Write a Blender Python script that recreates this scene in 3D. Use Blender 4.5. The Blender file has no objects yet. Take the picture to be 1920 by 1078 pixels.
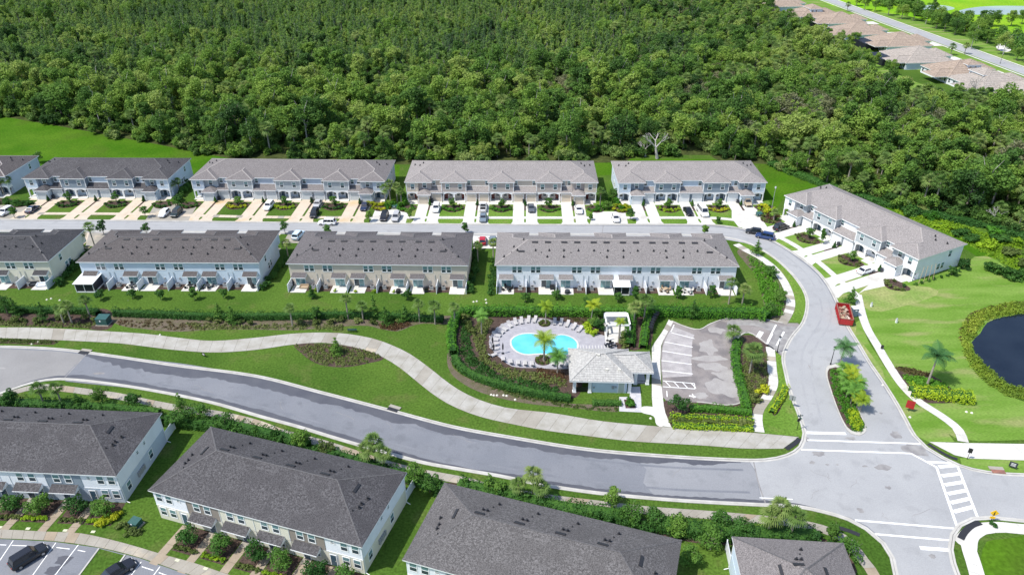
import bpy, math, random
import numpy as np
from mathutils import Vector, Matrix, noise
R = math.radians
PI = math.pi
S = bpy.context.scene
C = S.collection
# ------------------------------------------------------------------ camera, sky, sun, exposure
F_PX, PITCH, ROLL, CAM_H = 1377.03, R(30.505), R(-0.259), 83.258
_fw = np.array([0, math.cos(PITCH), -math.sin(PITCH)])
_r0 = np.array([1.0, 0, 0]); _u0 = np.cross(_r0, _fw)
_rr = _r0 * math.cos(ROLL) + _u0 * math.sin(ROLL)
_uu = -_r0 * math.sin(ROLL) + _u0 * math.cos(ROLL)
cam = bpy.data.cameras.new('camera'); co = bpy.data.objects.new('camera', cam); C.objects.link(co)
cam.sensor_width = 36; cam.lens = F_PX / 1920 * 36; cam.clip_start = 1; cam.clip_end = 6000
co.matrix_world = Matrix(((_rr[0], _uu[0], -_fw[0], 0), (_rr[1], _uu[1], -_fw[1], 0), (_rr[2], _uu[2], -_fw[2], CAM_H), (0, 0, 0, 1)))
S.camera = co
SUN_AZ, SUN_EL = math.atan2(-0.40, -0.92), R(58)       # direction TO the sun in the xy plane
w = bpy.data.worlds.new('World'); S.world = w; w.use_nodes = True
nt = w.node_tree; bg = nt.nodes['Background']; sky = nt.nodes.new('ShaderNodeTexSky')
sky.sky_type = 'NISHITA'; sky.sun_disc = False; sky.sun_elevation = SUN_EL
sky.sun_rotation = PI / 2 - SUN_AZ
nt.links.new(sky.outputs[0], bg.inputs[0]); bg.inputs[1].default_value = 0.15
sl = bpy.data.lights.new('sun', 'SUN'); sl.energy = 3.9; sl.angle = R(0.6); sl.color = (1, 0.96, 0.89)
so = bpy.data.objects.new('sun', sl); C.objects.link(so)
so.rotation_euler = Vector((math.cos(SUN_AZ) * math.cos(SUN_EL), math.sin(SUN_AZ) * math.cos(SUN_EL), math.sin(SUN_EL))).to_track_quat('Z', 'Y').to_euler()
S.view_settings.view_transform = 'Standard'; S.view_settings.look = 'None'
S.view_settings.exposure = 0.46; S.view_settings.gamma = 1; S.view_settings.use_curve_mapping = False

def g(x, y, z=0.0):
    """point of the photograph -> place on the level z"""
    d = _fw * F_PX + _rr * (x - 960) - _uu * (y - 539)
    t = (z - CAM_H) / d[2]
    return (d[0] * t, d[1] * t)
rnd = random.Random(7)
# ------------------------------------------------------------------ materials
def new_mat(name):
    m = bpy.data.materials.new(name); m.use_nodes = True
    return m, m.node_tree, m.node_tree.nodes['Principled BSDF']
def N(nt, t, **k):
    n = nt.nodes.new(t)
    for a, b in k.items(): setattr(n, a, b)
    return n
def mat(name, col, rough=0.7, col2=None, scale=1.0, lo=0.35, hi=0.65, bump=0.0, bscale=8, fine=0.0, fscale=20, metal=0, spec=0.5, coord='Object', detail=6, third=None, tscale=0.1, tlo=0.5, thi=0.6, stretch=None):
    m, nt, b = new_mat(name)
    b.inputs['Roughness'].default_value = rough; b.inputs['Metallic'].default_value = metal
    b.inputs['Specular IOR Level'].default_value = spec
    tc = N(nt, 'ShaderNodeTexCoord')
    src = tc.outputs[coord]
    if stretch:
        mp = N(nt, 'ShaderNodeMapping'); mp.inputs['Scale'].default_value = stretch
        nt.links.new(src, mp.inputs[0]); src = mp.outputs[0]
    out = None
    def mix(fac, a, bcol, blend='MIX'):
        mx = N(nt, 'ShaderNodeMix', data_type='RGBA', blend_type=blend)
        nt.links.new(fac, mx.inputs[0])
        if isinstance(a, tuple): mx.inputs[6].default_value = (*a, 1)
        else: nt.links.new(a, mx.inputs[6])
        if isinstance(bcol, tuple): mx.inputs[7].default_value = (*bcol, 1)
        else: nt.links.new(bcol, mx.inputs[7])
        return mx.outputs[2]
    def nz(sc, lo, hi, det=6):
        n = N(nt, 'ShaderNodeTexNoise'); n.inputs['Scale'].default_value = sc; n.inputs['Detail'].default_value = det
        nt.links.new(src, n.inputs['Vector'])
        mr = N(nt, 'ShaderNodeMapRange'); mr.inputs[1].default_value = lo; mr.inputs[2].default_value = hi
        nt.links.new(n.outputs['Fac'], mr.inputs[0]); return mr.outputs[0]
    cur = col
    if col2: cur = mix(nz(scale, lo, hi, detail), cur, col2)
    if third: cur = mix(nz(tscale, tlo, thi, 4), cur, third)
    if fine:
        f = nz(fscale, 0.3, 0.7, 3)
        mr = N(nt, 'ShaderNodeMapRange'); mr.inputs[3].default_value = 1 - fine; mr.inputs[4].default_value = 1 + fine
        nt.links.new(f, mr.inputs[0])
        mx = N(nt, 'ShaderNodeMix', data_type='RGBA', blend_type='MULTIPLY'); mx.inputs[0].default_value = 1
        if isinstance(cur, tuple): mx.inputs[6].default_value = (*cur, 1)
        else: nt.links.new(cur, mx.inputs[6])
        nt.links.new(mr.outputs[0], mx.inputs[7]); cur = mx.outputs[2]
    if isinstance(cur, tuple): b.inputs['Base Color'].default_value = (*cur, 1)
    else: nt.links.new(cur, b.inputs['Base Color'])
    if bump:
        n = N(nt, 'ShaderNodeTexNoise'); n.inputs['Scale'].default_value = bscale; n.inputs['Detail'].default_value = 4
        nt.links.new(src, n.inputs['Vector'])
        bp = N(nt, 'ShaderNodeBump'); bp.inputs['Strength'].default_value = bump; bp.inputs['Distance'].default_value = 0.1
        nt.links.new(n.outputs['Fac'], bp.inputs['Height']); nt.links.new(bp.outputs[0], b.inputs['Normal'])
    return m
def leaf_mat(name, cols, trans=0.25, rough=0.55, clump=0.6):
    """cols: ramp of colours chosen by the plant's own random number and a soft noise over its crown"""
    m, nt, b = new_mat(name)
    oi = N(nt, 'ShaderNodeObjectInfo'); tc = N(nt, 'ShaderNodeTexCoord')
    n = N(nt, 'ShaderNodeTexNoise'); n.inputs['Scale'].default_value = clump; n.inputs['Detail'].default_value = 5
    nt.links.new(tc.outputs['Object'], n.inputs['Vector'])
    ma = N(nt, 'ShaderNodeMath', operation='MULTIPLY_ADD'); ma.inputs[1].default_value = 1.1; ma.inputs[2].default_value = -0.55
    nt.links.new(n.outputs['Fac'], ma.inputs[0])
    ad = N(nt, 'ShaderNodeMath', operation='ADD', use_clamp=True)
    ge = N(nt, 'ShaderNodeNewGeometry'); wn = N(nt, 'ShaderNodeTexNoise'); wn.inputs['Scale'].default_value = 0.022; wn.inputs['Detail'].default_value = 3
    nt.links.new(ge.outputs['Position'], wn.inputs['Vector'])
    wm = N(nt, 'ShaderNodeMath', operation='MULTIPLY_ADD'); wm.inputs[1].default_value = 2.0; wm.inputs[2].default_value = -0.96; nt.links.new(wn.outputs['Fac'], wm.inputs[0])
    rs = N(nt, 'ShaderNodeMath', operation='MULTIPLY_ADD'); rs.inputs[1].default_value = 0.75; rs.inputs[2].default_value = 0.12; nt.links.new(oi.outputs['Random'], rs.inputs[0])
    a2 = N(nt, 'ShaderNodeMath', operation='ADD'); nt.links.new(rs.outputs[0], a2.inputs[0]); nt.links.new(wm.outputs[0], a2.inputs[1])
    nt.links.new(a2.outputs[0], ad.inputs[0]); nt.links.new(ma.outputs[0], ad.inputs[1])
    cr = N(nt, 'ShaderNodeValToRGB'); nt.links.new(ad.outputs[0], cr.inputs[0])
    e = cr.color_ramp.elements
    while len(e) < len(cols): e.new(0.5)
    for i, c in enumerate(cols): e[i].position = i / (len(cols) - 1); e[i].color = (*c, 1)
    nt.links.new(cr.outputs[0], b.inputs['Base Color']); b.inputs['Roughness'].default_value = rough
    b.inputs['Specular IOR Level'].default_value = 0.12
    tr = N(nt, 'ShaderNodeBsdfTranslucent'); nt.links.new(cr.outputs[0], tr.inputs[0])
    mx = N(nt, 'ShaderNodeMixShader'); mx.inputs[0].default_value = trans
    nt.links.new(b.outputs[0], mx.inputs[1]); nt.links.new(tr.outputs[0], mx.inputs[2])
    nt.links.new(mx.outputs[0], nt.nodes['Material Output'].inputs[0])
    return m
def shingle(name, c1, c2):
    return mat(name, c1, 0.9, c2, scale=3.2, lo=0.42, hi=0.58, fine=0.52, fscale=8, bump=0.4, bscale=7, third=tuple(x * 1.15 for x in c1), tscale=0.25, stretch=(1, 1, 2.2), spec=0.12)
M = {}
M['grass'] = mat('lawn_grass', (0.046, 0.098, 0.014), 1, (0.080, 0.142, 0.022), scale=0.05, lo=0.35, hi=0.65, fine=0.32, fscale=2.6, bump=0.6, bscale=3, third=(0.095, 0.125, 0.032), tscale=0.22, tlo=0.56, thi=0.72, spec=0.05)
M['grass_mid'] = mat('sunny_lawn_grass', (0.085, 0.170, 0.022), 1, (0.130, 0.220, 0.036), scale=0.12, fine=0.3, fscale=2.4, bump=0.4, bscale=2, third=(0.16, 0.20, 0.055), tscale=0.2, tlo=0.54, thi=0.68, spec=0.05)  # lawn copy with the brighter light of the right side in its colour
M['asphalt_mid'] = mat('brightness_step_asphalt', (0.225, 0.230, 0.245), 0.7, (0.255, 0.258, 0.270), scale=0.11, fine=0.08, fscale=6, spec=0.4, third=(0.205, 0.210, 0.222), tscale=0.4, tlo=0.55, thi=0.72, detail=8)  # step between left and right road, brightening put into the colour
M['worn'] = mat('worn_wheel_path', (0.150, 0.157, 0.177), 0.6, (0.185, 0.191, 0.210), scale=0.25, fine=0.1, fscale=5)
M['worn_pale'] = mat('worn_pale_wheel_path', (0.285, 0.287, 0.293), 0.7, (0.33, 0.331, 0.334), scale=0.25, fine=0.1, fscale=5)
M['grass_bright'] = mat('bright_grass', (0.042, 0.118, 0.005), 1, (0.070, 0.150, 0.010), scale=0.08, fine=0.24, fscale=1.6, bump=0.4, bscale=2, third=(0.060, 0.110, 0.012), tscale=0.05, tlo=0.5, thi=0.65, spec=0.05)
M['grass_mown'] = mat('mown_grass', (0.105, 0.205, 0.026), 1, (0.165, 0.262, 0.052), scale=0.10, fine=0.24, fscale=2.4, bump=0.4, bscale=2, third=(0.225, 0.255, 0.090), tscale=0.09, tlo=0.52, thi=0.66, stretch=(.8, 3.2, 1), spec=0.05)
M['grass_dry'] = mat('dry_grass', (0.27, 0.29, 0.11), 1, (0.17, 0.25, 0.06), scale=0.2, fine=0.2, fscale=2, spec=0.05)
M['marsh'] = mat('marsh_grass', (0.14, 0.33, 0.012), 1, (0.22, 0.36, 0.02), scale=0.04, fine=0.25, fscale=0.8, spec=0.05)
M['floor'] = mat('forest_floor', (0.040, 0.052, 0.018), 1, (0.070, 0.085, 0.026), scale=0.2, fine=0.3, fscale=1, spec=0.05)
M['brush'] = mat('rough_brush', (0.09, 0.17, 0.02), 1, (0.05, 0.10, 0.015), scale=0.25, fine=0.3, fscale=1.5, bump=0.6, bscale=2, spec=0.05)
M['mulch'] = mat('mulch', (0.058, 0.041, 0.034), 1, (0.095, 0.066, 0.054), scale=1.2, fine=0.45, fscale=6, bump=0.6, bscale=6, spec=0.1)
M['mulch_light'] = mat('pale_mulch', (0.13, 0.10, 0.075), 1, (0.09, 0.085, 0.04), scale=0.8, fine=0.4, fscale=5, bump=0.6, bscale=6)
M['asphalt'] = mat('asphalt', (0.165, 0.173, 0.194), 0.65, (0.195, 0.201, 0.220), scale=0.10, fine=0.10, fscale=6, spec=0.4, third=(0.148, 0.155, 0.172), tscale=0.45, tlo=0.54, thi=0.70, detail=8)
M['asphalt_old'] = mat('older_asphalt', (0.215, 0.208, 0.203), 0.75, (0.25, 0.243, 0.237), scale=0.15, fine=0.06, fscale=3)
M['asphalt_pale'] = mat('pale_asphalt', (0.305, 0.307, 0.312), 0.75, (0.345, 0.346, 0.348), scale=0.11, fine=0.08, fscale=6, third=(0.280, 0.281, 0.284), tscale=0.4, tlo=0.55, thi=0.72, detail=8)  # right side of the road: brighter light put into the asphalt colour
M['asphalt_lot'] = mat('lot_asphalt', (0.215, 0.190, 0.180), 0.8, (0.26, 0.235, 0.225), scale=0.25, fine=0.10, fscale=4, third=(0.16, 0.145, 0.145), tscale=0.2)
M['asphalt_dry'] = mat('dry_lot_patch', (0.34, 0.322, 0.308), 0.85, (0.29, 0.27, 0.26), scale=0.5, fine=0.10, fscale=4)
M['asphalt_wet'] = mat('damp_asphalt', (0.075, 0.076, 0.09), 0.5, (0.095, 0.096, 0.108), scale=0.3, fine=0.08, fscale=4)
M['stain'] = mat('oil_stain', (0.20, 0.19, 0.19), 0.8, (0.30, 0.29, 0.28), scale=0.8)
M['paint'] = mat('road_paint', (0.86, 0.86, 0.84), 0.7, (0.7, 0.7, 0.68), scale=1.5, lo=0.55, hi=0.75)
M['concrete'] = mat('concrete', (0.33, 0.305, 0.26), 0.85, (0.27, 0.245, 0.205), scale=0.35, fine=0.06, fscale=4, third=(0.50, 0.42, 0.31), tscale=0.15, tlo=0.6, thi=0.72)
M['concrete_w'] = mat('weathered_concrete', (0.385, 0.37, 0.335), 0.85, (0.31, 0.292, 0.25), scale=0.5, fine=0.08, fscale=4, third=(0.27, 0.25, 0.21), tscale=0.5, tlo=0.62, thi=0.76)
M['concrete_t'] = mat('tan_concrete', (0.33, 0.27, 0.20), 0.85, (0.28, 0.225, 0.165), scale=0.5, fine=0.07, fscale=4)
M['concrete_b'] = mat('bright_concrete', (0.60, 0.585, 0.55), 0.85, (0.52, 0.505, 0.465), scale=0.4, fine=0.05, fscale=4, third=(0.47, 0.45, 0.41), tscale=0.3, tlo=0.58, thi=0.7, spec=0.3)  # paler tone also holds the stronger light on the right side
M['kerb'] = mat('kerb_concrete', (0.50, 0.485, 0.45), 0.85, (0.40, 0.385, 0.35), scale=0.6, fine=0.06, spec=0.2)
M['paver_t'] = mat('tan_pavers', (0.50, 0.42, 0.325), 0.85, (0.56, 0.47, 0.37), scale=0.4, fine=0.12, fscale=5, third=(0.50, 0.36, 0.19), tscale=0.12, tlo=0.58, thi=0.7)
M['deck'] = mat('pool_pavers', (0.37, 0.36, 0.385), 0.85, (0.31, 0.30, 0.325), scale=0.9, fine=0.12, fscale=6, spec=0.3)
M['pavers_grey'] = mat('grey_pavers', (0.42, 0.42, 0.45), 0.85, (0.52, 0.50, 0.52), scale=1.2, fine=0.12, fscale=6)
M['roof_brown'] = shingle('brown_shingle', (0.082, 0.074, 0.073), (0.115, 0.104, 0.103))  # shingle tones per block also hold the scene's left-to-right brightening
M['roof_grey'] = shingle('grey_shingle', (0.063, 0.06, 0.063), (0.101, 0.097, 0.101))
M['roof_dark'] = shingle('dark_shingle', (0.048, 0.048, 0.052), (0.072, 0.071, 0.076))
M['roof_warm'] = shingle('warm_shingle', (0.222, 0.203, 0.196), (0.27, 0.248, 0.24))
M['roof_pale'] = shingle('pale_shingle', (0.18, 0.166, 0.162), (0.225, 0.208, 0.202))
M['roof_mid'] = shingle('mid_shingle', (0.103, 0.095, 0.097), (0.137, 0.127, 0.13))
M['roof_soft'] = shingle('soft_shingle', (.090, .085, .085), (.138, .131, .131))
M['roof_light'] = shingle('light_shingle', (.155, .142, .140), (.195, .178, .175))
M['cap'] = mat('ridge_cap', (0.082, 0.078, 0.080), 0.9, (0.12, 0.115, 0.116), scale=3, fine=0.3, fscale=8)
M['cap_pale'] = mat('pale_ridge_cap', (0.275, 0.25, 0.235), 0.9, (0.33, 0.30, 0.285), scale=3, fine=0.2, fscale=8)
M['tile'] = mat('roof_tile', (0.45, 0.44, 0.415), 0.85, (0.34, 0.33, 0.315), scale=2.0, fine=0.2, fscale=5)
M['tile_tan'] = mat('tan_roof_tile', (0.34, 0.265, 0.205), 0.85, (0.275, 0.215, 0.172), scale=0.8, fine=0.25, fscale=2.5)
M['tile_grey'] = mat('grey_roof_tile', (0.36, 0.315, 0.275), 0.85, (0.29, 0.255, 0.225), scale=0.8, fine=0.2, fscale=2.5)
def wallmat(n, c): return mat(n, c, 0.8, tuple(x * 0.93 for x in c), scale=0.5, fine=0.03, fscale=6)
M['white'] = wallmat('white_stucco', (0.76, 0.78, 0.82))
M['trim'] = wallmat('white_trim', (0.82, 0.82, 0.82))
M['blue'] = wallmat('pale_blue_stucco', (0.555, 0.64, 0.72))
M['bluegrey'] = wallmat('blue_grey_siding', (0.225, 0.275, 0.325))
M['slate'] = wallmat('slate_siding', (0.19, 0.225, 0.255))
M['ltgrey'] = wallmat('light_grey_siding', (0.46, 0.52, 0.60))
M['midgrey'] = wallmat('grey_siding', (0.40, 0.43, 0.45))
M['beige'] = wallmat('beige_stucco', (0.60, 0.52, 0.43))
M['mauve'] = wallmat('mauve_siding', (0.43, 0.37, 0.34))
M['cream'] = wallmat('cream_stucco', (0.66, 0.63, 0.52))
M['taupe'] = wallmat('taupe_siding', (0.25, 0.215, 0.185))
M['glass_up'] = mat('window_glass', (0.20, 0.33, 0.34), 0.12, (0.10, 0.18, 0.20), scale=0.5, spec=0.8)  # upper sash: reflected light put into the glass colour
M['glass_dn'] = mat('screened_glass', (0.035, 0.055, 0.07), 0.25, spec=0.7)
M['slider'] = mat('sliding_door_glass', (0.22, 0.40, 0.41), 0.12, (0.10, 0.20, 0.22), scale=0.8, spec=0.8)
M['black'] = mat('black_metal', (0.012, 0.012, 0.014), 0.45)
M['vent'] = mat('vent_plastic', (0.022, 0.022, 0.026), 0.6)
M['garage_w'] = mat('white_garage_door', (0.70, 0.71, 0.71), 0.6)
M['garage_g'] = mat('grey_garage_door', (0.50, 0.55, 0.57), 0.6)
M['garage_b'] = mat('beige_garage_door', (0.58, 0.50, 0.40), 0.6)
M['door_blue'] = mat('blue_door', (0.045, 0.085, 0.12), 0.4)
M['door_red'] = mat('red_door', (0.16, 0.03, 0.025), 0.4)
M['door_green'] = mat('green_door', (0.42, 0.47, 0.42), 0.5)
M['screen'] = mat('dark_screen_and_porch_shade', (0.012, 0.014, 0.025), 0.5)
M['vinyl'] = mat('white_vinyl', (0.80, 0.82, 0.86), 0.4)
M['ac'] = mat('ac_metal', (0.30, 0.31, 0.32), 0.5)
M['green_metal'] = mat('green_metal', (0.025, 0.085, 0.075), 0.4, (0.035, 0.10, 0.09), scale=2)
M['trunk'] = mat('bark', (0.16, 0.13, 0.10), 0.95, (0.23, 0.20, 0.17), scale=4)
M['palm_trunk'] = mat('palm_bark', (0.33, 0.30, 0.25), 0.95, (0.24, 0.21, 0.17), scale=5)
M['dead'] = mat('bleached_wood', (0.46, 0.43, 0.40), 0.9, (0.34, 0.31, 0.29), scale=2)
M['frond_dead'] = mat('dead_fronds', (0.30, 0.22, 0.12), 0.9, (0.20, 0.14, 0.08), scale=2)
M['leaf_forest'] = leaf_mat('forest_leaves', [(0.044, 0.100, 0.026), (0.076, 0.160, 0.034), (0.122, 0.235, 0.044), (0.175, 0.300, 0.050), (0.235, 0.350, 0.062), (0.300, 0.390, 0.095)], 0.38, clump=0.25)
M['leaf_feather'] = leaf_mat('feathery_leaves', [(0.105, 0.185, 0.070), (0.160, 0.270, 0.078), (0.225, 0.355, 0.080), (0.310, 0.420, 0.095)], 0.4, clump=0.3)
M['leaf_olive'] = leaf_mat('olive_leaves', [(0.12, 0.15, 0.065), (0.17, 0.19, 0.085), (0.24, 0.235, 0.13)], 0.3, clump=0.3)
M['leaf_palm'] = leaf_mat('fan_palm_leaves', [(0.10, 0.19, 0.045), (0.165, 0.26, 0.07), (0.26, 0.33, 0.10)], 0.35, clump=1.2)
M['leaf_palm_y'] = leaf_mat('yellow_palm_leaves', [(0.20, 0.33, 0.03), (0.34, 0.42, 0.03)], 0.35, clump=1)
M['leaf_palm_g'] = leaf_mat('green_palm_leaves', [(0.11, 0.27, 0.045), (0.17, 0.34, 0.06)], 0.3, clump=1)
M['leaf_royal'] = leaf_mat('royal_palm_leaves', [(0.055, 0.155, 0.05), (0.09, 0.21, 0.065)], 0.25, clump=1)
M['leaf_tree'] = leaf_mat('garden_tree_leaves', [(0.045, 0.120, 0.024), (0.080, 0.185, 0.032), (0.13, 0.25, 0.042)], 0.3, clump=1)
M['leaf_light'] = leaf_mat('light_tree_leaves', [(0.075, 0.16, 0.028), (0.12, 0.235, 0.036), (0.17, 0.29, 0.05)], 0.3, clump=1)
M['leaf_dark'] = leaf_mat('dark_shrub_leaves', [(0.026, 0.080, 0.018), (0.050, 0.135, 0.026), (0.082, 0.185, 0.032)], 0.25, clump=1)
M['leaf_hedge'] = leaf_mat('hedge_leaves', [(0.042, 0.135, 0.016), (0.075, 0.220, 0.022), (0.115, 0.290, 0.028)], 0.3, clump=0.8)
M['leaf_yellow'] = leaf_mat('yellow_shrub_leaves', [(0.24, 0.30, 0.02), (0.38, 0.42, 0.02), (0.50, 0.50, 0.03)], 0.25, clump=1.5)
M['leaf_lime'] = leaf_mat('lime_shrub_leaves', [(0.17, 0.31, 0.02), (0.29, 0.44, 0.025), (0.40, 0.52, 0.03)], 0.3, clump=1.5)
M['leaf_red'] = leaf_mat('russet_leaves', [(0.075, 0.045, 0.030), (0.12, 0.065, 0.035), (0.09, 0.09, 0.03)], 0.2, clump=1.5)
M['leaf_tuft'] = leaf_mat('tuft_leaves', [(0.070, 0.105, 0.026), (0.115, 0.160, 0.040), (0.17, 0.20, 0.06)], 0.2, clump=1.5)
M['leaf_reed'] = leaf_mat('reed_leaves', [(0.10, 0.17, 0.025), (0.18, 0.27, 0.03), (0.30, 0.37, 0.045), (0.26, 0.20, 0.08)], 0.25, clump=0.5)
M['pool'] = mat('pool_water', (0.10, 0.49, 0.66), 0.08, (0.15, 0.56, 0.71), scale=0.35, spec=0.5, bump=0.12, bscale=2.5)
M['pool_tile'] = mat('pool_wall', (0.05, 0.36, 0.50), 0.3)
M['pond'] = mat('pond_water', (0.006, 0.010, 0.020), 0.10, (0.012, 0.018, 0.03), scale=0.15, spec=0.4, bump=0.15, bscale=1.5)
M['pond_far'] = mat('far_pond_water', (0.20, 0.25, 0.25), 0.2, (0.28, 0.36, 0.22), scale=0.05)
M['lounger'] = mat('lounger_fabric', (0.42, 0.40, 0.39), 0.8)
M['umbrella'] = mat('black_canvas', (0.015, 0.015, 0.02), 0.8)
M['red'] = mat('red_steel', (0.42, 0.015, 0.02), 0.45, (0.32, 0.02, 0.02), scale=1.5)
M['red_in'] = mat('rusty_steel', (0.30, 0.13, 0.09), 0.8, (0.20, 0.10, 0.08), scale=2)
M['card'] = mat('pale_debris', (0.46, 0.34, 0.27), 0.9, (0.60, 0.50, 0.44), scale=1.5)
M['yellow'] = mat('yellow_sign', (0.85, 0.50, 0.01), 0.5)
M['toilet'] = mat('blue_grey_plastic', (0.10, 0.16, 0.20), 0.5)
M['rubber'] = mat('rubber', (0.015, 0.015, 0.015), 0.8)
M['rim'] = mat('alloy_rim', (0.35, 0.35, 0.36), 0.35, metal=0.6)
M['carglass'] = mat('car_glass', (0.012, 0.016, 0.022), 0.08, spec=0.9)
M['lamp_w'] = mat('headlight_glass', (0.75, 0.76, 0.78), 0.2)
M['lamp_r'] = mat('taillight_glass', (0.40, 0.01, 0.01), 0.25)
M['cap_stone'] = mat('pale_stone', (0.62, 0.60, 0.52), 0.9)
M['wood'] = mat('timber', (0.40, 0.30, 0.20), 0.85)
M['bin'] = mat('dark_bin', (0.03, 0.035, 0.045), 0.6)
M['box_lid'] = mat('meter_box', (0.55, 0.56, 0.40), 0.8)
CAR = {k: mat('car_paint_' + k, c, 0.25, spec=0.7) for k, c in dict(white=(0.80, 0.80, 0.80), black=(0.014, 0.014, 0.018), navy=(0.015, 0.025, 0.065), blue=(0.02, 0.045, 0.14), silver=(0.42, 0.42, 0.43), grey=(0.10, 0.11, 0.125), red=(0.42, 0.015, 0.03), green=(0.02, 0.032, 0.030), sky=(0.55, 0.70, 0.80), slate=(0.16, 0.20, 0.24), tan=(0.42, 0.34, 0.24)).items()}
# ------------------------------------------------------------------ mesh helpers
def link(o, parent=None, loc=None, rot=None):
    C.objects.link(o)
    if parent is not None: o.parent = parent
    if loc is not None: o.location = loc
    if rot is not None: o.rotation_euler = (0, 0, rot) if not hasattr(rot, '__len__') else rot
    return o
def tag(o, label=None, cat=None, group=None, kind=None):
    if label: o['label'] = label
    if cat: o['category'] = cat
    if group: o['group'] = group
    if kind: o['kind'] = kind
    return o
def empty(name, loc=(0, 0, 0), rz=0, label=None, cat=None, group=None, kind=None):
    o = bpy.data.objects.new(name, None); link(o, None, loc, rz); o.empty_display_size = 0.5
    return tag(o, label, cat, group, kind)
class MB:
    def __init__(s): s.v = []; s.f = []; s.m = []
    def poly(s, pts, m=0):
        n = len(s.v); s.v += [tuple(p) for p in pts]; s.f.append(tuple(range(n, n + len(pts)))); s.m.append(m); return s
    def box(s, x0, x1, y0, y1, z0, z1, m=0, open_bottom=False):
        n = len(s.v)
        s.v += [(x0, y0, z0), (x1, y0, z0), (x1, y1, z0), (x0, y1, z0), (x0, y0, z1), (x1, y0, z1), (x1, y1, z1), (x0, y1, z1)]
        fs = [(0, 1, 5, 4), (1, 2, 6, 5), (2, 3, 7, 6), (3, 0, 4, 7), (4, 5, 6, 7), (3, 2, 1, 0)]
        s.f += [tuple(n + i for i in f) for f in fs]; s.m += [m] * 6; return s
    def prism(s, pts, z0, z1, m=0):
        n = len(pts)
        s.poly([(p[0], p[1], z1) for p in pts], m); s.poly([(p[0], p[1], z0) for p in reversed(pts)], m)
        for i in range(n):
            a, b = pts[i], pts[(i + 1) % n]
            s.poly([(a[0], a[1], z0), (b[0], b[1], z0), (b[0], b[1], z1), (a[0], a[1], z1)], m)
        return s
    def prism_y(s, pts, y0, y1, m=0):
        n = len(pts)
        s.poly([(p[0], y0, p[1]) for p in pts], m); s.poly([(p[0], y1, p[1]) for p in reversed(pts)], m)
        for i in range(n):
            a, b = pts[i], pts[(i + 1) % n]
            s.poly([(a[0], y0, a[1]), (a[0], y1, a[1]), (b[0], y1, b[1]), (b[0], y0, b[1])], m)
        return s
    def tube(s, a, b, r0, r1=None, n=8, m=0, caps=True):
        r1 = r0 if r1 is None else r1
        a, b = Vector(a), Vector(b); d = (b - a).normalized()
        u = d.orthogonal().normalized(); v = d.cross(u)
        k = len(s.v)
        for p, r in ((a, r0), (b, r1)):
            for i in range(n):
                t = 2 * PI * i / n; s.v.append(tuple(p + (u * math.cos(t) + v * math.sin(t)) * r))
        for i in range(n):
            j = (i + 1) % n; s.f.append((k + i, k + j, k + n + j, k + n + i)); s.m.append(m)
        if caps:
            s.f.append(tuple(k + i for i in reversed(range(n)))); s.f.append(tuple(k + n + i for i in range(n))); s.m += [m, m]
        return s
    def mesh(s, name, mats):
        me = bpy.data.meshes.new(name); me.from_pydata(s.v, [], s.f)
        for q in mats: me.materials.append(q)
        if any(s.m): me.polygons.foreach_set('material_index', s.m)
        me.update(); return me
    def build(s, name, mats, parent=None, loc=None, rot=None, kind=None):
        if not isinstance(mats, (list, tuple)): mats = [mats]
        o = bpy.data.objects.new(name, s.mesh(name, mats)); link(o, parent, loc, rot)
        if kind: o['kind'] = kind
        return o
_cache = {}
def cached(key, fn):
    if key not in _cache: _cache[key] = fn()
    return _cache[key]
def inst(name, me, parent=None, loc=None, rot=None, scale=None):
    o = bpy.data.objects.new(name, me); link(o, parent, loc, rot)
    if scale is not None: o.scale = (scale,) * 3 if not hasattr(scale, '__len__') else scale
    return o
def catmull(pts, closed=False, step=1.5):
    P = [np.array(p, float) for p in pts]; out = []
    n = len(P); rng = range(n if closed else n - 1)
    for i in rng:
        p1, p2 = P[i], P[(i + 1) % n]
        p0 = P[i - 1] if (closed or i > 0) else 2 * p1 - p2
        p3 = P[(i + 2) % n] if (closed or i + 2 < n) else 2 * p2 - p1
        L = np.linalg.norm(p2 - p1); k = max(1, int(L / step))
        # centripetal-ish: limit tangents by the segment length
        t1 = (p2 - p0) / max(np.linalg.norm(p2 - p0), 1e-6) * L; t2 = (p3 - p1) / max(np.linalg.norm(p3 - p1), 1e-6) * L
        for j in range(k):
            t = j / k; h = 2 * t**3 - 3 * t**2 + 1
            out.append(h * p1 + (t**3 - 2 * t**2 + t) * t1 + (-2 * t**3 + 3 * t**2) * p2 + (t**3 - t**2) * t2)
    if not closed: out.append(P[-1])
    return [(float(q[0]), float(q[1])) for q in out]
def G(px): return [g(*p) for p in px]
def curve(px, closed=False, step=1.5): return catmull(G(px), closed, step)
def offset(pts, d):
    out = []
    for i in range(len(pts)):
        a = np.array(pts[max(i - 1, 0)]); b = np.array(pts[min(i + 1, len(pts) - 1)])
        t = (b - a) / max(np.linalg.norm(b - a), 1e-6); nrm = np.array([-t[1], t[0]])
        q = np.array(pts[i]) + nrm * d; out.append((float(q[0]), float(q[1])))
    return out
_lay = [0]
def sheet(name, pts, z, m, parent=None, kind='structure'):
    _lay[0] += 1; z = z + (_lay[0] % 40) * 0.00012
    o = MB().poly([(p[0], p[1], z) for p in pts]).build(name, m, parent)
    me = o.data
    if me.polygons[0].normal.z < 0: me.flip_normals()
    if parent is None and kind: o['kind'] = kind
    return o
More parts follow.
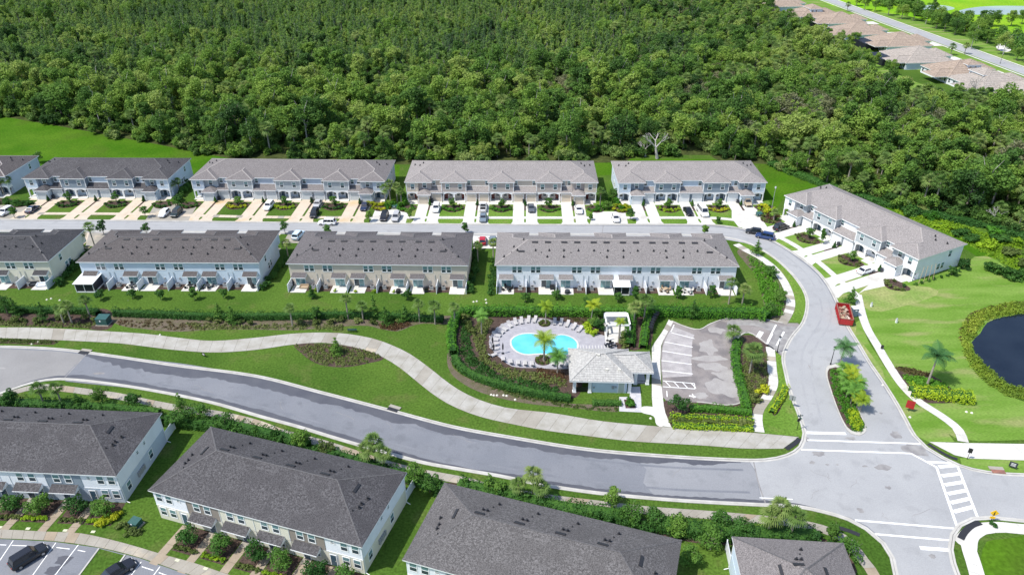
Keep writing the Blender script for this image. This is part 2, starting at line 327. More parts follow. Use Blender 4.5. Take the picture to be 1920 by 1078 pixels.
def ribbon(name, A, B, z, m, parent=None, h=0.0):
    _lay[0] += 1; z = z + (_lay[0] % 40) * 0.00012
    b = MB(); n = len(A)
    for i in range(n - 1):
        b.poly([(*A[i], z), (*A[i + 1], z), (*B[i + 1], z), (*B[i], z)])
        if h:
            b.poly([(*A[i], z), (*A[i + 1], z), (*A[i + 1], z - h), (*A[i], z - h)])
            b.poly([(*B[i], z), (*B[i + 1], z), (*B[i + 1], z - h), (*B[i], z - h)])
    o = b.build(name, m, parent)
    if parent is None: o['kind'] = 'structure'
    return o
def resample(pts, n):
    P = np.array(pts); d = np.r_[0, np.cumsum(np.linalg.norm(np.diff(P, axis=0), axis=1))]
    t = np.linspace(0, d[-1], n); return [(float(np.interp(s, d, P[:, 0])), float(np.interp(s, d, P[:, 1]))) for s in t]
def plen(pts):
    P = np.array(pts); return float(np.linalg.norm(np.diff(P, axis=0), axis=1).sum())
def slabs(name, A, B, z, mats, size=1.8, kind_name='slab', gap=0.02, h=0.06):
    """a concrete walk laid as separate slabs between two edges"""
    n = max(2, int((plen(A) + plen(B)) / 2 / size) + 1)
    A, B = resample(A, n), resample(B, n)
    root = empty(name, (0, 0, 0), kind='structure')
    base = ribbon('joint_filler', A, B, z - 0.012, M['mulch_light'], root)
    rr = random.Random(len(name) * 7 + n)
    for i in range(n - 1):
        q = [np.array(A[i]), np.array(A[i + 1]), np.array(B[i + 1]), np.array(B[i])]
        c = sum(q) / 4; L = max(np.linalg.norm(q[1] - q[0]), 0.3); k = 1 - gap / L * 2
        q = [c + (p - c) * k for p in q]
        dz = rr.uniform(0, 0.008)
        m = mats[0] if rr.random() < 0.86 else mats[-1]
        b = MB(); top = [(float(p[0]), float(p[1]), z + dz) for p in q]; b.poly(top)
        for j in range(4):
            a, c2 = top[j], top[(j + 1) % 4]; b.poly([a, c2, (c2[0], c2[1], z - h), (a[0], a[1], z - h)])
        b.build(kind_name, m, root)
    return root
def inside(p, poly):
    x, y = p; c = False; n = len(poly); j = n - 1
    for i in range(n):
        xi, yi = poly[i]; xj, yj = poly[j]
        if (yi > y) != (yj > y) and x < (xj - xi) * (y - yi) / (yj - yi) + xi: c = not c
        j = i
    return c
def scatter(poly, n, mind, r=rnd):
    xs = [p[0] for p in poly]; ys = [p[1] for p in poly]; out = []; tries = 0
    while len(out) < n and tries < n * 60:
        tries += 1; p = (r.uniform(min(xs), max(xs)), r.uniform(min(ys), max(ys)))
        if inside(p, poly) and all((p[0] - q[0])**2 + (p[1] - q[1])**2 > mind * mind for q in out): out.append(p)
    return out
# ------------------------------------------------------------------ ground, roads, walks
ground = sheet('ground', [(-2500, -400), (2500, -400), (2500, 3500), (-2500, 3500)], 0, M['grass'])
sheet('meadow_strip', curve([(-120, 190), (0, 216), (100, 233), (200, 251), (300, 270), (380, 285), (440, 297), (440, 330), (150, 330), (0, 330), (-120, 330)], True, 4), 0.004, M['grass_bright'])
sheet('meadow_strip', G([(735, 300), (1000, 296), (1445, 300), (1530, 338), (1640, 375), (1720, 388), (1820, 430), (1880, 470), (1860, 500), (1815, 470), (1700, 420), (1560, 360), (1470, 370), (1450, 400), (1438, 390), (1420, 310), (1120, 330), (1120, 380), (1110, 305), (750, 305), (745, 380), (735, 380)]), 0.004, M['grass_bright'])
forest_px = [(-700, 120), (-300, 170), (0, 218), (100, 235), (200, 253), (300, 272), (380, 288), (440, 299), (600, 306), (760, 309), (1000, 307), (1170, 305), (1195, 291), (1330, 291), (1352, 305), (1440, 308), (1500, 330), (1560, 352), (1640, 378), (1700, 392), (1780, 410), (1860, 425), (1960, 455), (2100, 520), (2500, 500), (2300, 300), (1960, 222), (1860, 215), (1760, 212), (1700, 197), (1650, 165), (1615, 130), (1560, 95), (1500, 62), (1455, 35), (1410, -20), (1350, -70), (900, -110), (0, -110), (-900, -60)]
FOREST = G(forest_px)
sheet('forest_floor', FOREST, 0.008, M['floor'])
sheet('brush_strip', curve([(1640, 372), (1740, 398), (1830, 425), (1920, 450), (2000, 500), (1960, 530), (1900, 510), (1860, 480), (1800, 440), (1700, 402)], True, 2), 0.012, M['brush'])
sheet('mown_lawn', curve([(1600, 540), (1650, 532), (1720, 520), (1800, 500), (1850, 480), (1920, 520), (2100, 560), (2100, 822), (1920, 824), (1790, 820), (1735, 775), (1700, 735), (1655, 680), (1625, 625), (1612, 580)], True, 3), 0.006, M['grass_mown'])
sheet('dry_lawn_patch', curve([(1612, 548), (1660, 536), (1720, 536), (1760, 545), (1740, 560), (1690, 575), (1630, 582)], True, 2), 0.010, M['grass_dry'])
sheet('dry_lawn_patch', curve([(1600, 600), (1604, 625), (1630, 660), (1655, 695), (1660, 712), (1625, 672), (1598, 625)], True, 2), 0.010, M['grass_dry'])
sheet('bright_lawn', curve([(1850, 1015), (1880, 1010), (1960, 1012), (1990, 1100), (1850, 1100), (1840, 1060), (1842, 1030)], True, 1), 0.010, M['grass_bright'])
# road outline
north_main = [(-120, 652), (0, 650), (112, 655), (215, 668), (330, 685), (480, 705), (600, 735), (735, 770), (850, 800), (960, 820), (1100, 842), (1250, 855), (1380, 862), (1435, 862), (1475, 854), (1500, 838), (1508, 812), (1504, 795), (1495, 770), (1482, 738), (1473, 700), (1468, 672), (1472, 655), (1484, 632), (1505, 605), (1513, 575), (1510, 552), (1494, 525), (1475, 504), (1452, 484), (1425, 467), (1395, 453), (1340, 443), (1200, 440), (960, 440), (480, 436), (0, 433), (-120, 432)]
north_top = [(-120, 411), (0, 412), (250, 414), (480, 417), (960, 421.5), (1330, 422), (1385, 428), (1425, 439), (1455, 455), (1485, 473), (1515, 494), (1538, 515), (1556, 540), (1572, 572), (1590, 612), (1610, 645), (1632, 682), (1655, 715), (1681, 756), (1700, 790), (1715, 817), (1738, 840), (1768, 858), (1800, 873), (1850, 885), (1920, 890), (2040, 893), (2500, 905)]
south_ne = [(2500, 1000), (2040, 982), (1920, 977), (1860, 971), (1825, 973), (1800, 985), (1787, 1003), (1783, 1030), (1788, 1055), (1797, 1080), (1808, 1110), (1842, 1230)]
south_main = [(1704, 1230), (1684, 1110), (1679, 1078), (1672, 1045), (1655, 1018), (1623, 991), (1591, 974), (1545, 960), (1494, 950), (1429, 947), (1330, 942), (1265, 938), (1182, 931), (1099, 922), (1021, 910), (933, 892), (880, 883), (795, 868), (735, 852), (674, 835), (613, 817), (558, 800), (491, 782), (400, 756), (300, 735), (200, 719), (110, 711), (60, 718), (20, 731), (-60, 760)]
NM, NT, SN, SM = curve(north_main), curve(north_top), curve(south_ne), curve(south_main)
sheet('road', NM + NT + SN + SM, 0.030, M['asphalt'])
def kerb(pts, side, name='kerb'):
    """pale gutter laid at the road edge and the raised kerb behind it; side +1 when the road lies to the left of travel"""
    r = ribbon(name, offset(pts, -0.02 * side), offset(pts, -0.30 * side), 0.10, M['kerb'], None, 0.1)
    gt = ribbon('gutter', offset(pts, 0.0), offset(pts, 0.42 * side), 0.046, M['kerb'], r)
    ribbon('gutter_joint', offset(pts, 0.0), offset(pts, 0.07 * side), 0.052, M['stain'], r)
    return r
kerb(NM, -1); kerb(NT, -1); kerb(SN, -1); kerb(SM, -1)
# paler road sheets: older at left, the rest with brighter light painted in
sheet('brightness_step_road_surface', G([(1185, 852), (1250, 857.5), (1380, 864.5), (1404, 865), (1417, 885), (1420, 905), (1428, 943), (1330, 939.5), (1262, 935.5), (1228, 930), (1206, 905), (1212, 880)]), 0.034, M['asphalt_mid'])
def jag(pts, amp, seed, lo=0.0):
    r = random.Random(seed); out = []
    P = np.array(pts)
    for i in range(len(pts)):
        a = P[max(i - 1, 0)]; b = P[min(i + 1, len(P) - 1)]; t = (b - a) / max(np.linalg.norm(b - a), 1e-6)
        k = lo + amp * (0.5 + 0.5 * math.sin(i * 0.33 + seed) * math.sin(i * 0.11 + seed * 2)) + r.uniform(-0.2, 0.2)
        q = P[i] + np.array([t[1], -t[0]]) * k; out.append((float(q[0]), float(q[1])))
    return out
old = sheet('older_and_brightened_road_surface', G([(-120, 656), (0, 654), (112, 659), (162, 666), (140, 685), (118, 708), (60, 716), (20, 729), (-60, 757)]), 0.034, M['asphalt_old'])
sheet('older_and_brightened_road_surface', G([(1405, 865), (1476, 858), (1506, 838), (1512, 812), (1508, 795), (1499, 770), (1486, 738), (1477, 700), (1472, 672), (1476, 655), (1488, 632), (1509, 605), (1517, 575), (1514, 552), (1498, 525), (1479, 504), (1456, 484), (1429, 467), (1397, 456), (1340, 446), (1200, 443), (960, 443), (480, 438.5), (0, 435.5), (-120, 434.5), (-120, 413.5), (0, 414), (250, 416), (480, 419), (960, 423.5), (1330, 424.5), (1382, 430), (1421, 441), (1451, 457), (1481, 475), (1511, 496), (1534, 517), (1552, 541), (1568, 574), (1586, 614), (1606, 647), (1628, 684), (1651, 717), (1677, 758), (1696, 792), (1711, 819), (1736, 843), (1766, 862), (1800, 877), (1850, 889), (1920, 894), (2040, 897), (2500, 909), (2500, 997), (2040, 979), (1920, 974), (1860, 968), (1822, 970), (1797, 982), (1783, 1002), (1779, 1030), (1784, 1057), (1793, 1082), (1803, 1108), (1837, 1230), (1710, 1230), (1690, 1108), (1684, 1078), (1676, 1043), (1658, 1014), (1626, 986), (1593, 970), (1547, 956), (1494, 946), (1429, 943), (1421, 905), (1418, 885)]), 0.034, M['asphalt_pale'])
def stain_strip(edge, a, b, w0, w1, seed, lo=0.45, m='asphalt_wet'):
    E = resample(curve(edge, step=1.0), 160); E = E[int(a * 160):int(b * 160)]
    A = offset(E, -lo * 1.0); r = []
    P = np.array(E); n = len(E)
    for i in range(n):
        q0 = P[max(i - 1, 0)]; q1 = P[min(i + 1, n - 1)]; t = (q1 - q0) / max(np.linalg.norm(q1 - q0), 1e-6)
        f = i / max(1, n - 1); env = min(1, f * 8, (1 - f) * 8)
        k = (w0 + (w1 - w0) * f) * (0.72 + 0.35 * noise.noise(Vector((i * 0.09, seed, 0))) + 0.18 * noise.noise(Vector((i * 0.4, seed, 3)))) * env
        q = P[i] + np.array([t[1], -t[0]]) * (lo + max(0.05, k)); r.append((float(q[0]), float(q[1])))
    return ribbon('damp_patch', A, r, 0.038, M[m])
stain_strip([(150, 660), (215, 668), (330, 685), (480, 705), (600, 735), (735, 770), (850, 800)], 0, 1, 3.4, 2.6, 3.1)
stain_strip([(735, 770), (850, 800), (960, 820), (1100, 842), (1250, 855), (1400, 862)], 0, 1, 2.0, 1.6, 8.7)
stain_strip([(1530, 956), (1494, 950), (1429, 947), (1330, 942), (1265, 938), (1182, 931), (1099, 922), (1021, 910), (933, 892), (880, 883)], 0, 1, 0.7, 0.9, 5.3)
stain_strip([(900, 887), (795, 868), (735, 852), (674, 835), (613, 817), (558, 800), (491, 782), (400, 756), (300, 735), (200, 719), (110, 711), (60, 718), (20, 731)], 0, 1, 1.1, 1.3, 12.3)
def blot(px, py, rx, ry, m='stain', z=0.040, n=14, parent=None):
    c = g(px, py); r = random.Random(int(px * 7 + py)); P = []
    for i in range(n):
        a = 2 * PI * i / n; k = r.uniform(0.6, 1.15); P.append((c[0] + rx * math.cos(a) * k, c[1] + ry * math.sin(a) * k))
    o = sheet('road_stain', catmull(P, True, 0.3), z, M[m]); return o
for a in [(1655, 876, 1.6, 0.7), (1522, 867, .5, .4), (1551, 871, .4, .2), (1570, 871, .3, .2), (1622, 874, .5, .25), (1665, 914, .5, .4), (1613, 957, .5, .5), (1535, 851, 1.2, .7), (1717, 843, 2.0, 1.6), (1748, 1043, .5, .5), (1596, 822, .9, .5), (1511, 822, .6, .9), (1520, 690, .3, 1), (1680, 816, .9, 1.1), (1652, 775, .3, .3), (185, 700, 1.2, .35), (0, 690, 1.5, .4), (240, 563.5, .1, .1)]:
    blot(*a)
# wheel paths worn into the lanes and thin cracks
MC = curve([(150, 690), (330, 710), (480, 742), (640, 785), (800, 828), (960, 860), (1100, 882), (1250, 897), (1400, 903)], step=2)
for o_ in (4.2, 2.5, -2.2, -3.9): ribbon('wheel_path', offset(MC, o_ + .22), offset(MC, o_ - .22), 0.036, M['worn'])
EC = curve([(1530, 790), (1515, 720), (1515, 660), (1548, 600), (1545, 560), (1520, 515), (1480, 480), (1430, 452), (1370, 440), (1200, 432), (900, 430), (480, 426), (0, 422)], step=2)
for o_ in (.9, -.9): ribbon('wheel_path', offset(EC, o_ + .2), offset(EC, o_ - .2), 0.039, M['worn_pale'])
for s_ in range(14):
    r_ = random.Random(s_ + 3); x_, y_ = (r_.uniform(1440, 1780), r_.uniform(870, 990)) if s_ < 7 else (r_.uniform(250, 1300), 0)
    if not y_: y_ = 700 + (x_ - 250) * .19
    P_ = [(x_ + k * 9 * (1 if s_ % 2 else .3) + r_.uniform(-4, 4), y_ + k * 4 * (1 if s_ % 3 else -1) + r_.uniform(-2, 2)) for k in range(5)]
    c = curve(P_, step=.5)
    if all(inside(q_, NM + NT + SN + SM) for q_ in c): ribbon('road_crack', offset(c, .03), offset(c, -.03), 0.045, M['stain'])
# dark line of the seams
for px in [[(162, 664), (140, 688), (118, 712)], [(1413, 866), (1422, 905), (1436, 946)], [(1131, 424), (1129, 438)]]:
    c = curve(px, step=0.8); ribbon('road_seam', offset(c, 0.10), offset(c, -0.10), 0.042, M['stain'])
i0 = min(range(len(NT)), key=lambda i: math.dist(NT[i], g(1590, 612))); i1 = min(range(len(NT)), key=lambda i: math.dist(NT[i], g(1738, 840)))
sheet('verge_lawn', offset(NT[i0:i1], .3) + G([(1745, 830), (1790, 828), (1760, 790), (1720, 760), (1660, 690), (1628, 640), (1612, 600)]), 0.0055, M['grass_mown'])
sheet('verge_lawn', G([(1800, 858), (1930, 862), (2040, 864), (2040, 890), (1920, 887), (1850, 882), (1803, 871)]), 0.0055, M['grass_mown'])
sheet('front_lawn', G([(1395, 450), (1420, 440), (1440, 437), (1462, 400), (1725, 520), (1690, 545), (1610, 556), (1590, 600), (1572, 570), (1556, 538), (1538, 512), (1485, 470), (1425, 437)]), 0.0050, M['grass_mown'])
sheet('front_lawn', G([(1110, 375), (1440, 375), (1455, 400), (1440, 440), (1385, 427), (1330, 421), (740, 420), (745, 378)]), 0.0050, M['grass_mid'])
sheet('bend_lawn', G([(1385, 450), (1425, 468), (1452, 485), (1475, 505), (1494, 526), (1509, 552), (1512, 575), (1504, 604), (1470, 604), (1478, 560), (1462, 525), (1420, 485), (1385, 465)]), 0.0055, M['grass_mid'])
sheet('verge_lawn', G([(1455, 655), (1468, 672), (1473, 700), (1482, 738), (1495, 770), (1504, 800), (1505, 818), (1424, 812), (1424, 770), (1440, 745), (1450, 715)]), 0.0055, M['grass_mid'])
# --- wide walk
WN = curve([(-120, 612), (0, 614), (63, 614), (150, 618), (200, 621), (275, 626), (350, 635), (400, 639), (480, 633), (555, 625), (630, 624), (693, 633), (730, 645), (768, 663), (806, 690), (831, 710), (856, 728), (886, 744), (921, 757), (960, 766), (1035, 774), (1126, 789), (1209, 797), (1259, 801), (1330, 805), (1413, 811), (1498, 819)], step=1)
WS = curve([(-120, 632), (0, 634), (110, 638), (175, 641), (225, 644), (275, 650), (325, 656), (400, 661), (480, 656), (550, 646), (610, 643), (680, 655), (718, 670), (750, 690), (781, 715), (806, 735), (836, 755), (868, 770), (906, 783), (960, 795), (1016, 806), (1099, 817), (1182, 827), (1265, 832), (1330, 836), (1397, 841), (1468, 841)], step=1)
slabs('wide_walk', WN, WS, 0.035, [M['concrete_w'], M['concrete']], 2.4)
def walk(name, px, width, z=0.035, mats=None, size=1.5, step=0.8, world=False):
    c = px if world else curve(px, step=step)
    return slabs(name, offset(c, width / 2), offset(c, -width / 2), z, mats or [M['concrete'], M['concrete_t']], size)
walk('sidewalk', [(-60, 762), (0, 745), (40, 731), (75, 725), (130, 730), (175, 736), (213, 741), (275, 754), (350, 768), (413, 777), (480, 793), (528, 811), (601, 830), (655, 847), (735, 873), (795, 887), (880, 903), (905, 911), (983, 927), (1043, 936), (1126, 946), (1209, 956), (1330, 965), (1400, 971), (1470, 978), (1530, 988), (1570, 1002), (1597, 1020), (1612, 1042), (1632, 1066), (1650, 1100)], 1.6)
walk('sidewalk', [(1608, 552), (1613, 575), (1618, 595), (1628, 620), (1645, 648), (1665, 682), (1692, 722), (1722, 752), (1758, 775), (1795, 803), (1806, 828)], 1.7, mats=[M['concrete_b']], size=1.6)
slabs('wide_walk', G([(1742, 828), (1800, 830), (1860, 831), (1920, 832), (2040, 833), (2300, 837)]), G([(1790, 853), (1802, 859), (1860, 861), (1920, 863), (2040, 865), (2300, 870)]), 0.035, [M['concrete_b'], M['concrete_b']], 2.4)
walk('sidewalk', [(1380, 458), (1400, 470), (1425, 483), (1450, 502), (1468, 525), (1480, 552), (1482, 575), (1472, 598), (1466, 606)], 1.9, mats=[M['concrete_b'], M['concrete']])
walk('sidewalk', [(1444, 651), (1446, 670), (1448, 695), (1450, 720), (1438, 745), (1422, 770), (1420, 790), (1424, 810)], 1.7, mats=[M['concrete_b'], M['concrete']])
slabs('walk_beside_lot', G([(1254, 599), (1243, 620), (1222, 650), (1222, 700), (1222, 745), (1224, 770), (1236, 798)]), G([(1262, 604), (1253, 622), (1240, 645), (1238, 680), (1240, 720), (1246, 770), (1259, 801)]), 0.034, [M['concrete_b'], M['concrete']], 1.8)
sheet('walk_corner', curve([(1203, 763), (1225, 763), (1240, 770), (1242, 800), (1231, 796), (1225, 780), (1203, 773)], True, .5), 0.028, M['concrete_b'])
walk('sidewalk', [(1840, 1110), (1832, 1078), (1824, 1050), (1815, 1020), (1822, 1000), (1845, 990), (1880, 988), (1920, 992), (2000, 996)], 2.0, mats=[M['concrete_b']])
sheet('ramp_landing', curve([(1790, 1012), (1796, 1000), (1815, 985), (1845, 980), (1860, 985), (1850, 1000), (1835, 1012), (1828, 1040), (1815, 1030)], True, .5), 0.031, M['concrete_b'])
# tactile strips
for px, wd in [([(1572, 989), (1592, 995), (1612, 1003)], .7), ([(1740, 832), (1760, 845), (1782, 857), (1795, 861)], .6), ([(1801, 1010), (1808, 998), (1822, 985), (1838, 979)], .9), ([(1499, 822), (1492, 830), (1474, 842)], .8), ([(1436, 645), (1444, 650), (1452, 655)], .4)]:
    c = curve(px, step=.5); ribbon('tactile_strip', offset(c, wd / 2), offset(c, -wd / 2), 0.050, M['vent'])
# --- painted markings
def line(a, b, wd=0.3, z=0.044, m='paint', px=True):
    a, b = (g(*a), g(*b)) if px else (a, b)
    d = np.array(b) - np.array(a); d = d / np.linalg.norm(d); n = np.array([-d[1], d[0]]) * wd / 2
    return sheet('road_marking', [tuple(np.array(a) + n), tuple(np.array(b) + n), tuple(np.array(b) - n), tuple(np.array(a) - n)], z, M[m])
line((1511, 811), (1586, 813), .6); line((1514, 825), (1728, 832), .3); line((1502, 843), (1708, 850), .3)
line((1708, 850), (1756, 876), .3); line((1756, 876), (1796, 992), .35); line((1793, 868), (1833, 970), .35)
for t in np.linspace(0.03, 0.80, 6):
    a = np.array((1756, 876)) * (1 - t) + np.array((1793, 985)) * t; b = np.array((1795, 871)) * (1 - t) + np.array((1832, 972)) * t
    line(tuple(a + [3, -4]), tuple(b + [0, -2]), .62)
line((1737, 866), (1793, 868), .4)
line((1603, 975), (1795, 991), .3); line((1640, 1001), (1785, 1013), .3); line((1725, 1027), (1782, 1031), .6); line((1424, 933), (1486, 936), .15)
# --- parking lot by the pool
LOT = curve([(1262, 604), (1286, 613), (1311, 618), (1331, 608), (1361, 598), (1401, 596), (1440, 600), (1472, 606), (1496, 606), (1503, 612), (1490, 640), (1466, 668), (1456, 660), (1448, 651), (1430, 641), (1400, 622), (1388, 628), (1377, 645), (1373, 665), (1376, 690), (1383, 720), (1386, 756), (1350, 756), (1306, 754), (1248, 750), (1242, 715), (1239, 680), (1242, 645), (1253, 620)], True, 1)
sheet('parking_lot', LOT, 0.024, M['asphalt_lot'])
def kerbline(px, step=.8, wd=.22, world=False):
    c = px if world else curve(px, step=step); return ribbon('kerb', offset(c, wd / 2), offset(c, -wd / 2), 0.12, M['kerb'], None, .12)
kerbline([(1259, 602), (1286, 613), (1311, 618), (1331, 608), (1361, 598), (1401, 596), (1440, 600), (1468, 606)])
kerbline([(1438, 646), (1420, 632), (1404, 624), (1390, 628), (1378, 645), (1374, 665), (1377, 690), (1384, 720), (1387, 756), (1306, 754)])
for a in [(1366, 704, 3.0, 1.9), (1335, 688, 3, 1.4), (1327, 650, 1.9, 3.2), (1313, 742, 1.6, 1), (1355, 726, 3.6, 3.2), (1345, 620, 1.7, 1.5), (1330, 672, 3.5, 1)]:
    blot(*a, m='asphalt_dry', z=0.030)
sheet('parking_bay_surface', G([(1262, 612), (1302, 628), (1298, 640), (1296, 680), (1298, 705), (1243, 708), (1241, 680), (1243, 650), (1250, 630)]), 0.029, M['asphalt_pale'] if False else mat('bay_asphalt', (0.40, 0.375, 0.37), 0.85, (0.30, 0.28, 0.28), scale=0.6, fine=0.1, fscale=4))
for a, b in [((1258, 622), (1264, 609)), ((1259, 624), (1302, 635)), ((1246, 641), (1299, 651)), ((1242, 658), (1298, 667)), ((1240, 676), (1297, 683)), ((1241, 695), (1299, 701)), ((1243, 714), (1302, 719)), ((1243, 725), (1303, 729)), ((1250, 733), (1251, 744))]:
    line(a, b, .16, .036)
line((1302, 719), (1303, 729), .16, .036)
for k in range(4): line((1247 + k * 16, 714.5 + k), (1257 + k * 16, 725 + k), .14, .037)
line((1448, 626), (1438, 645), .35, .036); line((1455, 609), (1439, 640), .3, .036); line((1470, 622), (1456, 648), .35, .036); line((1428, 622), (1421, 633), .9, .036)
line((1292, 742), (1304, 744), .3, .036); line((1298, 738), (1301, 746), .16, .036)
sheet('damp_patch', G([(1440, 645), (1456, 611), (1500, 613), (1490, 638), (1466, 664), (1452, 656)]), 0.031, M['stain'])
sheet('damp_patch', curve([(1365, 602), (1400, 600), (1440, 604), (1458, 610), (1450, 622), (1420, 612), (1390, 610), (1372, 616)], True, .6), 0.030, M['stain'])
# --- entrance island
isl = curve([(1552, 686), (1548, 700), (1556, 730), (1570, 770), (1584, 800), (1596, 814), (1612, 817), (1624, 808), (1622, 795), (1610, 770), (1600, 740), (1595, 710), (1582, 692), (1565, 683)], True, .8)
sheet('island_kerb', isl, 0.10, M['kerb']); sheet('island_bed', [(float(p[0]), float(p[1])) for p in (np.array(isl) - np.mean(isl, axis=0)) * 0.90 + np.mean(isl, axis=0)], 0.12, M['mulch'])
ribbon('island_edge', isl + isl[:1], isl + isl[:1], 0.10, M['kerb'], None, .1)
# --- pond
pond = curve([(2060, 570), (1980, 580), (1920, 588), (1881, 594), (1851, 605), (1838, 625), (1821, 643), (1828, 662), (1846, 683), (1866, 703), (1891, 720), (1920, 729), (2000, 745), (2060, 740)], True, 2)
sheet('pond_water', pond, 0.012, M['pond'])
REEDS = [G([(1806, 608), (1800, 632), (1808, 660), (1822, 690), (1852, 720), (1888, 742), (1960, 760), (1960, 742), (1891, 723), (1864, 704), (1843, 684), (1824, 662), (1818, 642), (1832, 622), (1846, 602), (1880, 592), (1960, 584), (1960, 566), (1890, 570), (1850, 580), (1822, 590)])]
sheet('marshy_bank', catmull(REEDS[0], True, 2), 0.008, M['brush'])
# --- bottom-left walks and parking
slabs('sidewalk', curve([(-60, 992), (0, 992), (86, 996), (150, 999), (199, 1009), (249, 1022), (299, 1037), (365, 1055), (415, 1072), (470, 1090)], step=.8), curve([(-60, 1009), (0, 1009), (100, 1014), (186, 1026), (259, 1044), (332, 1069), (400, 1092), (440, 1110)], step=.8), 0.035, [M['concrete'], M['concrete_t']], 1.6)
sheet('parking_lot', G([(-80, 1010), (0, 1010), (100, 1015), (188, 1027), (259, 1045), (332, 1070), (400, 1093), (440, 1112), (440, 1160), (-80, 1160)]), 0.026, M['asphalt'])
sheet('lawn_island', G([(186, 1028), (235, 1041), (200, 1090), (140, 1090)]), 0.034, M['grass'])
kerbline([(186, 1028), (140, 1090)]); kerbline([(235, 1040), (200, 1090)])
for a, b in [((25, 1013), (-8, 1062)), ((105, 1017), (60, 1080)), ((147, 1021), (98, 1085)), ((265, 1053), (236, 1092)), ((300, 1062), (272, 1100)), ((0, 1021), (12, 1021.5)), ((22, 1022), (50, 1023)), ((106, 1026), (131, 1029)), ((146, 1031), (160, 1034)), ((266, 1062), (288, 1069)), ((298, 1073), (322, 1082))]:
    line(a, b, .12, .04)
blot(120, 1050, 1.1, 1.1, 'asphalt_wet', .036); blot(100, 1070, 1.2, .8, 'asphalt_wet', .036)
# --- planting beds
def bed(px, m='mulch', z=0.016): return sheet('mulch_bed', curve(px, True, 1.0), z, M[m])
bed([(-80, 575), (0, 578), (120, 580), (200, 580), (215, 600), (200, 618), (150, 614), (0, 610), (-80, 608)])
bed([(205, 590), (300, 594), (400, 598), (480, 595), (600, 590), (740, 595), (850, 592), (880, 600), (850, 608), (790, 607), (770, 612), (745, 621), (715, 617), (690, 611), (640, 612), (560, 619), (480, 618), (400, 618), (330, 622), (280, 618), (225, 610)], 'mulch_light')
bed([(550, 646), (560, 643), (610, 645), (640, 646), (690, 655), (720, 671), (690, 681), (650, 688), (610, 686), (585, 677), (565, 662)])
POOLBED = [(862, 590), (870, 585), (1000, 588), (1180, 590), (1178, 640), (1178, 655), (1100, 700), (1080, 745), (1030, 740), (950, 722), (895, 700), (862, 672), (855, 640)]
bed(POOLBED); bed([(845, 655), (850, 690), (900, 718), (980, 742), (1050, 755), (1160, 762), (1158, 772), (1080, 765), (980, 755), (900, 735), (850, 705), (838, 675)], 'mulch_light', .012)
bed([(1178, 590), (1215, 590), (1222, 640), (1200, 655), (1180, 655)])
bed([(1378, 640), (1395, 628), (1420, 632), (1443, 655), (1443, 700), (1445, 720), (1420, 765), (1412, 780), (1388, 758), (1384, 700)])
bed([(1250, 750), (1386, 757), (1415, 775), (1416, 808), (1262, 800), (1252, 785)])
bed([(1448, 765), (1455, 745), (1470, 725), (1474, 730), (1468, 755), (1452, 780)])
bed([(1385, 468), (1410, 482), (1440, 500), (1458, 525), (1472, 555), (1475, 590), (1462, 602), (1440, 595), (1430, 560), (1420, 520), (1395, 490)], 'mulch_light')
bed([(1678, 690), (1700, 689), (1742, 702), (1772, 718), (1790, 735), (1800, 750), (1760, 756), (1712, 750), (1692, 728)])
bed([(-60, 765), (20, 750), (150, 762), (250, 768), (330, 785), (420, 800), (500, 822), (560, 842), (640, 862), (720, 886), (800, 905), (850, 905), (1000, 940), (1160, 965), (1300, 985), (1420, 992), (1520, 1000), (1590, 1040), (1600, 1078), (1480, 1030), (1330, 1020), (1290, 1015), (1150, 985), (1000, 950), (880, 930), (840, 915), (700, 900), (520, 850), (400, 800), (310, 790), (150, 775), (-60, 780)], z=.010)
bed([(-60, 634), (0, 636), (60, 637), (112, 640), (100, 646), (0, 644), (-60, 643)])
bed([(1530, 540 - 62), (1536, 470), (1550, 466), (1575, 484), (1560, 495)], z=.02) if False else None
# ------------------------------------------------------------------ buildings
def window_meshes(wd, ht, up='glass_up', dn='glass_dn'):
    def fr():
        b = MB(); t = .11
        b.box(-wd/2 - t, -wd/2, -.05, .03, -t, ht + t); b.box(wd/2, wd/2 + t, -.05, .03, -t, ht + t)
        b.box(-wd/2, wd/2, -.05, .03, ht, ht + t); b.box(-wd/2, wd/2, -.05, .03, -t, 0); b.box(-wd/2, wd/2, -.04, .02, ht/2 - .035, ht/2 + .035)
        return b.mesh('window', [M['trim']])
    def pn():
        b = MB(); b.box(-wd/2, wd/2, -.015, .0, 0, ht/2 - .035, 0); b.box(-wd/2, wd/2, -.022, .0, ht/2 + .035, ht, 1)
        return b.mesh('pane', [M[dn], M[up]])
    return cached(('wf', wd, ht), fr), cached(('wp', wd, ht, up, dn), pn)
def window(parent, x, y, z, rz=0, wd=.95, ht=1.45, dark=False):
    f, p = window_meshes(wd, ht, 'glass_dn' if dark else 'glass_up')
    o = inst('window', f, parent, (x, y, z), rz); inst('pane', p, o); return o
def door_mesh(wd, ht, m):
    def fn():
        b = MB(); b.box(-wd/2, wd/2, -.05, .0, 0, ht, 0)
        for k in range(2): b.box(-wd/2 + .12, wd/2 - .12, -.065, -.05, .2 + k * ht * .48, .1 + (k + 1) * ht * .44, 0)
        b.box(-wd/2 - .1, -wd/2, -.06, .02, 0, ht + .1, 1); b.box(wd/2, wd/2 + .1, -.06, .02, 0, ht + .1, 1); b.box(-wd/2, wd/2, -.06, .02, ht, ht + .1, 1)
        return b.mesh('door', [M[m], M['trim']])
    return cached(('door', wd, ht, m), fn)
def door(parent, x, y, z=0.05, rz=0, m='door_blue', wd=.95, ht=2.1):
    o = inst('door', door_mesh(wd, ht, m), parent, (x, y, z), rz)
    inst('handle', cached('handle', lambda: MB().box(.3, .36, -.11, -.05, .98, 1.08).mesh('handle', [M['cap_stone']])), o)
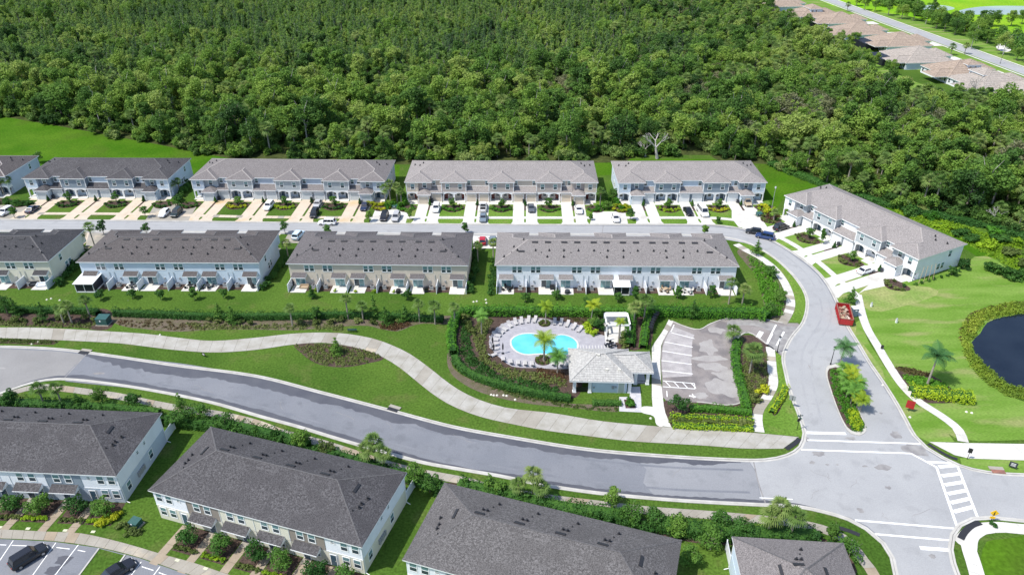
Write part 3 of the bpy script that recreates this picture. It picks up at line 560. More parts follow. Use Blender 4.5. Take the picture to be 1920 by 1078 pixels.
def garage_door(parent, x, y, m, open_=False):
    def fn():
        b = MB(); wd, ht = 2.5, 2.15
        for k in range(4): b.box(-wd/2, wd/2, -.05, 0, k * ht / 4 + .02, (k + 1) * ht / 4 - .02, 0)
        b.box(-wd/2, wd/2, -.03, .0, 0, ht, 0)
        b.box(-wd/2 - .14, -wd/2, -.08, .02, 0, ht + .14, 1); b.box(wd/2, wd/2 + .14, -.08, .02, 0, ht + .14, 1); b.box(-wd/2, wd/2, -.08, .02, ht, ht + .14, 1)
        return b.mesh('garage_door', [M[m], M['trim']])
    return inst('garage_door', cached(('gd', m), fn), parent, (x, y, .02))
def vent_slab(parent, x, y, z, slope_dir, pitch):
    me = cached('vslab', lambda: MB().box(-.68, .68, -.24, .24, 0, .13).mesh('roof_vent', [M['vent']]))
    o = inst('roof_vent', me, parent, (x, y, z)); o.rotation_euler = (math.atan(pitch) * slope_dir, 0, 0); return o
def pipe(parent, x, y, z, big=True):
    me = cached(('pipe', big), lambda: MB().tube((0, 0, -.2), (0, 0, .42 if big else .22), .13 if big else .06, n=8).tube((0, 0, -.1), (0, 0, .06), .26 if big else .12, n=8).mesh('vent_pipe', [M['vent']]))
    return inst('vent_pipe', me, parent, (x, y, z))
EZ = 5.8
def cap_strip(b, p, q, wd=.16, lift=.035):
    p, q = Vector(p), Vector(q); d = (q - p).normalized(); s = d.cross(Vector((0, 0, 1))).normalized() * wd; u = Vector((0, 0, lift))
    b.poly([p - s, q - s, q + u * 1.5, p + u * 1.5]); b.poly([p + u * 1.5, q + u * 1.5, q + s, p + s])
def townhouse(loc, rz, n, u, D, label, roof, base, accent, garage, dcol, front=True, rear=False, pitch=.36, cats=None, cap='cap_pale', endwin=None, awn=(), endup=None):
    W = n * u; e = EZ; o = .4
    root = empty('townhouse_block', (*loc, 0), rz, label, 'townhouses', 'two-storey townhouse blocks')
    # ---- walls
    b = MB(); y1 = 1.8
    b.box(0, W, y1, D, 0, e - .1, 0)
    half = u / 2 + .1
    bays = [(0, u + .25, True)] + [(c * u - half, c * u + half, False) for c in range(2, n - 1, 2)] + [(W - u - .25, W, True)]
    for (x0, x1, endb) in bays:
        if endb:
            lo = x0 < 1; xa = (x0, 3.3) if lo else (x1 - 3.3, x1); xb = (3.3, x1) if lo else (x0, x1 - 3.3)
            b.box(xa[0], xa[1], 0, y1 + .01, 2.75, e - .1, 0 if not endup else 2); b.box(xb[0], xb[1], .8, y1 + .01, 2.9, e - .11, 1)
        else:
            b.box(x0, x1, 0, y1 + .01, 2.75, e - .1, 1)
    b.build('wall', [M[base], M[accent], M[endup or base]], root)
    # ---- garages and porches
    for i in range(n):
        even = i % 2 == 0; even_wall = i * u if even else (i + 1) * u; odd = (i + 1) * u if even else i * u; sgn = 1 if even else -1
        end = i in (0, n - 1); gy = -1.9 if end else -.15
        gx0, gx1 = sorted((odd - sgn * .08, odd - sgn * (u * .5 + .15))); gc = (gx0 + gx1) / 2
        MB().box(gx0, gx1, gy, y1 - .01 if not end else .79, 0, 2.75, 0).build('garage', M[base if end else accent] if True else 0, root)
        # band of trim over the garage
        if front:
            gd = garage_door(root, gc, gy - .004, garage); MB().box(gx0 - .02, gx1 + .02, gy - .03, gy + .01, 2.5, 2.72).build('trim_band', M['trim'], root)
        # porch: arch, post, back wall pieces, door
        px0, px1 = sorted((even_wall + sgn * (.0 if end else .0), odd - sgn * (u * .5 + .17)))
        if front:
            arc = [(px0 + .25, 2.05)] + [(px0 + .25 + (px1 - px0 - .5) * t, 2.05 + .42 * math.sin(PI * t)) for t in np.linspace(.12, .88, 6)] + [(px1 - .25, 2.05), (px1 - .25, 0.03), (px1, 0.03), (px1, 2.76), (px0, 2.76), (px0, 0.03), (px0 + .25, 0.03)]
            MB().prism_y([(float(a), float(c)) for a, c in arc], -.02, .28).build('porch_arch', M['trim'], root)
            MB().box(px0, px1, -.9, y1, 0.0, .06).build('porch_floor', M['concrete_b'] if base != 'slate' else M['concrete'], root)
            door(root, even_wall + sgn * 2.35, y1 - .01, .08, 0, dcol); window(root, even_wall + sgn * 1.05, y1 - .01, .85, 0, .85, 1.3, True)
            inst('wall_lamp', cached('wlamp', lambda: MB().box(-.07, .07, -.16, 0, 0, .34).mesh('wall_lamp', [M['black']])), root, (gx0 + .12 if even else gx1 - .12, gy - .03, 1.9))
        if end and front:
            xo = 0 if i == 0 else W
            MB().box(min(xo, xo + sgn * .2), max(xo, xo + sgn * .2), .0, y1, 0, 2.75).build('porch_side', M['trim'], root) if False else None
    # ---- low roofs over the garages
    b = MB(); bt = MB()
    def lean(x0, x1, ya, yb, za, zb):
        b = MB(); b.poly([(x0, ya, za), (x1, ya, za), (x1, yb, zb), (x0, yb, zb)], 0); bt.box(x0, x1, ya - .04, ya + .02, za - .2, za - .012)
        for x in (x0, x1): b.poly([(x, ya, za), (x, yb, zb), (x, yb, za - .15), (x, ya, za - .15)], 1)
        b.poly([(x0, ya, za - .16), (x0, yb, za - .16), (x1, yb, za - .16), (x1, ya, za - .16)], 1)
        b.build('garage_roof', [M[roof], M['trim']], root)
    for i in range(1, n - 1, 2):
        xa, xb = i * u, i * u
        if i == 1: lean(u + .0, 1.5 * u + .12 + .0, -.55, y1, 2.86, 3.78)
        if i == n - 3: lean(W - 1.5 * u - .12, W - u, -.55, y1, 2.86, 3.78)
    for i in range(3, n - 2, 2): lean(i * u - u * .5 + .1, i * u + u * .5 - .1, -.55, y1, 2.86, 3.78)
    for s in (0, 1):
        b = MB(); x0, x1 = (3.1, u + .3) if s == 0 else (W - u - .3, W - 3.1); ya = -2.3; yb = .85; z0 = 2.86; hw = (x1 - x0) / 2; h = .42 * hw; xc = (x0 + x1) / 2
        b.poly([(x0, ya, z0), (x1, ya, z0), (xc, ya + hw, z0 + h)], 0); b.poly([(x0, ya, z0), (xc, ya + hw, z0 + h), (x0, yb + .1, z0)] if ya + hw > yb else [(x0, ya, z0), (xc, ya + hw, z0 + h), (xc, yb, z0 + h), (x0, yb, z0)], 0)
        b.poly([(x1, ya, z0), (x1, yb, z0), (xc, yb, z0 + h), (xc, ya + hw, z0 + h)], 0)
        b.poly([(x0, ya, z0 - .16), (x0, yb, z0 - .16), (x1, yb, z0 - .16), (x1, ya, z0 - .16)], 1)
        bt.box(x0, x1, ya - .04, ya + .02, z0 - .2, z0 - .012); bt.box(x0 - .04, x0 + .02, ya, 0, z0 - .2, z0 - .012); bt.box(x1 - .02, x1 + .04, ya, 0, z0 - .2, z0 - .012); b.build('garage_roof', [M[roof], M['trim']], root)
    bt.build('trim_band', M['trim'], root)
    # ---- main roof
    p = pitch; b = MB(); xl, xr, yf, yb = -o, W + o, y1 - o, D + o; hm = (yb - yf) / 2; rz_ = e + p * hm; ym = (yf + yb) / 2
    bb = [(x0 - o if not en or x0 > 1 else -o, x1 + o if not en or x1 < W - 1 else W + o, en) for (x0, x1, en) in bays]
    cp = MB(); fa = MB()
    # front slope as pieces between bays plus the part above (kept whole: bays sit into it)
    b.poly([(xl, yf, e), (xr, yf, e), (xr - hm, ym, rz_), (xl + hm, ym, rz_)]) if False else None
    hbs = []
    for (x0, x1, en) in bb: hbs.append(((x0 + x1) / 2, (x1 - x0) / 2, x0, x1, en))
    # lower edge of the main front slope runs along the valleys
    low = []
    for (xc, hb, x0, x1, en) in hbs:
        if x0 < 0: low += [(xc, yf + hb, e + p * hb), (x1, yf, e)]
        elif x1 > W: low += [(x0, yf, e), (xc, yf + hb, e + p * hb)]
        else: low += [(x0, yf, e), (xc, yf + hb, e + p * hb), (x1, yf, e)]
    b.poly(low + [(xr - hm, ym, rz_), (xl + hm, ym, rz_)])
    c0, c1 = hbs[0], hbs[-1]
    b.poly([(xl, -o, e), (c0[0], -o + c0[1], e + p * c0[1]), (c0[0], yf + c0[1], e + p * c0[1]), (xl + hm, ym, rz_), (xl, yb, e)])
    b.poly([(xr, -o, e), (xr, yb, e), (xr - hm, ym, rz_), (c1[0], yf + c1[1], e + p * c1[1]), (c1[0], -o + c1[1], e + p * c1[1])])
    b.poly([(xr, yb, e), (xl, yb, e), (xl + hm, ym, rz_), (xr - hm, ym, rz_)])
    cap_strip(cp, (xl + hm, ym, rz_), (xr - hm, ym, rz_)); cap_strip(cp, (xl, yb, e), (xl + hm, ym, rz_)); cap_strip(cp, (xr, yb, e), (xr - hm, ym, rz_))
    cap_strip(cp, (c0[0], yf + c0[1], e + p * c0[1]), (xl + hm, ym, rz_)); cap_strip(cp, (c1[0], yf + c1[1], e + p * c1[1]), (xr - hm, ym, rz_))
    for (xc, hb, x0, x1, en) in hbs:
        t = e + p * hb
        b.poly([(x0, -o, e), (x1, -o, e), (xc, -o + hb, t)])
        if not x0 < 0: b.poly([(x0, -o, e), (xc, -o + hb, t), (xc, yf + hb, t), (x0, yf, e)])
        if not x1 > W: b.poly([(x1, -o, e), (x1, yf, e), (xc, yf + hb, t), (xc, -o + hb, t)])
        cap_strip(cp, (x0, -o, e), (xc, -o + hb, t)); cap_strip(cp, (x1, -o, e), (xc, -o + hb, t)); cap_strip(cp, (xc, -o + hb, t), (xc, yf + hb, t))
    ro = b.build('roof', M[roof], root); cp.build('ridge_cap', M[cap], ro)
    # fascia and soffit
    out = [(xl, yb), (xl, -o)]
    for k, (xc, hb, x0, x1, en) in enumerate(hbs):
        if k: out += [(x0, yf), (x0, -o)]
        out += [(x1, -o)] + ([(x1, yf)] if k < len(hbs) - 1 else [])
    out += [(xr, yb)]
    fa.poly([(x, y, e - .19) for x, y in reversed(out)])
    for i in range(len(out)):
        a, c = out[i], out[(i + 1) % len(out)]; fa.poly([(*a, e - .19), (*c, e - .19), (*c, e - .004), (*a, e - .004)])
    fa.build('fascia', M['trim'], ro)
    # ---- upstairs windows at the front
    if front:
        for (x0, x1, en) in bays:
            if en:
                lo = x0 < 1
                window(root, 1.75 if lo else W - 1.75, -.001, 3.65); window(root, 4.95 if lo else W - 4.95, .799, 3.75)
            else:
                window(root, (x0 + x1) / 2 - 1.75, -.001, 3.65); window(root, (x0 + x1) / 2 + 1.75, -.001, 3.65)
        for k, (x0, x1, en) in enumerate(bays[:-1]):
            window(root, x1 + .65, y1 - .001, 4.15, 0, .8, 1.2); 
            if k < len(bays) - 1 and k > 0: window(root, bays[k + 1][0] - .65, y1 - .001, 4.15, 0, .8, 1.2)
            MB().box(x1 + .02, bays[k + 1][0] - .02, y1 - .03, y1 + .01, 3.82, 3.95).build('trim_band', M['trim'], root)
        MB().box(0, W, -.0, .0 + .01, 2.7, 2.71).build('trim_band', M['trim'], root) if False else None
        for (x0, x1, en) in bays:
            MB().box(x0 + (0 if x0 > 1 or en and x0 < 1 else 0), (x1 if not en else (3.3 if x0 < 1 else x1)), -.035, .0, 2.66, 2.8).build('trim_band', M['trim'], root) if not en or x0 < 1 else MB().box(x1 - 3.3, x1, -.035, 0, 2.66, 2.8).build('trim_band', M['trim'], root)
            for xx in (x0, x1):
                if en and 1 < xx < W - 1: continue
                MB().box(xx - .09, xx + .09, -.04, .14, 2.8, e - .2).build('corner_board', M['trim'], root)
        for xx in (0, W):
            MB().box(xx - .12 if xx else 0, xx if xx else .12, .3, y1, 2.0, 2.7).build('porch_beam', M['trim'], root)
    # ---- end walls
    for s in endwin or ():
        xx = W + .001 if s > 0 else -.001; r = PI / 2 if s > 0 else -PI / 2
        if s > 0: window(root, xx, D - 4.5, 3.6, r); window(root, xx, 8.2, 1.0, r); window(root, xx, 9.6, 1.0, r)
        else: window(root, xx, D - 4.5, 3.6, r); window(root, xx, 8.2, 1.0, r); window(root, xx, 9.6, 1.0, r)
        MB().tube((xx, D - .3, .15), (xx, D - .3, e - .25), .05, n=6).build('downpipe', M['trim'], root)
    # ---- roof vents
    zr = lambda y: e + p * (yb - y) if y > ym else e + p * (y - yf)
    rv = random.Random(int(loc[0] * 3 + loc[1]))
    if rear:
        for i in range(n):
            for f in (.27, .71):
                x = i * u + f * u
                if xl + hm < x < xr - hm: vent_slab(root, x, ym + .75, zr(ym + .75), -1, p)
                if xl + hm * .7 < x < xr - hm * .7: pipe(root, x + rv.uniform(-.3, .3), ym + 3.1, zr(ym + 3.1))
            pipe(root, i * u + u * (.75 if i % 2 else .3), ym + 4.9, zr(ym + 4.9)); pipe(root, i * u + u * .5, ym + 3.7, zr(ym + 3.7), False)
        for x, rr_ in ((xl + hm - .9, 1), (xr - hm + .9, -1)):
            vent_slab(root, x + rr_ * -.5, ym + 3.4, zr(ym + 3.4), -1, p)
            zz = e + p * min(x - xl, xr - x); pipe(root, x, ym - .6, zz); pipe(root, x + rr_ * -2.2, ym + 1.5, e + p * min(x + rr_ * -2.2 - xl, xr - x - rr_ * -2.2))
    if front:
        for x, s in ((xr - 4.2, 1), (xl + 4.2, -1)):
            zz = e + p * 4.2; pipe(root, x, ym + 1.2, zz); pipe(root, x + s * .9, ym + .2, zz - p * .9); pipe(root, x + s * 2.6, ym + 2.2, zz - p * 2.6)
    # ---- rear face
    if rear:
        for i in range(n):
            even = i % 2 == 0; ew = i * u if even else (i + 1) * u; ow = (i + 1) * u if even else i * u; s = 1 if even else -1
            cx = ow - s * 2.05
            for d in (-.58, .58): window(root, cx + d, D + .001, 3.75, PI, .88, 1.45)
            a0, a1 = sorted((ew + s * .55, ew + s * 3.75))
            aw = MB(); aw.poly([(a1, D + 1.25, 2.72), (a0, D + 1.25, 2.72), (a0 + .0, D, 3.35), (a1, D, 3.35)], 0)
            aw.box(a0, a1, D + 1.18, D + 1.27, 2.54, 2.71, 1); aw.poly([(a0, D, 2.6), (a1, D, 2.6), (a1, D + 1.2, 2.6), (a0, D + 1.2, 2.6)], 1)
            for x in (a0, a1): aw.poly([(x, D, 3.34), (x, D + 1.25, 2.71), (x, D + 1.25, 2.55), (x, D, 2.55)], 1)
            aw.build('patio_canopy', [M[roof], M['trim']], root)
            sc = (a0 + a1) / 2
            sd = inst('sliding_door', cached(('slide', i % 3 == 0), lambda: MB().box(-1.05, -.02, -.02, .0, .06, 2.1, 0 if i % 3 else 2).box(.02, 1.05, -.02, 0, .06, 2.1, 0).box(-1.15, -1.05, -.06, 0, 0, 2.2, 1).box(1.05, 1.15, -.06, 0, 0, 2.2, 1).box(-1.05, 1.05, -.06, 0, 2.1, 2.2, 1).box(-.02, .02, -.04, 0, .06, 2.1, 1).mesh('sliding_door', [M['slider'], M['trim'], M['glass_dn']])), root, (sc, D + .002, .05), PI)
            MB().box(a0 - .1, a1 + .1, D, D + 3.1, 0, .09).build('patio_slab', M['concrete_b'], root)
            inst('downpipe', cached('dpipe', lambda: MB().tube((0, 0, .1), (0, 0, EZ - 2.6), .045, n=6).mesh('downpipe', [M['midgrey']])), root, (ow - s * .55, D + .08, 0))
            inst('electric_meter', cached('meter', lambda: MB().box(-.16, .16, -.0, .14, 0, .45).mesh('electric_meter', [M['ac']])), root, (ow - s * 1.7, D, 1.3))
            ac = inst('air_conditioner', cached('acu', lambda: MB().box(-.4, .4, -.4, .4, .05, .8, 0).tube((0, 0, .8), (0, 0, .84), .33, n=12, m=1).box(-.5, .5, -.5, .5, 0, .05, 2).mesh('air_conditioner', [M['ac'], M['vent'], M['concrete']])), root, (ow - s * 1.35, D + .9, 0))
            sheet('mulch_bed', [(min(ow, a1 if s < 0 else a1), D), (max(ow, a1), D), (max(ow, a1), D + 2.4), (min(ow, a1), D + 2.4)] if s > 0 else [(ow, D), (a0, D), (a0, D + 2.4), (ow, D + 2.4)], .02, M['mulch'], root)
        for i in range(n + 1):
            x = min(max(i * u, .08), W - .08)
            f = empty('privacy_panel', (x, D, 0)); f.parent = root
            inst('board', cached('pboard', lambda: MB().box(-.03, .03, .1, 2.85, .08, 1.85).box(-.05, .05, .1, 2.85, 1.78, 1.88).box(-.05, .05, .1, 2.85, .05, .15).mesh('board', [M['vinyl']])), f)
            for k in (.06, 2.9): inst('post', cached('ppost', lambda: MB().box(-.07, .07, -.07, .07, 0, 1.98).mesh('post', [M['vinyl']])), f, (0, k, 0))
    return root
def row_block(loc, rz, n, u, D, label, roof, upper, lower, accent, dcol, ends=(1,), pitch=.45, cap='cap', upper_mid=None):
    """the lower row: flat-fronted blocks seen from the front"""
    W = n * u; e = EZ; o = .35; p = pitch
    root = empty('townhouse_block', (*loc, 0), rz, label, 'townhouses', 'two-storey townhouse blocks')
    b = MB(); b.box(0, W, 0, D, 2.8, e - .1, 0).box(0, W, .01, D - .01, 0, 2.8, 1)
    b.build('wall', [M[upper], M[lower]], root)
    for i in range(n):
        x0 = i * u; end = i in (0, n - 1)
        if not end:
            am = accent if i in (1, n - 2) else (upper_mid or upper)
            MB().box(x0, x0 + u, -.05, .02, 2.84, e - .12).build('upper_panel', M[am], root)
            for d in (u / 2 - .95, u / 2 + .85): window(root, x0 + d, -.051, 3.75)
            a0, a1 = x0 + .75, x0 + u - .75
            aw = MB(); aw.poly([(a0, -1.25, 2.75), (a1, -1.25, 2.75), (a1, -.05, 3.35), (a0, -.05, 3.35)], 0)
            aw.box(a0, a1, -1.28, -1.18, 2.58, 2.74, 1); aw.poly([(a0, -.02, 2.62), (a0, -1.2, 2.62), (a1, -1.2, 2.62), (a1, -.02, 2.62)], 1)
            for x in (a0, a1): aw.poly([(x, -.03, 3.34), (x, -1.25, 2.74), (x, -1.25, 2.58), (x, -.03, 2.58)], 1)
            aw.build('porch_canopy', [M[roof], M['trim']], root)
            mir = i % 2 == (0 if i < n / 2 else 1); mir = i >= n / 2
            dx, wx = (x0 + u * .44, x0 + u * .74) if (i in (1, 2) and False) or not mir else (x0 + u * .44, x0 + u * .74)
            if i < n / 2 - .5: dx, wx = x0 + u * .66, x0 + u * .36
            else: dx, wx = x0 + u * .42, x0 + u * .72
            door(root, dx, .004, .1, 0, dcol); window(root, wx, .004, 1.25, 0, .95, .95)
            MB().box(dx - .65, dx + .65, -1.15, 0, 0, .1).build('door_step', M['concrete'], root)
            MB().tube((x0 + .1, -.07, .1), (x0 + .1, -.07, 5.6), .045, n=6).build('downpipe', M['trim'], root)
        else:
            mir = i > 0; X = lambda t: (x0 + u - t) if mir else (x0 + t)
            for t in (.95, 2.6): window(root, X(t), -.001, 3.75); window(root, X(t), .006, .95, 0, .95, 1.45)
            window(root, X(4.3), -.001, 4.55, 0, .45, .5)
            xa, xb = sorted((X(3.75), X(5.0)))
            MB().box(xa, xb, -.0, .012, 0.1, 2.45).build('entry_recess', M['midgrey'], root); door(root, X(4.55), .002, .1, 0, dcol, .85)
            MB().box(min(X(0), X(u)), max(X(0), X(u)), -.03, 0, 2.72, 2.86).build('trim_band', M['trim'], root)
    for s in ends:
        xx = W + .002 if s > 0 else -.002; r = PI / 2 if s > 0 else -PI / 2
        window(root, xx, 1.9, 1.0, r, .95, 1.45); window(root, xx, 8.6, 1.0, r, .95, 1.45); window(root, xx, 5.8, 4.35, r, .5, .55); window(root, xx, 7.9, 4.35, r, .5, .55)
        MB().box(xx - .03, xx + .03, 0, D, 2.72, 2.84).build('trim_band', M[lower], root)
        mb = MB()
        for k in range(5): mb.box(min(xx, xx + .25 * s), max(xx, xx + .25 * s), 4.3 + k * .42, 4.62 + k * .42, .95 + .12 * (k % 2), 1.85)
        mb.build('electric_meter', M['ac'], root)
        MB().tube((xx + .06 * s, .15, .15), (xx + .06 * s, .15, 5.6), .05, n=6).tube((xx + .06 * s, .15, .15), (xx + .7 * s, .0, .06), .06, n=6).build('downpipe', M['trim'], root)
        MB().tube((xx + .06 * s, D - .15, .15), (xx + .06 * s, D - .15, 5.6), .05, n=6).tube((xx + .06 * s, D - .15, .15), (xx + .7 * s, D - .3, .06), .06, n=6).build('downpipe', M['trim'], root)
        f = empty('privacy_panel', (W - .1 if s > 0 else .1, D, 0)); f.parent = root
        MB().box(-.03, .03, .1, 3.0, .08, 1.9).build('board', M['vinyl'], f)
        MB().box(-.08, .08, 3.0, 3.15, 0, 2.0).build('post', M['vinyl'], f)
    xl, xr, yf, yb = -o, W + o, -o, D + o; hm = (yb - yf) / 2; zt = e + p * hm; ym = (yf + yb) / 2
    b = MB(); b.poly([(xl, yf, e), (xr, yf, e), (xr - hm, ym, zt), (xl + hm, ym, zt)]).poly([(xr, yb, e), (xl, yb, e), (xl + hm, ym, zt), (xr - hm, ym, zt)])
    b.poly([(xl, yb, e), (xl, yf, e), (xl + hm, ym, zt)]).poly([(xr, yf, e), (xr, yb, e), (xr - hm, ym, zt)])
    ro = b.build('roof', M[roof], root); cp = MB()
    for a, c in [((xl + hm, ym, zt), (xr - hm, ym, zt)), ((xl, yf, e), (xl + hm, ym, zt)), ((xl, yb, e), (xl + hm, ym, zt)), ((xr, yf, e), (xr - hm, ym, zt)), ((xr, yb, e), (xr - hm, ym, zt))]: cap_strip(cp, a, c, .11, .015)
    cp.build('ridge_cap', M[cap], ro)
    fa = MB(); q = [(xl, yf), (xr, yf), (xr, yb), (xl, yb)]; fa.poly([(x, y, e - .19) for x, y in reversed(q)])
    for i in range(4): a, c = q[i], q[(i + 1) % 4]; fa.poly([(*a, e - .19), (*c, e - .19), (*c, e - .004), (*a, e - .004)])
    fa.build('fascia', M['trim'], ro)
    zb = lambda y: e + p * (yb - y)
    for i in range(n):
        if 0 < i < n - 1:
            xm = i * u + u * .35
            vent_slab(root, xm, ym + .75, zb(ym + .75), -1, p); pipe(root, xm + .1, ym + 1.9, zb(ym + 1.9)); pipe(root, xm + .7, ym + 1.9, zb(ym + 1.9)); pipe(root, xm + 1.5, ym + 4.4, zb(ym + 4.4)); pipe(root, xm + 1.0, ym + 3.3, zb(ym + 3.3), False)
    for s in (-1, 1):
        x = (xr - hm + 2.6) if s > 0 else (xl + hm - 2.6); zz = e + p * (hm - 2.6); v = vent_slab(root, x, ym + .4, zz, 0, p); v.rotation_euler = (0, math.atan(p) * s, 0); v.scale = (.3, 3.4, 1)
        for k, (dx, dy) in enumerate([(2.0, -1.4), (2.0, -2.1), (2.4, -.2), (1.4, -3.0)]): pipe(root, x + s * dx * .8, ym + dy, zz - p * dx * .8, k < 3)
    return root
u2 = lambda a: (math.cos(a), math.sin(a))
def eave_origin(x, y, th, off, w=0, dep=0):
    c, s = math.cos(th), math.sin(th); return (x + c * (off + w) - s * (off + dep), y + s * (off + w) + c * (off + dep))
BL = {}
# lower row
BL['A'] = row_block(eave_origin(-57.6 - 34.0 * math.cos(-.065), 78.1 - 34.0 * math.sin(-.065), -.065, .35), -.065, 6, 33.3 / 6, 13.39, 'white and blue grey townhouse block at the lower left, cut by the left edge', 'roof_grey', 'white', 'ltgrey', 'bluegrey', 'door_blue')
BL['B'] = row_block(eave_origin(-51.843, 75.319, -.306, .35), -.306, 6, 33.04 / 6, 13.39, 'cream and taupe townhouse block in the lower row, second from the left', 'roof_grey', 'white', 'cream', 'taupe', 'door_blue', upper_mid='cream')
BL['C'] = row_block(eave_origin(-14.199, 63.201, -.317, .35), -.317, 6, 32.9 / 6, 13.39, 'grey hipped roof townhouse block in the lower row, third from the left', 'roof_soft', 'white', 'blue', 'bluegrey', 'door_blue', ends=())
BL['D'] = row_block(eave_origin(28.3 - .6, 66.75 - 14.1, -.08, .35), -.08, 3, 13.6 / 3, 13.39, 'pale blue townhouse block at the bottom edge beside the wide crossing', 'roof_light', 'blue', 'blue', 'bluegrey', 'door_blue', ends=(-1, 1))
def mid(x, y, th, w, dep, n, **k):
    c, s = math.cos(th), math.sin(th); X = w - .4; Y = dep - .4
    return townhouse((x + c * X - s * Y, y + s * X + c * Y), th + PI, n, (w - .8) / n, dep - .8, front=False, rear=True, **k)
BL['M3'] = mid(-3.797, 141.126, -.022, 53.385, 16.3, 8, label='white and grey townhouse block behind the pool hedge, right end of the middle row', roof='roof_pale', base='white', accent='white', garage='garage_w', dcol='door_blue')
BL['M2'] = mid(-49.876, 142.256, -.031, 40.335, 16.3, 6, label='beige townhouse block in the middle row with cream patios', roof='roof_mid', base='beige', accent='mauve', garage='garage_w', dcol='door_blue', cap='cap')
BL['M1'] = mid(-96.787, 143.419, -.018, 40.929, 16.3, 6, label='pale blue townhouse block in the middle row with a white roofed screen room', roof='roof_brown', base='blue', accent='blue', garage='garage_w', dcol='door_blue', cap='cap', endwin=(-1,))
BL['M0'] = mid(-103.1 - 40.5, 144.2, -.01, 40.5, 16.3, 6, label='cream townhouse block of the middle row, cut by the left edge', roof='roof_dark', base='cream', accent='cream', garage='garage_w', dcol='door_blue', cap='cap', endwin=(-1,))
def top(x, y, x2, y2, n, D, **k):
    th = math.atan2(y2 - y, x2 - x); w = math.hypot(x2 - x, y2 - y)
    return townhouse(eave_origin(x, y, th, .4), th, n, (w - .8) / n, D, **k)
BL['T1'] = top(-137.1, 192.7, -95.7, 191.6, 6, 15.7, label='blue grey townhouse block with grey garage doors, second from the left in the top row', roof='roof_grey', base='blue', accent='bluegrey', garage='garage_g', dcol='door_blue', endwin=(1,), cap='cap')
BL['T2'] = top(-89.7, 191.3, -34.8, 189.2, 8, 15.7, label='light grey townhouse block in the top row with eight garages on tan driveways', roof='roof_light', base='ltgrey', accent='midgrey', garage='garage_g', dcol='door_blue', endwin=(1,))
BL['T3'] = top(-29.5, 188.6, 23.8, 187.6, 8, 15.9, label='beige townhouse block in the top row with red doors in its porches', roof='roof_warm', base='beige', accent='mauve', garage='garage_b', dcol='door_red', endwin=(1,))
BL['T4'] = top(29.1, 187.4, 70.0, 187.2, 6, 15.9, label='blue grey and white townhouse block at the right end of the top row', roof='roof_warm', base='blue', accent='bluegrey', garage='garage_w', dcol='door_blue', endwin=(-1,))
BL['T0'] = top(-183.5, 195.5, -142.6, 194.2, 6, 15.7, label='pale townhouse block at the far left end of the top row, mostly outside the picture', roof='roof_brown', base='ltgrey', accent='midgrey', garage='garage_g', dcol='door_blue', endwin=(1,))
BL['R'] = top(71.7, 178.6, 90.0, 142.7, 6, 15.7, label='white and light grey townhouse block standing at an angle beside the curving street', roof='roof_warm', base='white', accent='midgrey', garage='garage_w', dcol='door_blue', endwin=(1,), endup=None)
# ------------------------------------------------------------------ plants
def np_mesh(name, V, nper, mats, mi=None, smooth=False):
    """V: (n*nper,3) corner array, every nper corners are one face"""
    me = bpy.data.meshes.new(name); nv = len(V); nf = nv // nper
    me.vertices.add(nv); me.vertices.foreach_set('co', np.asarray(V, np.float32).ravel())
    me.loops.add(nv); me.loops.foreach_set('vertex_index', np.arange(nv, dtype=np.int32))
    me.polygons.add(nf); me.polygons.foreach_set('loop_start', np.arange(0, nv, nper, dtype=np.int32)); me.polygons.foreach_set('loop_total', np.full(nf, nper, np.int32))
    for m in mats: me.materials.append(m)
    if mi is not None: me.polygons.foreach_set('material_index', np.asarray(mi, np.int32))
    me.update(calc_edges=True); return me
def leaf_quads(P, Nn, size, rng, asp=.6):
    n = len(P); a = rng.normal(size=(n, 3)); t = np.cross(Nn, a); t /= np.linalg.norm(t, axis=1)[:, None] + 1e-9
    b = np.cross(Nn, t); s = (size * rng.uniform(.6, 1.35, n))[:, None]
    return np.stack([P - t * s, P - b * s * asp, P + t * s, P + b * s * asp], 1).reshape(-1, 3)
def cloud(blobs, n, size, seed, jit=.75, shell=.72, up=.25):
    rng = np.random.default_rng(seed); B = np.array(blobs, float)
    wts = (B[:, 3] * B[:, 4] + B[:, 4] * B[:, 5] + B[:, 3] * B[:, 5]); wts /= wts.sum()
    idx = rng.choice(len(B), n, p=wts); d = rng.normal(size=(n, 3)); d /= np.linalg.norm(d, axis=1)[:, None]
    d[:, 2] = np.where((d[:, 2] < -.25) & (rng.random(n) < .6), -d[:, 2], d[:, 2])
    r = rng.uniform(shell, 1.06, n)[:, None]; P = B[idx, :3] + d * B[idx, 3:] * r
    nn = d + rng.normal(size=(n, 3)) * jit * .6; nn[:, 2] += up; nn /= np.linalg.norm(nn, axis=1)[:, None]
    return leaf_quads(P, nn, size, rng)
def crown_blobs(rx, rz, zc, k, seed, br=.45, flat=1.0, lo=-.75):
    r = random.Random(seed); out = [(0, 0, zc, rx * .55, rx * .55, rz * .7)]
    for i in range(k):
        a = r.uniform(0, 2 * PI); e = r.uniform(lo, 1.0); d = r.uniform(.5, .88)
        x, y, z = math.cos(a) * rx * d * math.cos(e * 1.2), math.sin(a) * rx * d * math.cos(e * 1.2), zc + rz * d * math.sin(e * 1.2)
        q = rx * br * r.uniform(.6, 1.15); out.append((x, y, z, q, q, q * .8 * flat))
    return out
def crown_mesh(name, blobs, n, size, seed, m, **k): return np_mesh(name, cloud(blobs, n, size, seed, **k), 4, [m])
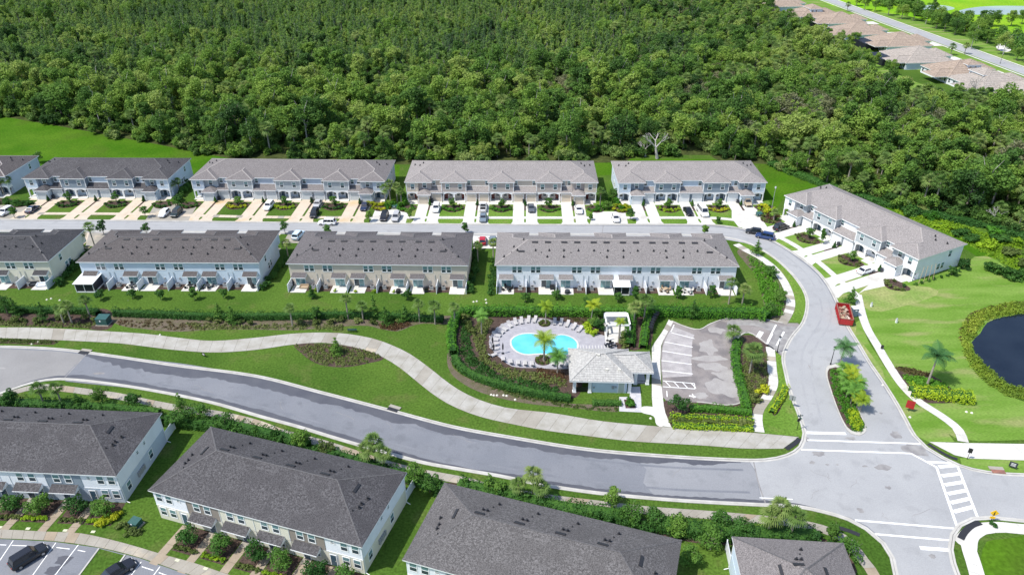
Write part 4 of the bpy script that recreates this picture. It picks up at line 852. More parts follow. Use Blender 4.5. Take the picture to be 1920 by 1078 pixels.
def limbs(h, spread, r0, k, seed, m='trunk', base=.35):
    r = random.Random(seed); b = MB(); top = (r.uniform(-.2, .2), r.uniform(-.2, .2), h * .62)
    b.tube((0, 0, -.1), top, r0, r0 * .6, 7)
    for i in range(k):
        a = 2 * PI * i / k + r.uniform(-.4, .4); z0 = h * r.uniform(base, .6); s = z0 / (h * .62)
        p0 = (top[0] * s, top[1] * s, z0); p1 = (math.cos(a) * spread * .55, math.sin(a) * spread * .55, z0 + h * .2); p2 = (math.cos(a + .3) * spread, math.sin(a + .3) * spread, z0 + h * r.uniform(.28, .42))
        b.tube(p0, p1, r0 * .5, r0 * .32, 5); b.tube(p1, p2, r0 * .32, r0 * .12, 5)
    return b.mesh('trunk', [M[m]])
def fan_palm_mesh(seed, R_=1.7, nf=26, m='leaf_palm', blades=8):
    """crown of a fan palm, centred on the trunk top: crown mesh and a mesh for its dead skirt"""
    rng = random.Random(seed); V = []
    def frond(a, e, L, W_, droop):
        d = Vector((math.cos(a) * math.cos(e), math.sin(a) * math.cos(e), math.sin(e))); side = Vector((-math.sin(a), math.cos(a), 0)); upv = d.cross(side).normalized()
        p = d * L * .42; V.extend([side * .02, p + side * .02, p - side * .02, side * -.02])
        for k in range(blades):
            t = (k / (blades - 1) - .5) * 2.1; q = (d * math.cos(t) + side * math.sin(t)).normalized(); ln = L * .72 * (1 - .15 * abs(t)) * W_
            tip = p + q * ln + Vector((0, 0, -droop * ln)); w_ = q.cross(upv).normalized() * L * .055
            midp = p + q * ln * .5 + Vector((0, 0, -droop * ln * .12 + (.03 if k % 2 else -.03))); V.extend([p, midp - w_, tip, midp + w_])
    for i in range(nf):
        a = i * 2.399 + rng.uniform(-.3, .3); f = i / nf; e = 1.3 - f * 1.75 + rng.uniform(-.2, .2); frond(a, e, R_ * rng.uniform(.8, 1.15), 1, .22 + .38 * f)
    me = np_mesh('crown', np.array([tuple(v) for v in V]), 4, [M[m]])
    V = []
    for i in range(10): frond(i * 2.4, -.95 - rng.uniform(0, .4), R_ * .6, .9, .5)
    return me, np_mesh('dead_fronds', np.array([tuple(v) for v in V]), 4, [M['frond_dead']])
def feather_palm_mesh(seed, R_=2.4, nf=15, m='leaf_palm_g', wid=.75, lift=1.0):
    rng = random.Random(seed); V = []
    for i in range(nf):
        a = i * 2.399 + rng.uniform(-.2, .2); e = lift * (1.25 - 1.25 * i / nf) + rng.uniform(-.1, .1); L = R_ * rng.uniform(.9, 1.1)
        d = Vector((math.cos(a), math.sin(a), 0)); side = Vector((-math.sin(a), math.cos(a), 0)); pts = []
        p = Vector((0, 0, 0)); ang = e; k = 8
        for j in range(k + 1): pts.append(p.copy()); p = p + (d * math.cos(ang) + Vector((0, 0, math.sin(ang)))) * L / k; ang -= (.16 + .05 * (e < .4)) 
        for j in range(k):
            q0, q1 = pts[j], pts[j + 1]; V.extend([q0 + side * .03, q1 + side * .03, q1 - side * .03, q0 - side * .03])
            t = (j + .5) / k; lw = wid * math.sin(PI * min(1, t * .85 + .15)) * L / 2.4
            for s in (-1, 1):
                for h_ in (0.0, .5):
                    b0 = q0.lerp(q1, h_); b1 = q0.lerp(q1, h_ + .42); tip = b1 + side * s * lw + (q1 - q0) * .6 + Vector((0, 0, -lw * .38)); V.extend([b0, b1, tip, tip - (q1 - q0) * .25])
    return np_mesh('crown', np.array([tuple(v) for v in V]), 4, [M[m]])
def palm_trunk_mesh(h, r0, m='palm_trunk', lean=(0, 0), swell=1.0):
    b = MB(); n = 5
    for i in range(n):
        t0, t1 = i / n, (i + 1) / n; f = lambda t: (lean[0] * t * t, lean[1] * t * t, h * t); b.tube(f(t0), f(t1), r0 * (1 - .25 * t0) * (swell if i == 0 else 1), r0 * (1 - .25 * t1), 7)
    return b.mesh('trunk', [M[m]])
# kinds ---------------------------------------------------------------
FAN = [fan_palm_mesh(s) for s in (1, 2, 3)]
def fan_palm(x, y, h=4.0, R_=1.7, label='', group=None, m=None, skirt=True, name='fan_palm', cat='palm'):
    o = empty(name, (x, y, 0), rnd.uniform(0, 6), label, cat, group); k = rnd.randrange(3); hq = round(h * 2) / 2
    inst('trunk', cached(('pt', hq), lambda: palm_trunk_mesh(hq, .17)), o)
    s = R_ / 1.7; inst('crown', FAN[k][0], o, (0, 0, hq), rnd.uniform(0, 6), s)
    if skirt: inst('dead_fronds', FAN[k][1], o, (0, 0, hq), 0, s)
    return o
def feather_palm(x, y, h, R_, label, m='leaf_palm_g', group=None, r0=.14, lean=(0, 0), tm='palm_trunk', shaft=True):
    o = empty('feather_palm', (x, y, 0), rnd.uniform(0, .5), label, 'palm', group)
    inst('trunk', palm_trunk_mesh(h, r0, tm, lean, 1.3), o)
    inst('crown', cached(('fp', m, round(R_, 1)), lambda: feather_palm_mesh(int(R_ * 10), R_, 15, m)), o, (lean[0], lean[1], h + .3), rnd.uniform(0, 6))
    if shaft: inst('crown_shaft', cached(('cs', r0), lambda: MB().tube((0, 0, -.1), (0, 0, .6), r0 * .9, r0 * .5, 7).mesh('crown_shaft', [M['leaf_palm_g']])), o, (lean[0], lean[1], h))
    return o
def tree(x, y, h, rx, label, m='leaf_tree', group=None, n=900, size=.17, k=13, name='garden_tree', zc=.56, rz=None, seed=None, cat='tree', sub=3):
    s = rnd.randrange(sub); key = ('tr', m, round(h), round(rx * 2), s); rz = rz or h * .44
    o = empty(name, (x, y, 0), rnd.uniform(0, 6), label, cat, group)
    inst('trunk', cached(('lm', round(h), round(rx * 2)), lambda: limbs(h, rx * .55, .035 * h ** .9 * .7, 4, 5)), o)
    inst('crown', cached(key, lambda: crown_mesh('crown', crown_blobs(rx, rz, h * zc, k, s * 31 + int(h * 3), br=.36), int(n * 1.25), size, s + 11, M[m])), o)
    return o
def conifer(x, y, h, rx, label, m='leaf_tree', group=None, name='young_pine'):
    rx *= 1.3; h *= 1.1
    key = ('con', round(h), round(rx * 2), m)
    def fn():
        bl = [(math.cos(i * 2.4) * rx * .35 * (1 - i / 11), math.sin(i * 2.4) * rx * .35 * (1 - i / 11), h * (.18 + .78 * i / 10), rx * (.75 - .06 * i), rx * (.75 - .06 * i), h * .06) for i in range(11)]
        return crown_mesh('crown', bl, 900, .15, 3, M[m], shell=.3)
    o = empty(name, (x, y, 0), rnd.uniform(0, 6), label, 'tree', group)
    inst('trunk', cached(('ct', round(h)), lambda: MB().tube((0, 0, 0), (0, 0, h * .9), .09, .03, 6).mesh('trunk', [M['trunk']])), o); inst('crown', cached(key, fn), o); return o
SHM = {}
def shrub(x, y, r=.6, h=.8, m='leaf_dark', label='', group=None, name='shrub', z=0, var=4):
    key = ('sh', m, rnd.randrange(var))
    me = cached(key, lambda: crown_mesh('shrub', crown_blobs(1, .8, .6, 7, key[2] * 5 + 1, br=.5), 420, .17, key[2] + 2, M[m], shell=.6))
    if name == 'shrub': name = {'leaf_yellow': 'yellow_shrub', 'leaf_lime': 'lime_shrub', 'leaf_tuft': 'grass_clump', 'leaf_red': 'russet_shrub', 'leaf_hedge': 'leafy_shrub'}.get(m, name)
    o = inst(name, me, None, (x, y, z), rnd.uniform(0, 6), (r, r * rnd.uniform(.85, 1.15), h / 1.3)); return tag(o, label, name.replace('_', ' '), group)
def hedge(px, wd, h, label, m='leaf_hedge', dens=55, size=.15, world=False, name='hedge', seed=3, group=None):
    c = px if world else curve(px, step=1.0); rng = np.random.default_rng(seed); L = plen(c); n = int(L * dens * (wd + 2 * h) / 3); P = np.array(c); d = np.r_[0, np.cumsum(np.linalg.norm(np.diff(P, axis=0), axis=1))]
    t = rng.uniform(0, d[-1], n); X = np.interp(t, d, P[:, 0]); Y = np.interp(t, d, P[:, 1]); e = .3
    tx = np.interp(t + e, d, P[:, 0]) - np.interp(t - e, d, P[:, 0]); ty = np.interp(t + e, d, P[:, 1]) - np.interp(t - e, d, P[:, 1]); q = np.hypot(tx, ty) + 1e-9; nx, ny = -ty / q, tx / q
    ang = rng.uniform(-.18, PI + .18, n); lump = 1 + .20 * np.sin(t * 1.9 + seed) * np.sin(t * .53 + seed) + .10 * np.sin(t * 4.7) + rng.normal(0, .05, n); off = np.sign(np.cos(ang)) * np.abs(np.cos(ang)) ** .6 * wd / 2 * lump; zz = np.clip(np.abs(np.sin(ang)) ** .55, 0, 1) * h * lump * np.where(ang < 0, .1, 1)
    low = rng.random(n) < .25; zz = np.where(low, rng.uniform(.05, .8, n) * h, zz); off = np.where(low, np.sign(off) * wd / 2 * rng.uniform(.85, 1.0, n), off)
    PP = np.stack([X + nx * off, Y + ny * off, zz], 1); NN = np.stack([nx * np.cos(ang), ny * np.cos(ang), np.abs(np.sin(ang)) + .2], 1) + rng.normal(size=(n, 3)) * .55; NN /= np.linalg.norm(NN, axis=1)[:, None]
    V = leaf_quads(PP, NN, size, rng)
    o = bpy.data.objects.new(name, np_mesh(name, V, 4, [M[m]])); link(o)
    # woody core so that nothing shows through
    b = MB(); A, B = offset(c, wd * .32), offset(c, -wd * .32)
    for i in range(len(c) - 1):
        b.poly([(*A[i], h * .72), (*A[i + 1], h * .72), (*B[i + 1], h * .72), (*B[i], h * .72)])
        b.poly([(*A[i], 0), (*A[i + 1], 0), (*A[i + 1], h * .72), (*A[i], h * .72)]); b.poly([(*B[i], 0), (*B[i + 1], 0), (*B[i + 1], h * .72), (*B[i], h * .72)])
    b.build('inner_twigs', M['leaf_dark'], o)
    return tag(o, label, 'hedge', group)
def cover(poly_or_px, n, size, m, name, h=.35, seed=1, world=False, label=None):
    """ground cover too fine to count"""
    poly = poly_or_px if world else G(poly_or_px); pts = scatter(poly, n, 0.02, random.Random(seed)); rng = np.random.default_rng(seed); P = []; NN = []
    for (x, y) in pts:
        k = 16; a = rng.uniform(0, 2 * PI, k); r = rng.uniform(0, size * 2.2, k); z = rng.uniform(.1, 1, k) * h * (1.1 - r / (size * 2.6)); P.append(np.stack([x + np.cos(a) * r, y + np.sin(a) * r, z], 1)); q = np.stack([np.cos(a), np.sin(a), np.full(k, .9)], 1) + rng.normal(size=(k, 3)) * .4; NN.append(q / np.linalg.norm(q, axis=1)[:, None])
    if not P: return None
    V = leaf_quads(np.concatenate(P), np.concatenate(NN), size, rng, .35); o = bpy.data.objects.new(name, np_mesh(name, V, 4, [M[m]])); link(o)
    tag(o, label or ('patch of ' + name.replace('_', ' ') + ' in a planting bed'), name.replace('_', ' '), None, 'stuff'); return o
# ------------------------------------------------------------------ the wood
def forest_meshes():
    out = []
    def merged(name, parts):
        """parts: list of meshes with offset; joined into one mesh with their materials"""
        import bmesh
        bm = bmesh.new(); mats = []
        for me, off, sc in parts:
            k = len(bm.faces); nv = len(bm.verts); bm.from_mesh(me); bm.verts.ensure_lookup_table(); bm.faces.ensure_lookup_table()
            for v in bm.verts[nv:]: v.co = v.co * sc + Vector(off)
            mi = []
            for q in me.materials:
                if q not in mats: mats.append(q)
                mi.append(mats.index(q))
            for f in bm.faces[k:]: f.material_index = mi[f.material_index] if f.material_index < len(mi) else 0
        me = bpy.data.meshes.new(name); bm.to_mesh(me); bm.free()
        for q in mats: me.materials.append(q)
        return me
    specs = []
    for s in range(6):
        h = 8.5 + s % 3 * 1.4; rx = 3.2 + (s % 2) * .9
        cr = crown_mesh('crown', crown_blobs(rx, h * .42, h * .56, 17, s * 7 + 1, br=.34), 2600, .25, s, M['leaf_forest'], shell=.5, jit=1.2)
        specs.append(('broadleaf', cr, limbs(h, rx * .5, .2, 4, s, 'dead' if s == 5 else 'trunk')))
    for s in range(3):
        cr = crown_mesh('crown', [(random.Random(s * 9 + i).uniform(-1, 1), random.Random(s * 5 + i).uniform(-1, 1), 3 + i * .75, 1.3 - i * .06, 1.3 - i * .06, .75) for i in range(11)], 1000, .23, s + 50, M['leaf_feather'], shell=.2, jit=1.2)
        specs.append(('feathery', cr, limbs(10.5, .9, .12, 5, s + 3, 'dead')))
    for s in range(2):
        cr = crown_mesh('crown', crown_blobs(3.0, 2.6, 4.6, 12, s * 3 + 90, br=.4), 1100, .24, s + 70, M['leaf_olive'], shell=.4, jit=1.2)
        specs.append(('olive', cr, limbs(7.5, 2.2, .2, 6, s + 13, 'dead')))
    palms = [('palm', FAN[s][0], FAN[s][1], palm_trunk_mesh(6.5, .2)) for s in range(3)]
    me = []
    for k, cr, tr in specs: me.append((k, merged('forest_tree', [(cr, (0, 0, 0), 1), (tr, (0, 0, 0), 1)]), cr, tr))
    for k, a, b, tr in palms: me.append((k, merged('forest_palm', [(a, (0, 0, 6.5), 1.25), (b, (0, 0, 6.5), 1.25), (tr, (0, 0, 0), 1)]), a, tr))
    return me
FM = forest_meshes()
BUSH = [crown_mesh('forest_bush', crown_blobs(2.3, 1.7, 1.5, 10, s * 3 + 40, br=.42), 900, .27, s + 33, M[('leaf_forest', 'leaf_palm')[s == 2]], shell=.5, jit=1.1) for s in range(3)]
# 0-5 broadleaf, 6-8 feathery, 9-10 olive, 11-13 palm
def forest():
    r = random.Random(42); poly = FOREST; xs = [p[0] for p in poly]; ys = [p[1] for p in poly]; step = 4.9; pts = []
    y = min(ys)
    edge = FOREST
    def edist(x, y):
        best = 1e9
        for i in range(len(edge)):
            a, b = edge[i], edge[(i + 1) % len(edge)]; dx, dy = b[0] - a[0], b[1] - a[1]; t = max(0, min(1, ((x - a[0]) * dx + (y - a[1]) * dy) / (dx * dx + dy * dy + 1e-9)))
            best = min(best, math.hypot(x - a[0] - t * dx, y - a[1] - t * dy))
        return best
    while y < 560:
        x = -0.72 * y - 40
        while x < 0.72 * y + 40:
            px, py = x + r.uniform(-.45, .45) * step, y + r.uniform(-.45, .45) * step
            if inside((px, py), poly) and px < 0.70 * py + 36 and px > -.70 * py - 36: pts.append((px, py))
            x += step
        y += step * .9
    items = []
    for (x, y) in pts:
        ed = edist(x, y) if y < 330 else 99
        n1 = noise.noise(Vector((x * .012, y * .012, 3))); n2 = noise.noise(Vector((x * .03, y * .03, 9)))
        feather = min(1, max(0, (y - 265) / 90)) * (1 if x < 40 else max(0, 1 - (x - 40) / 60)) * .9
        u = r.random(); sc = r.uniform(.65, 1.15) if r.random() < .8 else r.uniform(1.15, 1.6)
        if ed < 2.2 and r.random() < .5: continue
        if ed > 8 and r.random() < .10: continue
        if ed < 16 and u < .30: v = 11 + r.randrange(3); sc = r.uniform(.6, 1.05)
        elif u < feather + n1 * .3: v = 6 + r.randrange(3); sc = r.uniform(.65, 1.15)
        elif n2 > .22 and x > -10 and r.random() < .5: v = 9 + r.randrange(2)
        elif r.random() < .12 + (.16 if x > 40 else 0): v = 11 + r.randrange(3); sc = r.uniform(.85, 1.3)
        else: v = r.randrange(6)
        if ed < 4: sc *= .72
        if v < 11: sc *= 1 - .28 * min(1, max(0, (y - 290) / 140))
        if y > 320 and r.random() < .55: items.append((x + r.uniform(-2.4, 2.4), y + r.uniform(-2.4, 2.4), (6 + r.randrange(3)) if u < .6 else r.randrange(6), sc * r.uniform(.6, .9), r.uniform(0, 6.3), 99))
        items.append((x, y, v, sc, r.uniform(0, 2 * PI), ed))
        if ed < 30 or r.random() < .65:
            for _ in range(3 if ed < 5 else 2 if ed < 14 else 1): items.append((x + r.uniform(-2.6, 2.6), y + r.uniform(-2.6, 2.6), 14 + r.randrange(3), r.uniform(.7, 1.35), r.uniform(0, 2 * PI), ed))
    # size on the picture decides which are built one by one
    items.sort(key=lambda q: q[1] - (8 if q[5] < 4 else 0))
    cnt = {'tree': 0, 'palm': 0, 'bush': 0}; rest = []
    for it in items:
        x, y, v, sc, a, ed = it; k = 'bush' if v >= 14 else 'palm' if v >= 11 else 'tree'
        vis = (-.70 * y - 6 < x < .70 * y + 6)
        if vis and cnt[k] < 295:
            cnt[k] += 1
            zone = 'behind the top row' if x < 72 else 'behind the angled block'
            if ed < 12: zone = 'behind the far left meadow' if x < -96 else 'behind the light grey block' if x < -32 else 'behind the beige top block' if x < 27 else 'behind the right end top block' if x < 72 else 'behind the angled block'
            else: zone = 'deep in the left part of the wood' if x < -60 else 'deep in the middle of the wood' if x < 60 else 'deep in the right part of the wood'
            if v >= 14:
                lab = 'leafy understory bush ' + ('at the wood edge ' + zone if ed < 12 else zone); o = inst('forest_bush', BUSH[v - 14], None, (x, y, 0), a, sc); tag(o, lab, 'bush', lab.replace('bush', 'bushes', 1))
            elif v >= 11:
                lab = 'fan palm with hanging dead fronds ' + ('at the wood edge ' + zone if ed < 12 else zone)
                o = empty('forest_palm', (x, y, 0), a, lab, 'palm', lab.replace('fan palm', 'fan palms')); h = 6.5 * sc
                inst('trunk', FM[v][3], o, (0, 0, 0), 0, sc); inst('crown', FM[v][2], o, (0, 0, 6.5 * sc), 0, 1.25 * sc); inst('dead_fronds', FAN[v - 11][1], o, (0, 0, 6.5 * sc), 0, 1.25 * sc)
            else:
                kd = FM[v][0]
                lab = {'broadleaf': 'dense broadleaf tree', 'feathery': 'slim feathery pale green tree', 'olive': 'thin olive green tree with pale limbs'}[kd] + (' at the wood edge ' if ed < 12 else ' ') + zone
                o = empty('forest_tree', (x, y, 0), a, lab, 'tree', lab.replace(' tree', ' trees', 1))
                inst('trunk', FM[v][3], o, None, 0, sc); inst('crown', FM[v][2], o, None, 0, sc)
        else: rest.append(it)
    me = bpy.data.meshes.new('forest'); me.from_pydata([(q[0], q[1], 0) for q in rest], [], []); me.update()
    for nm, ty, vals in (('variant', 'INT', [q[2] for q in rest]), ('turn', 'FLOAT', [q[4] for q in rest]), ('grow', 'FLOAT', [q[3] for q in rest])):
        at = me.attributes.new(nm, ty, 'POINT'); at.data.foreach_set('value', vals)
    me.materials.append(M['leaf_forest'])
    o = bpy.data.objects.new('forest', me); link(o); tag(o, 'dense green wood filling the land behind the townhouses', 'forest', None, 'stuff')
    col = bpy.data.collections.new('forest_sources')
    for i, q in enumerate(FM + [(0, b_) for b_ in BUSH]): s = bpy.data.objects.new('source_tree_%02d' % i, q[1]); col.objects.link(s)
    ng = bpy.data.node_groups.new('forest', 'GeometryNodeTree'); ng.interface.new_socket('Geometry', in_out='INPUT', socket_type='NodeSocketGeometry'); ng.interface.new_socket('Geometry', in_out='OUTPUT', socket_type='NodeSocketGeometry')
    A = ng.nodes.new; gi, go = A('NodeGroupInput'), A('NodeGroupOutput'); ip = A('GeometryNodeInstanceOnPoints'); ci = A('GeometryNodeCollectionInfo'); ci.inputs[0].default_value = col; ci.inputs[1].default_value = True; ci.inputs[2].default_value = True
    def attr(nm, ty): n_ = A('GeometryNodeInputNamedAttribute'); n_.data_type = ty; n_.inputs[0].default_value = nm; return [q for q in n_.outputs if q.enabled][0]
    L = ng.links.new; L(gi.outputs[0], ip.inputs['Points']); L(ci.outputs[0], ip.inputs['Instance']); ip.inputs['Pick Instance'].default_value = True
    L(attr('variant', 'INT'), ip.inputs['Instance Index']); cx = A('ShaderNodeCombineXYZ'); L(attr('turn', 'FLOAT'), cx.inputs[2]); L(cx.outputs[0], ip.inputs['Rotation']); L(attr('grow', 'FLOAT'), ip.inputs['Scale']); L(ip.outputs[0], go.inputs[0])
    md = o.modifiers.new('forest', 'NODES'); md.node_group = ng
    print('forest', len(items), 'rest', len(rest), cnt)
forest()
# undergrowth along the front edge of the wood
ue = catmull(G([(1445, 308), (1500, 331), (1560, 353), (1640, 379), (1700, 393), (1780, 411), (1860, 428), (1960, 458)]), step=2)
hedge(ue, 4.0, 1.4, 'low undergrowth along the wood beside the angled townhouse block', 'leaf_dark', 20, .26, True, 'undergrowth', 6)['kind'] = 'stuff'
for i, (px, py) in enumerate([(1668, 385), (1705, 405), (1745, 412), (1770, 430), (1800, 440), (1822, 452), (1850, 465), (1875, 452), (1895, 478), (1915, 500), (1730, 396), (1860, 440), (1905, 462)]):
    x, y = g(px, py); shrub(x, y, rnd.uniform(1.4, 2.6), rnd.uniform(1.3, 2.6), rnd.choice(['leaf_hedge', 'leaf_tree', 'leaf_tuft', 'leaf_lime']), 'large wild bush on the brushy bank between the lawn and the wood', 'wild bushes on the brushy bank')
cover([(1650, 378), (1750, 405), (1830, 432), (1915, 460), (1915, 510), (1860, 485), (1800, 448), (1700, 408)], 700, .28, 'leaf_lime', 'rough_scrub', .5, 4)
# dead tree in the clearing
def dead_tree(px, py, h, label, seed, s=1.0):
    r = random.Random(seed); x, y = g(px, py); o = empty('dead_tree', (x, y, 0), 0, label, 'dead tree'); b = MB(); br = MB()
    b.tube((0, 0, 0), (-.6 * s, .3, h * .42), .42 * s, .28 * s, 8)
    def grow(bb, p, d, L, rr, k):
        q = p + d * L; bb.tube(p, q, rr, rr * .6, 6)
        if k: 
            for _ in range(2 if k < 3 else 3): grow(bb, q, (d + Vector((r.uniform(-.8, .8), r.uniform(-.8, .8), r.uniform(-.2, .5)))).normalized(), L * .72, rr * .58, k - 1)
    for a in (2.7, .4, 3.6, 1.6): grow(br, Vector((-.6 * s, .3, h * .42)), Vector((math.cos(a) * .8, math.sin(a) * .5, .8)).normalized(), h * .26, .2 * s, 3)
    b.build('trunk', M['dead'], o); br.build('branches', M['dead'], o); return o
dead_tree(1232, 298, 8.5, 'large bleached dead tree with bare spreading limbs in the clearing behind the top row', 3, 1.2)
dead_tree(1210, 294, 5, 'smaller dead limb tree beside the large bleached one in the clearing', 6, .8)
dead_tree(1830, 195, 10, 'bare pale tree with twisted limbs beside the far houses', 9, 1)
dead_tree(1866, 425, 5, 'small bare dead snag on the brushy bank at the right', 12, .6)
# ------------------------------------------------------------------ hedges
HEDGES = [
 ([(-60, 584), (0, 584), (90, 586), (180, 588), (186, 592)], 1.6, 1.5, 'dark hedge behind the middle row, left of the green transformer box', 'leaf_dark'),
 ([(215, 591), (300, 594), (400, 598), (480, 598), (560, 597), (650, 595), (740, 598), (832, 603)], 1.7, 1.6, 'long dark hedge along the brown mulch strip behind the middle row', 'leaf_dark'),
 ([(862, 592), (900, 590), (1000, 590), (1100, 591), (1180, 592)], 2.2, 2.2, 'tall green hedge between the pool terrace and the white townhouses', 'leaf_hedge'),
 ([(1186, 588), (1240, 590), (1300, 592), (1360, 593), (1425, 594), (1440, 601)], 2.8, 2.3, 'bright green hedge between the parking lot and the white townhouses', 'leaf_hedge'),
 ([(858, 594), (850, 615), (846, 640), (850, 668)], 1.8, 1.9, 'short dark hedge along the left side of the pool garden', 'leaf_hedge'),
 ([(852, 672), (862, 690), (890, 708), (930, 722), (980, 735), (1030, 745), (1070, 750)], 1.8, 1.3, 'curved dark green hedge below the pool terrace', 'leaf_dark'),
 ([(1183, 592), (1181, 620), (1180, 652)], 2.1, 1.6, 'green hedge between the pool cabana and the mailboxes', 'leaf_hedge'),
 ([(1220, 592), (1212, 612), (1208, 635), (1205, 655)], 1.6, 1.4, 'narrow green hedge behind the black mailboxes', 'leaf_hedge'),
 ([(1110, 758), (1165, 758)], 1.3, .9, 'small dark hedge at the front wall of the pool house', 'leaf_dark'),
 ([(1292, 769), (1340, 770), (1408, 777)], 1.5, 1.2, 'dark green hedge at the lower end of the parking lot', 'leaf_hedge'),
 ([(1256, 782), (1300, 785), (1350, 787), (1412, 791)], 1.1, .8, 'upper yellow green hedge row beside the wide walk', 'leaf_lime'),
 ([(1260, 799), (1300, 802), (1360, 804), (1412, 806)], 1.3, .8, 'lower bright yellow green hedge row beside the wide walk', 'leaf_lime'),
 ([(1383, 640), (1378, 665), (1382, 700), (1393, 740), (1400, 770)], 1.7, 1.1, 'green hedge along the curved edge of the parking lot', 'leaf_hedge'),
 ([(1446, 776), (1458, 758), (1468, 742), (1473, 728)], 1.1, .9, 'lime hedge between the narrow walk and the entrance street', 'leaf_lime'),
 ([(1704, 738), (1740, 742), (1780, 747), (1822, 752)], 2.6, 1.7, 'large yellow green hedge behind the red sign', 'leaf_lime'),
 ([(-60, 766), (0, 762), (70, 764), (150, 768), (230, 774), (300, 782)], 2.4, 1.8, 'dark hedge behind the lower left townhouse block', 'leaf_dark'),
 ([(318, 792), (380, 800), (440, 806), (520, 824), (580, 842)], 2.4, 1.8, 'dark hedge between the lower sidewalk and the cream townhouse block', 'leaf_dark'),
 ([(600, 850), (680, 874), (760, 898), (830, 920)], 2.0, 1.6, 'dark hedge beside the sidewalk above the right half of the cream block', 'leaf_dark'),
 ([(860, 915), (960, 938), (1060, 960), (1150, 972), (1200, 986)], 2.5, 1.9, 'dark hedge above the third block of the lower row', 'leaf_dark'),
 ([(1215, 984), (1280, 996), (1350, 1003), (1430, 1009), (1530, 1014)], 3.0, 2.0, 'broad dark hedge beside the sidewalk at the lower right', 'leaf_dark')]
for i, (px, wd, h, lab, m) in enumerate(HEDGES): hedge(px, wd, h, lab, m, 75 if m != 'leaf_lime' else 95, .14, seed=i + 3)
# ------------------------------------------------------------------ ground cover
cover([(552, 647), (612, 646), (690, 657), (716, 670), (690, 680), (650, 687), (610, 685), (585, 677)], 420, .16, 'leaf_tuft', 'tuft_grass', .5, 3)
cover([(0, 636), (60, 638), (108, 641), (100, 645), (0, 643)], 130, .15, 'leaf_tuft', 'tuft_grass', .5, 5)
cover([(0, 602), (60, 602), (140, 606), (190, 604), (170, 615), (0, 612)], 160, .18, 'leaf_tuft', 'tuft_grass', .5, 6)
cover([(345, 606), (480, 610), (560, 606), (650, 611), (640, 620), (560, 618), (480, 617), (370, 618)], 260, .18, 'leaf_tuft', 'tuft_grass', .5, 7)
cover([(215, 598), (300, 602), (385, 608), (385, 620), (300, 618), (225, 610)], 120, .16, 'leaf_red', 'russet_ground_cover', .3, 8)
cover([(712, 608), (760, 604), (770, 610), (740, 620), (715, 616)], 130, .2, 'leaf_red', 'russet_ground_cover', .6, 9)
cover([(866, 600), (885, 600), (880, 640), (890, 670), (930, 700), (1000, 715), (1050, 728), (1040, 736), (960, 722), (895, 698), (864, 668)], 330, .22, 'leaf_dark', 'garden_ground_cover', .5, 33)
cover([(885, 620), (905, 600), (925, 600), (912, 625), (910, 650), (920, 675), (950, 690), (1010, 700), (1060, 712), (1060, 725), (960, 712), (900, 680)], 420, .2, 'leaf_tuft', 'garden_ground_cover', .6, 10)
cover([(960, 598), (1100, 598), (1130, 606), (1090, 606), (1060, 598)], 60, .18, 'leaf_red', 'russet_ground_cover', .4, 11)
cover([(1005, 690), (1060, 700), (1070, 715), (1010, 710)], 90, .18, 'leaf_red', 'russet_ground_cover', .4, 12)
cover([(1680, 690), (1700, 690), (1745, 702), (1735, 706), (1700, 700)], 90, .2, 'leaf_red', 'russet_ground_cover', .5, 13)
cover([(1690, 702), (1740, 710), (1772, 720), (1780, 730), (1710, 724)], 200, .2, 'leaf_hedge', 'garden_ground_cover', .5, 14)
cover([(1556, 695), (1580, 695), (1590, 715), (1598, 745), (1612, 785), (1622, 800), (1612, 812), (1598, 808), (1580, 780), (1562, 735)], 420, .18, 'leaf_hedge', 'garden_ground_cover', .6, 15)
cover([(1588, 770), (1606, 770), (1618, 800), (1608, 810), (1596, 800)], 200, .16, 'leaf_lime', 'lime_ground_cover', .7, 16)
cover([(1395, 645), (1425, 645), (1438, 665), (1440, 710), (1412, 765), (1395, 745), (1392, 700)], 380, .18, 'leaf_tuft', 'garden_ground_cover', .5, 17)
cover([(1400, 480), (1435, 500), (1455, 530), (1468, 560), (1468, 595), (1440, 590), (1430, 555)], 420, .22, 'leaf_hedge', 'garden_ground_cover', .9, 18)
for i, rp in enumerate(REEDS): cover(rp, 900, .24, 'leaf_reed', 'pond_reeds', .9, 20 + i, True)
cover([(1820, 588), (1866, 572), (1925, 566), (1925, 575), (1866, 583), (1835, 600), (1812, 640), (1800, 640), (1802, 612)], 160, .22, 'leaf_red', 'russet_ground_cover', .4, 31)
cover([(1090, 762), (1158, 766), (1156, 772), (1080, 766), (990, 750), (920, 730), (925, 726)], 150, .16, 'leaf_tuft', 'tuft_grass', .3, 32)
